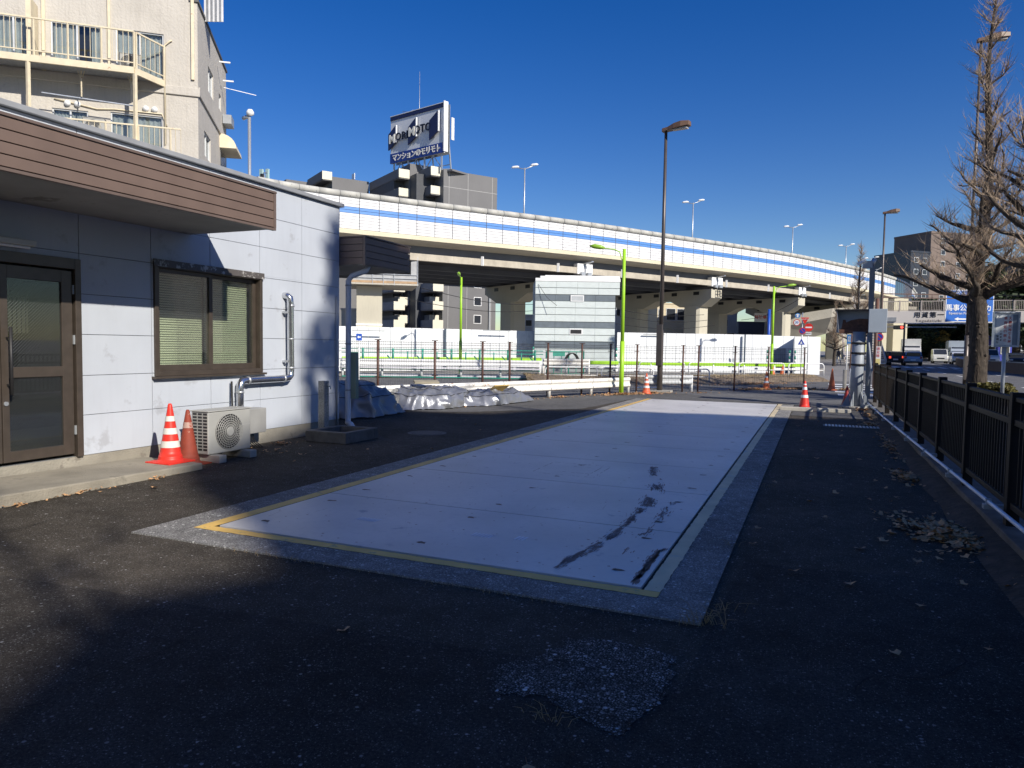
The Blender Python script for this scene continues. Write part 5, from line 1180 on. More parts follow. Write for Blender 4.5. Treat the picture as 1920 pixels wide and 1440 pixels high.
qa = [(0.0, 9.2), (0.0, 9.75)]+[(.62*math.sin(a_), 9.2+.55*math.cos(a_)) for a_ in [R(15*k) for k in range(1, 7)]]
MB().add([TS @ Vector((x_, y_, z_)) for x_ in (4.5, 6.2) for y_, z_ in qa], [tuple(range(8))[::-1], tuple(range(8, 16))]+[(i_, (i_+1) % 8, 8+(i_+1) % 8, 8+i_) for i_ in range(8)]).build('window_awning', mat('awning_cream', (.7, .62, .45), .6), ap)
MB().box(5.2, 6.0, .02, .35, 10.35, 10.7, TS).build('wall_unit', greym, ap); MB().box(4.7, 6.0, -.05, .02, 7.9, 9.1, TS).build('side_window', winm, ap)
MB().beam(TS @ Vector((3.9, .1, 12.3)), TS @ Vector((3.9, .5, 12.3)), .05, .05).beam(TS @ Vector((4.8, .1, 11.9)), TS @ Vector((4.8, .5, 11.9)), .05, .05).beam(TS @ Vector((5.0, .1, 11.7)), TS @ Vector((5.3, 1.3, 11.6)), .02, .02).build('wall_bracket', white, ap)
p = survey(384, 42, 24.6); 
t = thing('rooftop_fence_panel', 'pale corrugated panel on the roof edge at the top of the cream building', 'panel', (p.x, p.y, 12.8))
q0 = TS @ Vector((2.0, .0, 0)); 
for k in range(9):
    s0 = survey(383+k*4, 20, 25); s1 = survey(387+k*4-.4, 20, 25); z0_ = survey(383, 40, 25).z; MB().beam(Vector((s0.x, s0.y, z0_+1.2)), Vector((s1.x, s1.y, z0_+1.2)), .03, 2.4).build('sheet_panel', galv if k % 2 else whitem, t)
a1 = make_ac('air_conditioner', 'white outdoor air conditioner standing on the upper steel balcony', tuple(TA @ Vector((-1.95, .55, 10.06))), math.atan2(nF.y, nF.x), .62, .24, .55)
a2 = copy_tree(a1); a2.location = TA @ Vector((-3.0, .5, 7.95)); a2['label'] = 'outdoor air conditioner half hidden on the lower balcony above the office roof'

# ------------------------------------------------------------------ buildings seen through the highway
def far_building(name, label, px0, px1, D, ztop, m, wins=(), heading=None, depth=10, skew=0):
    a = survey(px0, 600, D); b = survey(px1, 600, D+skew); d = Vector((b.x-a.x, b.y-a.y, 0)); L_ = d.length; d.normalize(); n = Vector((-d.y, d.x, 0))
    T = Matrix(((d.x, n.x, 0, a.x), (d.y, n.y, 0, a.y), (0, 0, 1, 0), (0, 0, 0, 1)))
    t = thing(name, label, 'building', (a.x, a.y, 0)); MB().box(0, L_, 0, depth, 0, ztop, T).build('wall', m, t); MB().box(-.1, L_+.1, -.1, depth, ztop, ztop+.25, T).build('parapet', m, t)
    for x0, x1, z0, z1 in wins:
        w = MB().box(x0*L_, x1*L_, -.08, -.02, z0, z1, T).build('window', frame_w, t); MB().box(x0*L_+.12, x1*L_-.12, -.1, -.085, z0+.12, z1-.12, T).build('pane', winm, w)
    return t
crm = mat('cream_wall', (.55, .48, .34), .8, var=.1, scale=.4, streak=((.4, .33, .22), .4)); pal = mat('pale_wall', (.5, .5, .48), .8, var=.08, scale=.5)
far_building('cream_building', 'cream building with a row of windows between the two right piers', 1232, 1312, 140, 10.2, crm, [(.02, .1, 7, 9.2), (.2, .42, 7, 9.4), (.45, .65, 7, 9.4)], skew=4)
far_building('white_house', 'pale house with small windows just right of the siding-clad block', 1154, 1192, 130, 10, pal, [(.02, .25, 7.2, 9), (.5, .8, 3.5, 5.5), (.5, .75, 7, 8.6)])
far_building('pale_house', 'narrow pale house right of the lit pier column', 1340, 1382, 150, 9, pal, [(.1, .4, 3, 5), (.55, .9, 3, 5), (.3, .6, 6.2, 7.8)])
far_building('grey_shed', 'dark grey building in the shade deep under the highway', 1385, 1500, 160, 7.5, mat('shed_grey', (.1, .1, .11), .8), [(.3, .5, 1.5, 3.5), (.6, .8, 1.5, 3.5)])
far_building('left_house', 'pale house at the far left under the scaffold', 640, 668, 100, 6.2, pal, [(.1, .5, 1, 3)])
far_building('cream_hut', 'small pale building between the dark block and the left pier column', 980, 1003, 120, 6.6, pal, [(.2, .8, 4.8, 6), (.2, .8, 2.2, 3.6)])
p = survey(1426, 595, 118); t = thing('red_lettered_banner', 'white banner with red characters hanging under the highway', 'banner', (p.x, p.y, p.z)); nn = Vector((-p.x, -p.y, 0)).normalized()
Mb = WM[t.name].inverted() @ face((p.x, p.y, p.z), nn); bn_ = MB().box(-.75*1.3, .75*1.3, -.7, .7, -.02, .02).build('sheet', white, t, world=False); bn_.matrix_local = Mb
text('駐輪場', .62, red, t, Mb @ Matrix.Translation((0, 0, .03)), ext=.01, bold=.01)
p = survey(1442, 600, 60); t = thing('blue_pole', 'dark blue banner pole beside the third lime lamp post', 'pole', (p.x, p.y, 0)); MB().cyl((p.x, p.y, 0), (p.x, p.y, 4.9), .12).build('pole', blue, t)

wi = thing('overhead_wires', 'thin black overhead wires sagging beneath the highway', 'wires', (-20, 60, 0))
for a0, b0 in (((760, 560, 55), (1010, 582, 75)), ((790, 540, 55), (1020, 570, 75)), ((1150, 590, 75), (1330, 600, 80)), ((1150, 606, 75), (1340, 610, 80)), ((1140, 575, 75), (1320, 590, 80)), ((1390, 600, 85), (1500, 560, 75))):
    a_, b_ = survey(*a0), survey(*b0); MB().tube([a_.lerp(b_, k/8)-Vector((0, 0, .5*math.sin(math.pi*k/8))) for k in range(9)], .025, 4, cap=False).build('wire', black, wi, fix=False)

# ------------------------------------------------------------------ traffic signs
def disc(t, M_, r, m, z=0, th=.01, n=28, name='disc'):
    o_ = MB().cyl((0, 0, 0), (0, 0, th), r, n=n).build(name, m, t, world=False); o_.matrix_local = M_ @ Matrix.Translation((0, 0, z)); return o_
def pole_sign(px, D, ptop, pbot, label, signs, pm=galv, pr=.035):
    p = survey(px, pbot, D); q = survey(px, ptop, D); t = thing('traffic_sign', label, 'traffic sign', (p.x, p.y, 0))
    MB().cyl((p.x, p.y, 0), (p.x, p.y, q.z), pr, n=10).build('pole', pm, t); nn = Vector((-p.x, -p.y, 0)).normalized()
    for kind, dx, py, r in signs:
        z = survey(px, py, D).z; side = Vector((-nn.y, nn.x, 0)); M_ = WM[t.name].inverted() @ face(Vector((p.x, p.y, z))+side*dx+nn*.05, nn)
        if kind == 'nopark':
            disc(t, M_, r, red); disc(t, M_, r*.78, mat('sign_blue', (.02, .06, .4), .4), .011); o_ = MB().box(-r*.8, r*.8, -r*.09, r*.09, 0, .004).build('slash', red, t, world=False); o_.matrix_local = M_ @ Matrix.Translation((0, 0, .022)) @ Matrix.Rotation(R(-45), 4, 'Z')
        elif kind == 'noentry':
            disc(t, M_, r, red); o_ = MB().box(-r*.75, r*.75, -r*.17, r*.17, 0, .004).build('bar', white, t, world=False); o_.matrix_local = M_ @ Matrix.Translation((0, 0, .012))
        elif kind == 'limit':
            disc(t, M_, r, red); disc(t, M_, r*.78, white, .011); text('30', r*1.0, blue, t, M_ @ Matrix.Translation((0, 0, .025)))
        elif kind == 'blueup':
            disc(t, M_, r, mat('sign_sky', (.04, .2, .5), .4)); o_ = MB().prism([(-.04, -r*.7), (.04, -r*.7), (.04, r*.2), (.12, r*.2), (0, r*.75), (-.12, r*.2), (-.04, r*.2)], 0, .004).build('arrow', white, t, world=False); o_.matrix_local = M_ @ Matrix.Translation((0, 0, .012))
        elif kind == 'stop':
            o_ = MB().prism([(-r, r*.75), (0, -r), (r, r*.75)], 0, .01).build('stop_plate', red, t, world=False); o_.matrix_local = M_; text('止まれ', r*.5, white, t, M_ @ Matrix.Translation((0, r*.3, .015)))
        elif kind == 'crossing':
            o_ = MB().prism([(-r, -r*.85), (r, -r*.85), (0, r)], 0, .01).build('plate', mat('sign_blue', (.02, .06, .4), .4), t, world=False); o_.matrix_local = M_
            o_ = MB().prism([(-r*.35, -r*.6), (r*.35, -r*.6), (0, r*.3)], 0, .004).build('pictogram', white, t, world=False); o_.matrix_local = M_ @ Matrix.Translation((0, 0, .012))
        elif kind.startswith('plate'):
            w, h, m_, tx, tm, sz = r
            o_ = MB().box(-w/2, w/2, -h/2, h/2, 0, .01).build('plate', m_, t, world=False); o_.matrix_local = M_
            if tx:
                for j, line in enumerate(tx.split('|')): text(line, sz, tm, t, M_ @ Matrix.Translation((0, (len(tx.split('|'))/2-.5-j)*sz*1.1, .015)), ext=.002)
    return t
pole_sign(1501, 37, 586, 704, 'grey sign pole carrying speed limit, stop, no-parking and crossing signs', [('blueup', -.24, 592, .13), ('limit', -.27, 605, .17), ('stop', .12, 601, .2), ('nopark', .02, 620.5, .17), ('crossing', -.02, 641, .17)], pr=.025)
pole_sign(1513, 39, 605, 704, 'red no-entry sign with a small white plate beneath', [('noentry', 0, 614, .22), ('plate', 0, 625.5, (.3, .14, white, '自転車を除く', kl, .05))], pr=.02)
pole_sign(1586, 36.5, 627, 718, 'slim white pole with a small blue cycle sign at the side road corner', [('plate', .08, 636, (.2, .46, mat('sign_sky', (.04, .2, .5), .4), '自|転', white, .15))], white, .03)
pole_sign(1645, 30, 600, 712, 'brown post with no-parking disc and red lettered white board behind the machine', [('nopark', 0, 632, .165), ('noentry', -.02, 608, .16), ('plate', .08, 619, (.14, .16, white, '7-19', kl, .05))], brown, .03)
p = survey(1641, 668, 29); t = thing('notice_board', 'narrow white notice board with red lettering on a brown post', 'notice', (p.x, p.y, 0)); nn = Vector((-p.x, -p.y, 0)).normalized(); Mx = WM[t.name].inverted() @ face((p.x+.1, p.y-.05, survey(1647, 667, 29).z), nn)
MB().cyl((p.x, p.y, 0), (p.x, p.y, survey(1641, 560, 29).z), .07).build('post', mat('brown_post', (.14, .07, .05), .6), t); o_ = MB().box(-.1, .1, -.38, .38, 0, .02).build('board', white, t, world=False); o_.matrix_local = Mx
for j, ch_ in enumerate('消火栓'): text(ch_, .13, red, t, Mx @ Matrix.Translation((0, .28-.14*j, .03)), ext=.002)
o_ = MB().box(-.08, .08, -.35, -.12, .021, .024).build('yellow_panel', mat('pale_yellow', (.7, .6, .25), .5), t, world=False); o_.matrix_local = Mx
p = survey(673, 700, 27.5); t = thing('traffic_sign', 'small blue and white arrow sign on a thin white pole left of the fence', 'traffic sign', (p.x, p.y, 0)); nn = Vector((-p.x, -p.y, 0)).normalized(); Mx = WM[t.name].inverted() @ face((p.x, p.y, survey(673, 632, 27.5).z), nn)
MB().cyl((p.x, p.y, 0), (p.x, p.y, survey(673, 630, 27.5).z), .03).build('pole', white, t); o_ = MB().box(-.11, .11, -.13, .13, 0.03, .04).build('plate', blue, t, world=False); o_.matrix_local = Mx
o_ = MB().prism([(-.07, .0), (-.01, .06), (-.01, .025), (.07, .025), (.07, -.025), (-.01, -.025), (-.01, -.06)], .041, .045).build('arrow', white, t, world=False); o_.matrix_local = Mx

# machine post
mcx, mcy = 1.0, 20.75
mc = thing('gauge_post', 'grey gauge post with a rusted hooded box on top and black straps', 'gauge post', (mcx, mcy, 0))
lg = mat('gauge_grey', (.26, .29, .33), .5, var=.1, scale=4, spots=[((.16, .12, .1), .7, 8)])
MB().tube([(mcx-.0, mcy, .05), (mcx-.02, mcy, .9), (mcx+.0, mcy, 2.0)], [.165, .16, .165], 10).build('column', lg, mc)
gs = MB()
for k in range(6): a = k*math.pi/3; gs.add([(mcx+.17*math.cos(a), mcy+.17*math.sin(a), .45), (mcx+.17*math.cos(a), mcy+.17*math.sin(a), .05), (mcx+.36*math.cos(a), mcy+.36*math.sin(a), .05), (mcx+.17*math.cos(a+.06), mcy+.17*math.sin(a+.06), .45), (mcx+.17*math.cos(a+.06), mcy+.17*math.sin(a+.06), .05), (mcx+.36*math.cos(a+.04), mcy+.36*math.sin(a+.04), .05)], [(0, 1, 2), (5, 4, 3), (0, 3, 4, 1), (1, 4, 5, 2), (2, 5, 3, 0)])
gs.build('gusset', lg, mc); MB().cyl((mcx, mcy, 0), (mcx, mcy, .06), .42, n=6).build('base_plate', concrete, mc)
for z in (1.68, 1.42, 1.12): MB().cyl((mcx, mcy, z), (mcx, mcy, z+.05), .18, n=16).build('strap', black, mc)
MB().tube([(mcx+.2, mcy-.1, 1.9), (mcx+.26, mcy-.1, 1.4), (mcx+.3, mcy-.1, 1.0), (mcx+.22, mcy-.1, .6)], .03, 6).build('cable_loop', lg, mc)
zz0, zz1 = 1.98, 2.58; nn = Vector((-.04, -1, 0)).normalized(); dx = Vector((-nn.y, nn.x, 0)).normalized()
MT = Matrix(((dx.x, -nn.x, 0, mcx), (dx.y, -nn.y, 0, mcy), (0, 0, 1, 0), (0, 0, 0, 1)))
hx = MB().box(-.55, .25, .1, .35, zz0, zz1-.03, MT).build('hood_box', lg, mc)
MB().box(-.6, .27, -.25, .36, zz1-.03, zz1, MT).build('hood_roof', darkm, hx)
MB().add([MT @ Vector(q) for q in ((-.56, -.22, zz1-.03), (-.56, .1, zz1-.03), (-.5, .1, zz0), (-.5, -.1, zz0), (-.54, -.22, zz1-.03), (-.54, .1, zz1-.03), (-.48, .1, zz0), (-.48, -.1, zz0))], [(0, 1, 2, 3), (7, 6, 5, 4), (0, 4, 5, 1), (1, 5, 6, 2), (2, 6, 7, 3), (3, 7, 4, 0)]).build('side_cheek', lg, hx)
MB().sheet([(0, 0)]*0 or [(-.46, 0), (.1, 0), (.2, .12), (.2, .36), (-.2, .38), (-.36, .28), (-.46, .2)]).v
rp_ = MB(); rq = [(-.45, .06), (.22, .06), (.22, .36), (.0, .37), (-.2, .33), (-.32, .27), (-.34, .34), (-.4, .34), (-.42, .18)]
rp_.add([MT @ Vector((x, .085, zz0+z)) for x, z in rq]+[MT @ Vector((x, .1, zz0+z)) for x, z in rq], [list(range(9)), list(range(9, 18))[::-1]]+[(i, (i+1) % 9, 9+(i+1) % 9, 9+i) for i in range(9)]); rp_.build('rusted_plate', rust, hx)
MB().box(-.48, .2, -.05, .1, zz0-.02, zz0+.08, MT).build('rusted_ledge', rust, hx)
MB().box(.2, .62, -.3, .1, zz0+.0, zz1, MT).build('control_box', mat('box_blue_grey', (.34, .39, .44), .5, var=.06), mc, bevel=.01)
# camera posts
t = thing('camera_post', 'dark grey post with box cameras behind the gauge post', 'camera post', (1.45, 22.5, 0))
p = survey(1632, 600, 22.5); tp = survey(1638, 500, 22.5); MB().box(p.x-.075, p.x+.075, p.y-.06, p.y+.06, 0, tp.z).build('post', mat('grey_post', (.16, .17, .18), .5), t)
q = survey(1629, 497, 22.5); MB().box(q.x-.17, q.x+.1, q.y-.12, q.y+.12, q.z-.1, q.z+.12).build('camera_box', greym, t); MB().cyl((q.x+.08, q.y, q.z-.05), (q.x+.16, q.y, q.z+.2), .07).build('camera', galv, t)
q = survey(1614, 492, 22.5); MB().box(-.12, .16, -.06, .06, -.045, .045, T=Matrix.Translation(q) @ Matrix.Rotation(R(-32), 4, 'Y')).build('camera', white, t, bevel=.01)
q = survey(1613, 500, 22.5); MB().cyl((q.x, q.y, 1.5), (q.x, q.y, q.z), .018, n=8).build('thin_pole', darkm, t)
t = thing('bollard_post', 'grey stone bollard with a rusty rod at the side road corner', 'bollard', (1.2, 29.5, 0)); p = survey(1587, 720, 28.5)
MB().box(p.x-.14, p.x+.0, p.y-.08, p.y+.08, 0, .75).build('stone', concrete, t); MB().cyl((p.x+.14, p.y, 0), (p.x+.14, p.y, .8), .05).build('white_post', white, t); MB().cyl((p.x+.1, p.y, .7), (p.x+.13, p.y, 2.2), .025).build('rusty_rod', rust, t)

# earthquake notice sign
p = survey(1879, 735, 20.5); t = thing('notice_sign', 'grey framed notice box with red vertical lettering beside the big tree', 'sign', (p.x, p.y, 0)); nn = Vector((.15, -1, 0)).normalized()
MB().tube([(p.x, p.y, .0), (p.x, p.y, 1.75)], .05, 12).build('pole', mat('blue_grey_pole', (.35, .39, .44), .4, metal=.3), t)
zc_ = survey(1885, 618, 20.5).z; c = Vector((p.x+.02, p.y, zc_)); Mx = WM[t.name].inverted() @ face(c, nn)
fm_ = mat('sign_frame', (.5, .55, .6), .35, metal=.3)
def sgb(name, x0, x1, y0, y1, z0, z1, m, par_=t):
    o_ = MB().box(x0, x1, y0, y1, z0, z1).build(name, m, t, world=False); o_.matrix_local = Mx; return o_
sgb('case', -.32, .32, -.5, .5, -.1, .04, fm_); sgb('frame', -.32, -.28, -.5, .5, .041, .075, fm_); sgb('frame', .28, .32, -.5, .5, .041, .075, fm_); sgb('frame', -.28, .28, .46, .5, .041, .075, fm_); sgb('frame', -.28, .28, -.5, -.46, .041, .075, fm_)
sgb('face_panel', -.275, .14, -.44, .37, .041, .05, mat('notice_white', (.66, .69, .68), .5)); sgb('grey_panel', .142, .27, -.44, .42, .041, .05, mat('notice_grey', (.16, .2, .25), .5))
dred = mat('faded_red_ink', (.42, .06, .06), .6)
for col, x, s_, y0, st, m_ in (('大震災等発生時', .075, .092, .31, .11, dred), ('車両通行禁止', -.04, .092, .31, .123, dred), ('このまま', -.145, .07, -.05, .088, kl), ('警視庁', -.225, .07, -.2, .085, kl)):
    for j, c_ in enumerate(col): text(c_, s_, m_, t, Mx @ Matrix.Translation((x, y0-j*st, .055)), ext=.001, bold=.0015)
sgb('bracket', -.06, .05, -.62, -.5, -.06, 0, mat('pale_tag', (.6, .58, .5), .6))

# ------------------------------------------------------------------ footbridge
fbY = 97.0
fb = thing('footbridge', 'white footbridge spanning the main road with a slatted railing', 'footbridge', (12, fbY, 0))
fbw = mat('footbridge_cream', (.62, .58, .54), .6, var=.05, scale=.3); fbg = mat('footbridge_grey', (.2, .21, .24), .6)
MB().box(4.2, 14.6, fbY, fbY+.25, 4.9, 6.35).build('white_girder', fbw, fb); MB().box(14.62, 34, fbY+.05, fbY+.3, 4.9, 6.3).build('grey_girder', fbg, fb); MB().box(4.2, 34, fbY+.3, fbY+3, 5.1, 6.0).build('deck', conc_light, fb); MB().box(20.5, 34, fbY-.05, fbY+.04, 5.0, 6.3).build('cream_girder', fbw, fb)
rl = mat('rail_beige', (.42, .37, .33), .6)
MB().box(4.2, 34, fbY, fbY+.06, 7.45, 7.55).build('handrail', rl, fb); MB().box(4.2, 34, fbY, fbY+.06, 6.4, 6.47).build('bottom_rail', rl, fb)
mb = MB(); 
for k in range(170): mb.box(4.2+k*.17, 4.24+k*.17, fbY+.01, fbY+.05, 6.47, 7.45)
mb.build('railing_bars', rl, fb)
for k in range(13): MB().box(4.2+k*2.3, 4.36+k*2.3, fbY-.05, fbY+.1, 6.36, 7.6).build('rail_post', rl, fb)
Mt = Matrix.Translation(-Vector((12, fbY, 0))) @ face((12.0, fbY-.03, 5.85), (0, -1, 0)); text('用賀第一', .72, kl, fb, Mt, spacing=1.25, ext=.01, bold=.01)
Mt = Matrix.Translation(-Vector((12, fbY, 0))) @ face((12.0, fbY-.03, 5.2), (0, -1, 0)); text('Yogadaiichi', .42, mat('grey_ink', (.25, .22, .2), .6), fb, Mt, spacing=1.35, ext=.01)
MB().box(7.5, 8.6, fbY-.12, fbY-.02, 5.1, 5.6).build('cable_box', greym, fb)
# stairs, two flights down towards the yard
for x0, x1, y0, y1, lab in ((2.6, 4.1, 78, 96.5, 'l'), (5.0, 6.2, 79, 96.5, 'r')):
    st_ = MB(); n = 26
    for k in range(n):
        f = k/n; st_.box(x0, x1, y0+(y1-y0)*f, y0+(y1-y0)*f+.5, .3+4.9*f, .3+4.9*f+.1)
    st_.build('stair_treads', fbw, fb)
    for x in (x0-.12, x1): MB().beam((x+.06, y0, .5), (x+.06, y1, 5.4), .12, .35).build('stringer', rl, fb)
MB().box(3.2, 3.7, 78.5, 79, 0, 6.8).build('pillar', fbw, fb); MB().box(4.3, 4.8, fbY+.5, fbY+1, 0, 5).build('pillar', fbw, fb)

# blue direction sign on the bridge
sgx0, sgx1, sz0, sz1 = 16.9, 22.3, 4.9, 9.0
db = thing('direction_sign', 'large blue road direction sign behind the big tree trunk', 'road sign', (19.6, fbY-1, 5)); sbl = mat('road_sign_blue', (.015, .13, .52), .4, var=.04, scale=.4)
pL, pR = survey(1773, 574, 79.5), survey(1863, 574, 79.5); pL.z = pR.z = 0; dS = (pR-pL); WS = dS.length; dS.normalize(); nS_ = Vector((dS.y, -dS.x, 0))
zS0, zS1 = survey(1818, 604, 79.5).z, survey(1818, 544, 79.5).z; cS = (pL+pR)/2
def dM(x, z, o=0): return WM[db.name].inverted() @ face(cS+dS*x+Vector((0, 0, (zS0+zS1)/2+z))+nS_*o, nS_)
hS = (zS1-zS0)/2; hw_ = WS/2
o_ = MB().box(-hw_, hw_, -hS, hS, -.05, .02).build('panel', white, db, world=False); o_.matrix_local = dM(0, 0)
o_ = MB().box(-hw_+.08, hw_-.08, -hS+.08, hS-.08, .021, .03).build('face_panel', sbl, db, world=False); o_.matrix_local = dM(0, 0)
sx_ = 1
text('馬事公苑', .78, white, db, dM(-hw_+1.55, -.25, .05), ext=.01, bold=.01); text('Equestrian Park', .36, white, db, dM(-hw_+1.5, -.82, .05), ext=.01)
text('砧', .7, white, db, dM(hw_-2.1, -.25, .05), ext=.01); text('マカ', .78, white, db, dM(hw_-1.0, -.25, .05), ext=.01, bold=.01); text('woki', .4, white, db, dM(hw_-.85, -.82, .05), ext=.01)
text('渋谷', .55, white, db, dM(-hw_+1.6, 1.4, .05), ext=.01); text('Shibuya', .28, white, db, dM(-hw_+1.6, .95, .05), ext=.01); text('口', .5, white, db, dM(hw_-1.1, 1.4, .05), ext=.01)
o_ = MB().prism([(-.75, 0), (-.3, .2), (-.3, .08), (.9, .08), (.9, -.08), (-.3, -.08), (-.3, -.2)], 0, .01).build('arrow', white, db, world=False); o_.matrix_local = dM(-hw_+1.75, -1.45, .04)
o_ = MB().prism([(.75, 0), (.3, .2), (.3, .08), (-.9, .08), (-.9, -.08), (.3, -.08), (.3, -.2)], 0, .01).build('arrow', white, db, world=False); o_.matrix_local = dM(hw_-1.4, -1.45, .04)
# horizontal brown sign arms
pmast = survey(1652, 600, 60); t = thing('gantry_arm', 'brown mast with two long horizontal arms above the footbridge', 'gantry', (pmast.x, pmast.y, 0)); rb = mat('red_brown', (.1, .055, .045), .5)
z1_, z2_ = survey(1655, 551, 60).z, survey(1655, 558, 60).z; MB().cyl((pmast.x, pmast.y, 0), (pmast.x, pmast.y, z1_+1), .11).build('mast', rb, t)
pe = survey(1935, 548, 60)
for z in (z1_, z2_): MB().beam((pmast.x, pmast.y, z), (pe.x, pe.y, z), .08, .08).build('arm', rb, t)
for k in range(1, 6): q = Vector((pmast.x, pmast.y, 0)).lerp(Vector((pe.x, pe.y, 0)), k/6); MB().beam((q.x, q.y, z2_), (q.x, q.y, z1_), .05, .05).build('strut', rb, t)

# traffic light
p = survey(1693, 680, 80); t = thing('traffic_light', 'traffic light showing red on a dark pole under the footbridge', 'traffic light', (p.x, p.y, 0)); zt = survey(1693, 605, 80).z
MB().cyl((p.x, p.y, 0), (p.x, p.y, zt), .1).build('pole', darkm, t); q = survey(1689, 617, 80); MB().box(q.x-.75, q.x+.25, q.y-.15, q.y+.1, q.z-.05, q.z+.42).build('signal_box', darkm, t)
MB().cyl((q.x+.08, q.y-.17, q.z+.2), (q.x+.08, q.y-.155, q.z+.2), .14).build('red_lamp', mat('red_lamp', (.8, .05, .03), .4, emit=((1, .06, .04), 3)), t)
MB().cyl((q.x-.25, q.y-.17, q.z+.2), (q.x-.25, q.y-.155, q.z+.2), .13).cyl((q.x-.56, q.y-.17, q.z+.2), (q.x-.56, q.y-.155, q.z+.2), .13).build('unlit_lamp', mat('unlit', (.04, .04, .03), .3), t)
MB().cyl((p.x, p.y, zt-.1), (p.x+7, p.y, zt-.1), .07).cyl((p.x-4, p.y, zt-.5), (p.x+5, p.y, zt-.5), .05).build('arm', galv, t)
# piers under the footbridge
for px0, px1, D, lab in ((1650, 1662, 106, 'left slim cream highway pier seen under the footbridge'), (1674, 1700, 108, 'broad sunlit cream highway pier seen under the footbridge')):
    a, b = survey(px0, 640, D), survey(px1, 640, D); t = thing('highway_pier', lab, 'pier', (a.x, a.y, 0)); dd_ = Vector((b.x-a.x, b.y-a.y, 0)); L_ = dd_.length; dd_.normalize(); n_ = Vector((-dd_.y, dd_.x, 0)); T = Matrix(((dd_.x, n_.x, 0, a.x), (dd_.y, n_.y, 0, a.y), (0, 0, 1, 0), (0, 0, 0, 1)))
    MB().box(0, L_, 0, 2, 0, 9.5, T).build('column', mat('sunlit_cream', (.6, .55, .4), .8, var=.05, scale=.5), t)

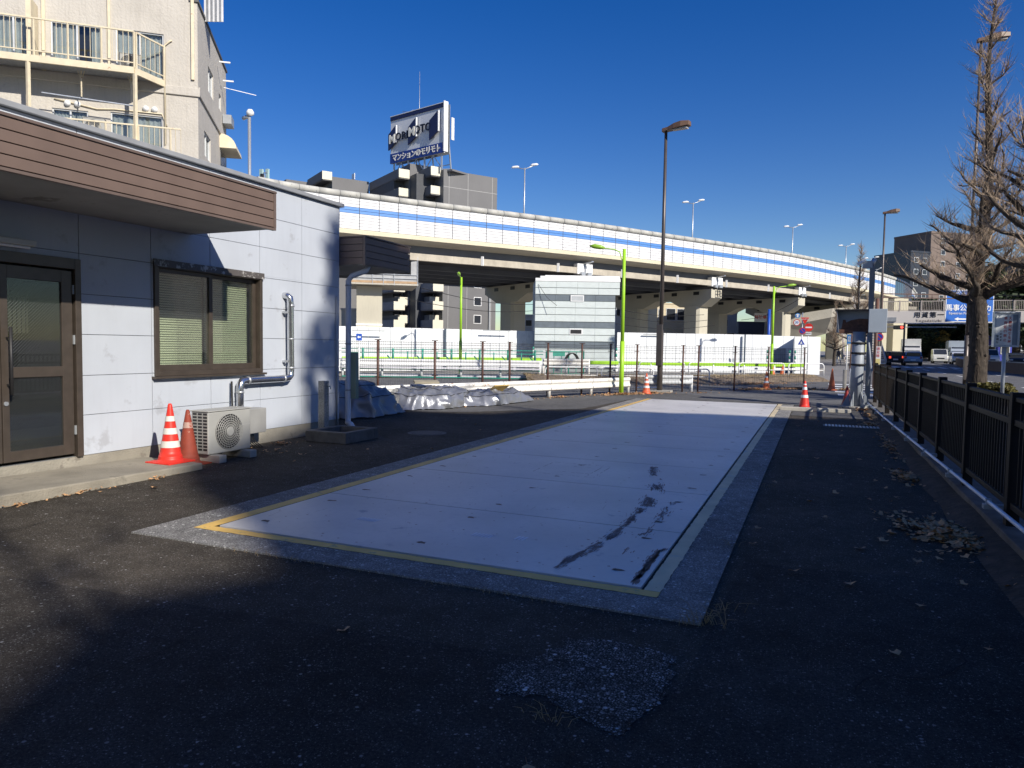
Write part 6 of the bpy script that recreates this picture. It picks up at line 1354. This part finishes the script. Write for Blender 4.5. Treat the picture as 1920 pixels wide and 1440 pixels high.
# ------------------------------------------------------------------ vehicles
def make_car(loc, rz, label, color, kind='car', front=False, name='parked_car', lit=False):
    "local: +y forward; facing the reader when front"
    t = thing(name, label, {'car': 'car', 'van': 'van', 'truck': 'truck'}[kind], loc, rz)
    cm = mat('car_paint_%d' % len(MATS), color, .25, metal=.2, var=.03); w, L_ = 1.72, 4.2
    if kind == 'car': prof = [(-2.1, .3), (-2.12, .75), (-2.0, 1.0), (-1.75, 1.45), (-.3, 1.55), (.5, 1.42), (1.1, 1.0), (1.9, .85), (2.1, .6), (2.1, .3)]; gl = [(-1.98, 1.04), (-1.76, 1.42), (-.3, 1.5), (.46, 1.38), (.98, 1.02)]
    elif kind == 'van': prof = [(-2.2, .3), (-2.22, 1.0), (-2.15, 1.8), (-1.9, 1.92), (.8, 1.9), (1.6, 1.2), (2.1, 1.0), (2.2, .6), (2.2, .3)]; gl = [(-2.14, 1.15), (-2.08, 1.75), (.7, 1.78), (1.4, 1.22)]
    else: prof = [(-.2, .45), (-.2, 2.3), (1.6, 2.3), (2.05, 1.7), (2.15, .9), (2.15, .45)]; gl = [(.6, 1.5), (.6, 2.1), (1.55, 2.1), (1.95, 1.6)]; w = 2.1
    def side(pr, wid, top=.0):
        n = len(pr); vs = []
        for s_ in (-1, 1):
            for y, z in pr: k = 1-.14*max(0, (z-.95))/.6 if kind == 'car' else 1-.04*max(0, z-.9); vs.append((s_*wid/2*k, y, z))
        return vs, [tuple(range(n))[::-1], tuple(range(n, 2*n))]+[(i, (i+1) % n, n+(i+1) % n, n+i) for i in range(n)]
    MB().add(*side(prof, w)).build('body', cm, t, world=False, bevel=.05)
    MB().add(*side(gl, w+.02)).build('side_windows', winm, t, world=False)
    if kind == 'car': MB().add([(-.66, -2.0, 1.02), (.66, -2.0, 1.02), (.6, -1.79, 1.42), (-.6, -1.79, 1.42)], [(0, 1, 2, 3)]).add([(-.68, 1.08, 1.03), (.68, 1.08, 1.03), (.6, .53, 1.42), (-.6, .53, 1.42)], [(0, 1, 2, 3)]).build('windscreens', winm, t, world=False).location = (0, 0, .0)
    o_ = bpy.data.objects[-1] if False else None
    if kind == 'car': MB().box(-.64, .64, -2.03, -1.9, 1.05, 1.36).box(-.66, .66, .72, 1.0, 1.04, 1.3).build('screen', winm, t, world=False)
    if kind == 'van': MB().box(-.72, .72, -2.23, -2.1, 1.2, 1.75).build('rear_screen', winm, t, world=False); MB().add([(-.75, 1.63, 1.22), (.75, 1.63, 1.22), (.7, .9, 1.86), (-.7, .9, 1.86)], [(0, 1, 2, 3)]).build('windscreen', winm, t, world=False)
    if kind == 'truck':
        MB().add([(-.9, 2.09, 1.62), (.9, 2.09, 1.62), (.88, 1.64, 2.26), (-.88, 1.64, 2.26)], [(0, 1, 2, 3)]).build('windscreen', winm, t, world=False); MB().box(-1.1, 1.1, -4.8, -.25, .8, 3.2).build('cargo_box', cm, t, world=False, bevel=.03); MB().box(-.5, .5, -4.8, -.2, .5, .79).build('chassis', darkm, t, world=False)
    ym = 1.35; yr = -1.3 if kind != 'truck' else -3.8
    for sx in (-1, 1):
        for y in (ym, yr):
            wh = MB().cyl((sx*(w/2-.2), y, .32), (sx*(w/2+.01), y, .32), .32, n=20).build('wheel', black, t, world=False); MB().cyl((sx*(w/2), y, .32), (sx*(w/2+.02), y, .32), .19, n=14).build('rim', galv, wh, world=False)
    yb = -2.13 if kind == 'car' else -2.24
    for sx in (-1, 1):
        if kind != 'truck': MB().box(sx*.72-.1, sx*.72+.1, yb-.02, yb+.1, .78, 1.0).build('tail_light', mat('tail_red', (.6, .03, .02), .3, emit=((1, .08, .03), 1.2 if True else 0)) if lit else mat('tail_dull', (.4, .03, .02), .3), t, world=False)
        MB().box(sx*.65-.14, sx*.65+.14, 2.0, 2.16 if kind != 'van' else 2.22, .62, .78).build('headlight', mat('lamp_clear', (.75, .76, .78), .15), t, world=False)
    MB().box(-.25, .25, yb-.015, yb+.05, .55, .7).build('number_plate', white, t, world=False); MB().box(-.85, .85, 2.05, 2.19, .32, .5).box(-.85, .85, yb-.01, yb+.1, .3, .48).build('bumper', darkm, t, world=False, bevel=.02); MB().box(-.4, .4, 2.1, 2.22 if kind != 'car' else 2.13, .6, .75).build('grille', darkm, t, world=False)
    return t
hdg = -.06
for x, y, rz, lab, colr, kd, lit in (
    (6.5, 87, hdg, 'black car with glowing tail lights waiting at the stop line', (.015, .015, .018), 'car', True),
    (8.2, 92, hdg, 'dark red-lit car between the black and silver cars', (.05, .03, .03), 'car', True),
    (9.6, 89, hdg, 'silver blue car seen from behind at the stop line', (.34, .41, .5), 'car', False),
    (11.5, 108, math.pi+hdg, 'white box truck facing the yard under the footbridge', (.7, .7, .68), 'truck', False),
    (15.3, 112, math.pi+hdg, 'white van behind the first oncoming car', (.68, .68, .62), 'van', False),
    (16.3, 104, math.pi+hdg, 'white hatchback, first oncoming car beside the low wall', (.7, .72, .74), 'car', False),
    (18.9, 122, math.pi+hdg, 'pale grey truck farther back in the oncoming queue', (.45, .5, .55), 'truck', False),
    (19.3, 103, math.pi+hdg, 'white van, nearest of the oncoming vehicles', (.72, .73, .75), 'van', False),
    (22.4, 105, math.pi+hdg, 'dark oncoming car right of the white van', (.03, .035, .05), 'car', False),
    (24.2, 101, math.pi+hdg-.3, 'silver car turning at the right end of the oncoming queue', (.5, .52, .55), 'car', False)):
    make_car((x, y, .01), rz, lab, colr, kd, name={'car': 'car', 'van': 'van', 'truck': 'truck'}[kd], lit=lit)

# median wall, far things on the right
t = thing('median_wall', 'low dark brown median wall between the two directions of the main road', 'wall', (13.5, 80, 0)); MB().beam((13.3, 44, .4), (13.5, 84, .4), .25, .8).beam((13.5, 84, .4), (15.5, 100, .4), .25, .8).build('wall', mat('median_brown', (.07, .04, .032), .7, var=.2), t); MB().beam((13.3, 44, .84), (13.5, 84, .84), .3, .07).beam((13.5, 84, .84), (15.5, 100, .84), .3, .07).build('cap', concrete, t)
tag(MB().box(13.0, 13.6, 72, 72.1, .5, 1.3).build('marker_board', mat('orange_board', (.6, .25, .12), .6)), 'small orange marker board standing in front of the median wall', 'board')
# brown tower
def tower(name, label, px0, px1, D, ytop, m, rows, cols, skew=0, dep=12, wm=None, roundc=False):
    a = survey(px0, 600, D); b = survey(px1, 600, D+skew); zt = survey(px0, ytop, D).z; d = Vector((b.x-a.x, b.y-a.y, 0)); L_ = d.length; d.normalize(); n = Vector((-d.y, d.x, 0))
    T = Matrix(((d.x, n.x, 0, a.x), (d.y, n.y, 0, a.y), (0, 0, 1, 0), (0, 0, 0, 1))); t = thing(name, label, 'building', (a.x, a.y, 0)); MB().box(0, L_, 0, dep, 0, zt, T).build('wall', m, t); MB().box(-.15, L_+.15, -.15, dep, zt, zt+.5, T).build('parapet', m, t)
    for r in range(rows):
        for c in cols:
            z = zt-2.6-r*3.0; 
            if z < 1: continue
            w = MB().box(c*L_, c*L_+1.5, -.12, -.02, z, z+1.4, T).build('window', frame_w, t); MB().box(c*L_+.12, c*L_+1.38, -.15, -.125, z+.12, z+1.28, T).build('pane', winm, w)
    return t
tower('brown_tower', 'brown tiled apartment tower beyond the bare tree', 1739, 1842, 190, 438, mat('brown_tile', (.16, .12, .1), .7, var=.08, scale=.5), 11, (.18, .46, .66, .86), 6)
tower('dark_tower', 'dark blue-grey glass-fronted tower left of the brown one', 1703, 1739, 186, 474, mat('dark_cladding', (.03, .035, .05), .3, var=.15, scale=.3), 9, (.15, .6), 2)
tower('blue_shop', 'blue and white shop front low behind the notice sign', 1846, 1900, 118, 600, mat('shop_blue', (.03, .04, .35), .5), 2, (.1, .6), dep=1.5)
tower('shadow_block', 'dark building at the right edge of the view', 1905, 1960, 120, 495, mat('block_dark', (.05, .05, .055), .7), 8, (.2, .6))
tower('grey_shopfront', 'grey building behind the dark trees right of the truck queue', 1783, 1845, 175, 590, mat('grey_render', (.2, .2, .2), .8), 4, (.1, .4, .7))
p = survey(1792, 615, 150); t = thing('white_banner', 'tall white banner with a black pattern on the far building', 'banner', (p.x, p.y, 0)); nn = Vector((-p.x, -p.y, 0)).normalized(); Mx = WM[t.name].inverted() @ face((p.x, p.y, p.z), nn)
o_ = MB().box(-.75, .75, -1.6, 1.6, 0, .05).build('sheet', white, t, world=False); o_.matrix_local = Mx
o_ = MB(); 
for k in range(5): o_.prism([(-.7, -1.4+k*.6), (.0, -1.3+k*.6), (.7, -1.0+k*.6), (.7, -.85+k*.6), (0, -1.15+k*.6)], .051, .06)
o_ = o_.build('pattern', kl, t, world=False); o_.matrix_local = Mx; MB().cyl((p.x, p.y+.1, 0), (p.x, p.y+.1, p.z+1.7), .08).build('mast', darkm, t)

# person walking far left of the gauge post
def make_person(loc, rz, label, top, legs):
    t = thing('person', label, 'person', loc, rz)
    V = [(0, 0, .95), (0, 0, 1.2), (0, 0, 1.42), (0, 0, 1.5), (0, .02, 1.6), (0, .02, 1.72), (.1, 0, .9), (.12, .12, .5), (.12, .0, .06), (.12, .14, .04), (-.1, 0, .9), (-.12, -.1, .5), (-.12, -.3, .1), (-.12, -.18, .04), (.19, 0, 1.4), (.24, -.08, 1.12), (.24, .06, .9), (-.19, 0, 1.4), (-.24, .1, 1.12), (-.22, .26, .98)]
    Ed = [(0, 1), (1, 2), (2, 3), (3, 4), (4, 5), (0, 6), (6, 7), (7, 8), (8, 9), (0, 10), (10, 11), (11, 12), (12, 13), (2, 14), (14, 15), (15, 16), (2, 17), (17, 18), (18, 19)]
    rr = [.15, .14, .16, .06, .09, .08, .09, .065, .045, .035, .09, .065, .045, .035, .065, .045, .035, .065, .045, .035]
    me = bpy.data.meshes.new('body'); me.from_pydata(V, Ed, []); o = bpy.data.objects.new('body', me); COL.objects.link(o); o.parent = t
    md = o.modifiers.new('skin', 'SKIN'); o.modifiers.new('sub', 'SUBSURF').levels = 2; o.modifiers['sub'].render_levels = 2
    for i, sv in enumerate(me.skin_vertices[0].data): sv.radius = (rr[i], rr[i]*.8); sv.use_root = (i == 0)
    m = bpy.data.materials.new('person_cloth'); m.use_nodes = True; N = m.node_tree.nodes; L = m.node_tree.links; tc = N.new('ShaderNodeTexCoord'); sp_ = N.new('ShaderNodeSeparateXYZ'); L.new(tc.outputs['Object'], sp_.inputs[0]); cr_ = N.new('ShaderNodeValToRGB'); cr_.color_ramp.interpolation = 'CONSTANT'
    mr = N.new('ShaderNodeMath'); mr.operation = 'DIVIDE'; mr.inputs[1].default_value = 2; L.new(sp_.outputs[2], mr.inputs[0]); L.new(mr.outputs[0], cr_.inputs[0]); e = cr_.color_ramp.elements; e[0].color = (.05, .04, .03, 1); e[1].position = .045; e[1].color = (*legs, 1)
    for pos, c in ((.46, top), (.745, (.45, .28, .2)), (.83, (.03, .02, .02))): x = e.new(pos); x.color = (*c, 1)
    L.new(cr_.outputs[0], N['Principled BSDF'].inputs[0]); me.materials.append(m); return t
p = survey(1572, 680, 78); make_person((p.x, p.y, 0), 2.6, 'person in dark top and pale blue jeans walking under the highway', (.04, .04, .05), (.16, .22, .35))

# ------------------------------------------------------------------ trees
def twig(mb, p, d, L_, r, rg, seg=4, n=3, up=.5):
    pts = [p]; d = d.normalized(); rs = [r]
    for k in range(seg):
        d = (d+Vector((rg.gauss(0, .09), rg.gauss(0, .09), rg.gauss(0, .06)+up/seg*.8))).normalized(); pts.append(pts[-1]+d*L_/seg); rs.append(r*(1-(k+1)/seg*.85))
    mb.tube(pts, rs, n, cap=False); return pts
barkm = mat('ginkgo_bark', (.06, .047, .037), .95, var=.4, scale=9, bump=1.0, bscale=14, bstretch=(1, 1, .22), streak=((.022, .018, .015), .95), spots=[((.2, .18, .15), .66, 9)])
twigm = mat('ginkgo_twig', (.36, .27, .19), .8, var=.25, scale=2)
def bare_tree(loc, label, h, r0, fork, spread, seed, nl=34, scale=1, dens=1.0, thin=1.0, grp='bare pruned street trees'):
    rg = random.Random(seed); t = thing('bare_tree', label, 'tree', loc, 0, grp)
    tr = MB(); pts = []; rs = []
    NZ = 22; ring = []; n = 18
    for k in range(NZ):
        f = k/(NZ-1); z = h*f**1.15; x = .10*math.sin(z*.9+seed)*min(1, z/3); y = .1*math.cos(z*.7+seed)*min(1, z/3)
        r = r0*(1.35-.9*min(1, z/.8)*.35) if z < .8 else r0*(1.03 if z < fork else 1.05*(1-(z-fork)/(h-fork))**.8*.62+.02)
        pts.append(Vector((x, y, z)))
        for j in range(n):
            a = 2*math.pi*j/n; rr = r*(1+.10*noise.noise(Vector((math.cos(a)*2.2, math.sin(a)*2.2, z*.9+seed)))+.07*noise.noise(Vector((math.cos(a)*6, math.sin(a)*6, z*2.5))))
            tr.v.append(pts[-1]+Vector((rr*math.cos(a), rr*math.sin(a), 0)))
        rs.append(r)
    for k in range(NZ-1):
        for j in range(n): tr.f.append([k*n+j, k*n+(j+1) % n, (k+1)*n+(j+1) % n, (k+1)*n+j]); tr.sm.append(True)
    def at(z):
        for a, b in zip(pts[:-1], pts[1:]):
            if a.z <= z <= b.z: return a.lerp(b, (z-a.z)/(b.z-a.z))
        return pts[-1]
    limb = MB(); tw = MB(); az = rg.random()*6
    for i in range(nl):
        f = i/(nl-1); z = fork-.25+(h-fork-.6)*f**1.3; az += 2.4+rg.uniform(-.3, .3); big = max(0, 1-f*1.25)
        L_ = spread*(1.4 if f < .38 else .95 if f < .62 else .5 if f < .85 else .25)*(1-f*.5)*rg.uniform(.6, 1.1)+.15; d = Vector((math.cos(az), math.sin(az), .25+.7*f)).normalized(); p = at(z); r = (r0*.40*(1-f)**1.2+.018)*rg.uniform(.6, 1.1)
        if i < 6: r = r0*.46*rg.uniform(.8, 1.1)
        P_ = [p]; R_ = [r*1.25]; seg = 7
        for k in range(seg):
            d = (d+Vector((rg.gauss(0, .22), rg.gauss(0, .22), .07+rg.gauss(0, .18)))).normalized(); P_.append(P_[-1]+d*L_/seg); R_.append(r*(1-.72*(k+1)/seg)*rg.uniform(.75, 1.45))
        limb.tube(P_, R_, 8)
        for k in range(int((6+L_*18)*dens)):
            s = rg.uniform(.12, 1)*(len(P_)-1.001); j = int(s); q = P_[j].lerp(P_[j+1], s-j); dd_ = Vector((rg.gauss(0, .8), rg.gauss(0, .8), .15+rg.random()*.8))+(P_[j+1]-P_[j]).normalized()*.6
            tp_ = twig(tw, q, dd_, rg.uniform(.3, 1.6)*(.42+.5*(1-f)), rg.choice((.006, .008, .011, .017))*thin, rg, 5)
            for _ in range(3):
                j = rg.randint(1, 3); twig(tw, tp_[j], Vector((rg.gauss(0, .7), rg.gauss(0, .7), .5)), rg.uniform(.15, .45), .005*thin, rg, 2)
    for k in range(int(330*dens)):
        z = rg.uniform(fork-1.3, h*.97); a = rg.random()*6.28; q = at(z)+Vector((math.cos(a), math.sin(a), 0))*.02; twig(tw, q+Vector((math.cos(a), math.sin(a), 0))*r0*.3*(1-z/h), Vector((math.cos(a), math.sin(a), rg.uniform(.2, 1.3))), rg.uniform(.2, .7), .007*thin, rg, 3)
    for k in range(60):   # epicormic knobs on the trunk
        z = rg.uniform(.5, fork); a = rg.random()*6.28; q = at(z)+Vector((math.cos(a), math.sin(a), 0))*r0*.97; s = rg.uniform(.02, .06); tr.tube([q-Vector((0, 0, s)), q, q+Vector((0, 0, s))], [s*.4, s, s*.4], 6)
    tr.build('trunk', barkm, t, world=False); limb.build('limbs', barkm, t, world=False); tw.build('twigs', twigm, t, world=False, fix=False)
    return t
p = survey(1829, 738, 23.2)
bt = bare_tree((p.x, p.y, 0), 'big bare pruned ginkgo rising from the hedge bed on the right', 13.2, .26, 3.4, 2.0, 14, nl=54)
p = survey(1975, 738, 19.0); t2 = copy_tree(bt); place(t2, (p.x, p.y, 0), 2.1, 1.05, 'second bare street tree, only its left branches reaching in at the right edge')
p = survey(1604, 700, 52); t3 = copy_tree(bt); place(t3, (p.x, p.y, 0), 1.2, .72, 'small bare tree rising in front of the highway curve')
p = survey(1563, 700, 70); t4 = copy_tree(bt); place(t4, (p.x, p.y, 0), 3.3, .5, 'spreading small bare tree left of the gauge post in the distance')
t5 = bare_tree((12, -5.2, 0), 'bare street tree behind the viewer whose branches shade the left asphalt', 14.5, .13, 5.5, 2.8, 31, nl=24, dens=.17, thin=1.6)
t7 = bare_tree((8.2, 8.6, 0), 'bare street tree in the row right of the fence, outside the view', 12.5, .2, 4, 2.2, 37, nl=22, dens=.4)
# hedge bed at the foot of the tree
hb = MB(); rg = random.Random(5); a_, b_ = survey(1788, 725, 22.3), survey(1900, 730, 21.5)
hedge = thing('box_hedge', 'low clipped hedge with bronze-green leaves around the tree foot', 'hedge', ((a_.x+b_.x)/2, (a_.y+b_.y)/2, 0))
for k in range(9000):
    u, v = rg.random(), rg.random(); q = Vector((a_.x, a_.y, 0)).lerp(Vector((b_.x, b_.y, 0)), u)+Vector((.3, .9, 0))*(v*1.5); e = min(1, min(u, 1-u)*7)**.4; z = (.5+.1*noise.noise(q*1.2))*e*rg.random()**.35; s = rg.uniform(.02, .045)
    M_ = Matrix.Translation((q.x, q.y, z)) @ Matrix.Rotation(rg.random()*6, 4, 'Z') @ Matrix.Rotation(rg.uniform(-1, 1), 4, 'X'); hb.add([M_ @ Vector(c) for c in ((-s, -s*.6, 0), (s, -s*.6, 0), (s, s*.6, 0), (-s, s*.6, 0))], [(0, 1, 2, 3)])
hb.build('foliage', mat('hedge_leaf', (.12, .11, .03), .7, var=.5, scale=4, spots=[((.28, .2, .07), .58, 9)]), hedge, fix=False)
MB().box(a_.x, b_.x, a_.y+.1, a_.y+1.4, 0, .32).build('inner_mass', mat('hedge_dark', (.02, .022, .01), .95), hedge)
tag(MB().box(3.3, 6.2, 24.0, 30, -.01, .1).build('planting_bed', soil), kind='structure')
# evergreen trees
def leafy(loc, label, h, rad, zc, n, seed, color=(.035, .055, .02), size=.22, squash=1.0, grp='dark evergreen trees by the main road', trunk=True):
    rg = random.Random(seed); t = thing('evergreen_tree', label, 'tree', loc, 0, grp); mb = MB()
    if trunk: MB().tube([(0, 0, 0), (.1, 0, zc*.5), (0, .1, zc+rad*.4)], [rad*.09, rad*.07, rad*.03], 8).build('trunk', barkm, t, world=False)
    blobs = [(Vector((rg.gauss(0, .42), rg.gauss(0, .42), rg.uniform(-.8, .9)))*rad, rg.uniform(.28, .5)*rad) for _ in range(16)]
    for k in range(n):
        c, r = rg.choice(blobs); v = Vector((rg.gauss(0, 1), rg.gauss(0, 1), rg.gauss(0, 1))).normalized()*r*rg.uniform(.55, 1.05); q = c+v; q.z *= squash; q.z += zc; 
        if q.z < .2: continue
        s = size*rg.uniform(.5, 1.2); M_ = Matrix.Translation(q) @ Matrix.Rotation(rg.random()*6, 4, 'Z') @ Matrix.Rotation(rg.uniform(-1.2, 1.2), 4, 'X'); mb.add([M_ @ Vector(c_) for c_ in ((-s, -s*.5, 0), (s*.8, -s*.5, 0), (s, s*.5, 0), (-s*.7, s*.6, 0))], [(0, 1, 2, 3)])
    mb.build('crown', mat('leaf_%d' % int(color[0]*1000), color, .8, var=.5, scale=1.2), t, world=False, fix=False); return t
e1 = leafy((0, 0, 0), 'dark evergreen tree behind the truck queue, below the footbridge', 9, 4.0, 4.6, 9000, 1)
p = survey(1722, 650, 140); place(e1, (p.x, p.y, 0), 0, 1.25)
for px, D, s, rz, lab in ((1745, 122, .9, 5.2, 'low dark tree directly behind the box truck'), (1778, 124, 1.0, .4, 'low dark tree filling the gap beneath the bridge beside the trunk'), (1815, 122, 1.0, 1.9, 'dark tree seen right behind the big ginkgo trunk'), (1760, 138, 1.3, 1, 'broad dark tree behind the white vans'), (1800, 142, 1.2, 2.2, 'dark tree beside the white banner'), (1735, 160, 1.5, 3, 'taller dark tree farther back behind the truck queue'), (1860, 128, 1.1, 4, 'dark tree behind the notice sign'), (1905, 112, 1.7, 5, 'tall dark tree at the right edge behind the notice sign'), (1885, 140, 1.35, 2.7, 'dark tree between the notice sign and the dark building')):
    q = survey(px, 650, D); c = copy_tree(e1); place(c, (q.x, q.y, 0), rz, s, lab)
yt = leafy((0, 0, 0), 'yellow-leaved tree hanging just below the footbridge', 6, 2.2, 6.2, 2500, 8, (.4, .27, .06), .16, .6, 'autumn tree'); q = survey(1762, 612, 120); place(yt, (q.x, q.y, -.6), 0, .75)
q = survey(1648, 640, 60); 

# blocks added across the road, out of view; skyline shaped to shade the yard
XB = 28.0
sky_ = [(-60, 21.0), (-13.6, 21.6), (-12.7, 22.1), (-11.7, 21.8), (-11.35, 22.6), (-11.25, 23.5), (-11.0, 24.2), (-10.2, 24.5), (-9.2, 24.75), (-8.3, 25.0), (-7.3, 25.1), (-7.15, 27.7), (-5.6, 27.8), (-5.5, 26.3), (-4.7, 26.3), (-4.6, 25.3), (-4.1, 25.2), (-2.74, 24.1), (-1.2, 23.75), (.3, 23.0), (.9, 21.9), (1.8, 21.2), (3.0, 19.6), (3.9, 19.2), (4.6, 18.0)]
t = thing('yard_shade_block', 'unseen long block added across the main road, skyline shaped to shade the yard', 'building', (XB, -20, 0))
vs = [(XB, y, 0) for y, z in sky_]+[(XB, y, z) for y, z in sky_]; n = len(sky_)
mb = MB(); mb.add([(x_, y, z_) for x_ in (XB, XB+14) for y, z in sky_ for z_ in (0, z)], [])
N2 = 2*n
for i in range(n-1):
    for f_ in ((2*i, 2*i+1, 2*i+3, 2*i+2), (N2+2*i, N2+2*i+2, N2+2*i+3, N2+2*i+1), (2*i+1, N2+2*i+1, N2+2*i+3, 2*i+3)): mb.f.append(list(f_)); mb.sm.append(False)
mb.f += [[0, N2, N2+1, 1], [2*n-2, 2*n-1, N2+2*n-1, N2+2*n-2]]; mb.sm += [False]*2
mb.build('wall', mat('shade_block_tile', (.2, .18, .16), .8, var=.1), t)
wp = MB().box(-.06, -.01, -.9, .9, 0, 1.5).build('window', winm, t, world=False)
for k in range(14):
    for r in range(6):
        o_ = wp if (k, r) == (0, 0) else inst(wp, t); o_.matrix_local = Matrix.Translation((0, -30+k*3.6+20-.0, 1.6+r*3.05))
t = thing('road_shade_block', 'unseen second block added farther along to shade the main road', 'building', (32, 60, 0)); MB().box(32, 46, 47, 82, 0, 20).build('wall', MATS['shade_block_tile'], t)  # added out of view to put the far road in shade
ev = leafy((0, 0, 0), 'tall evergreen tree across the main road, outside the view', 19, 1.25, 17.5, 4200, 21, (.03, .05, .02), .16, 2.0, 'tall roadside evergreens'); place(ev, (17, -1.35, 0), 0, 1)
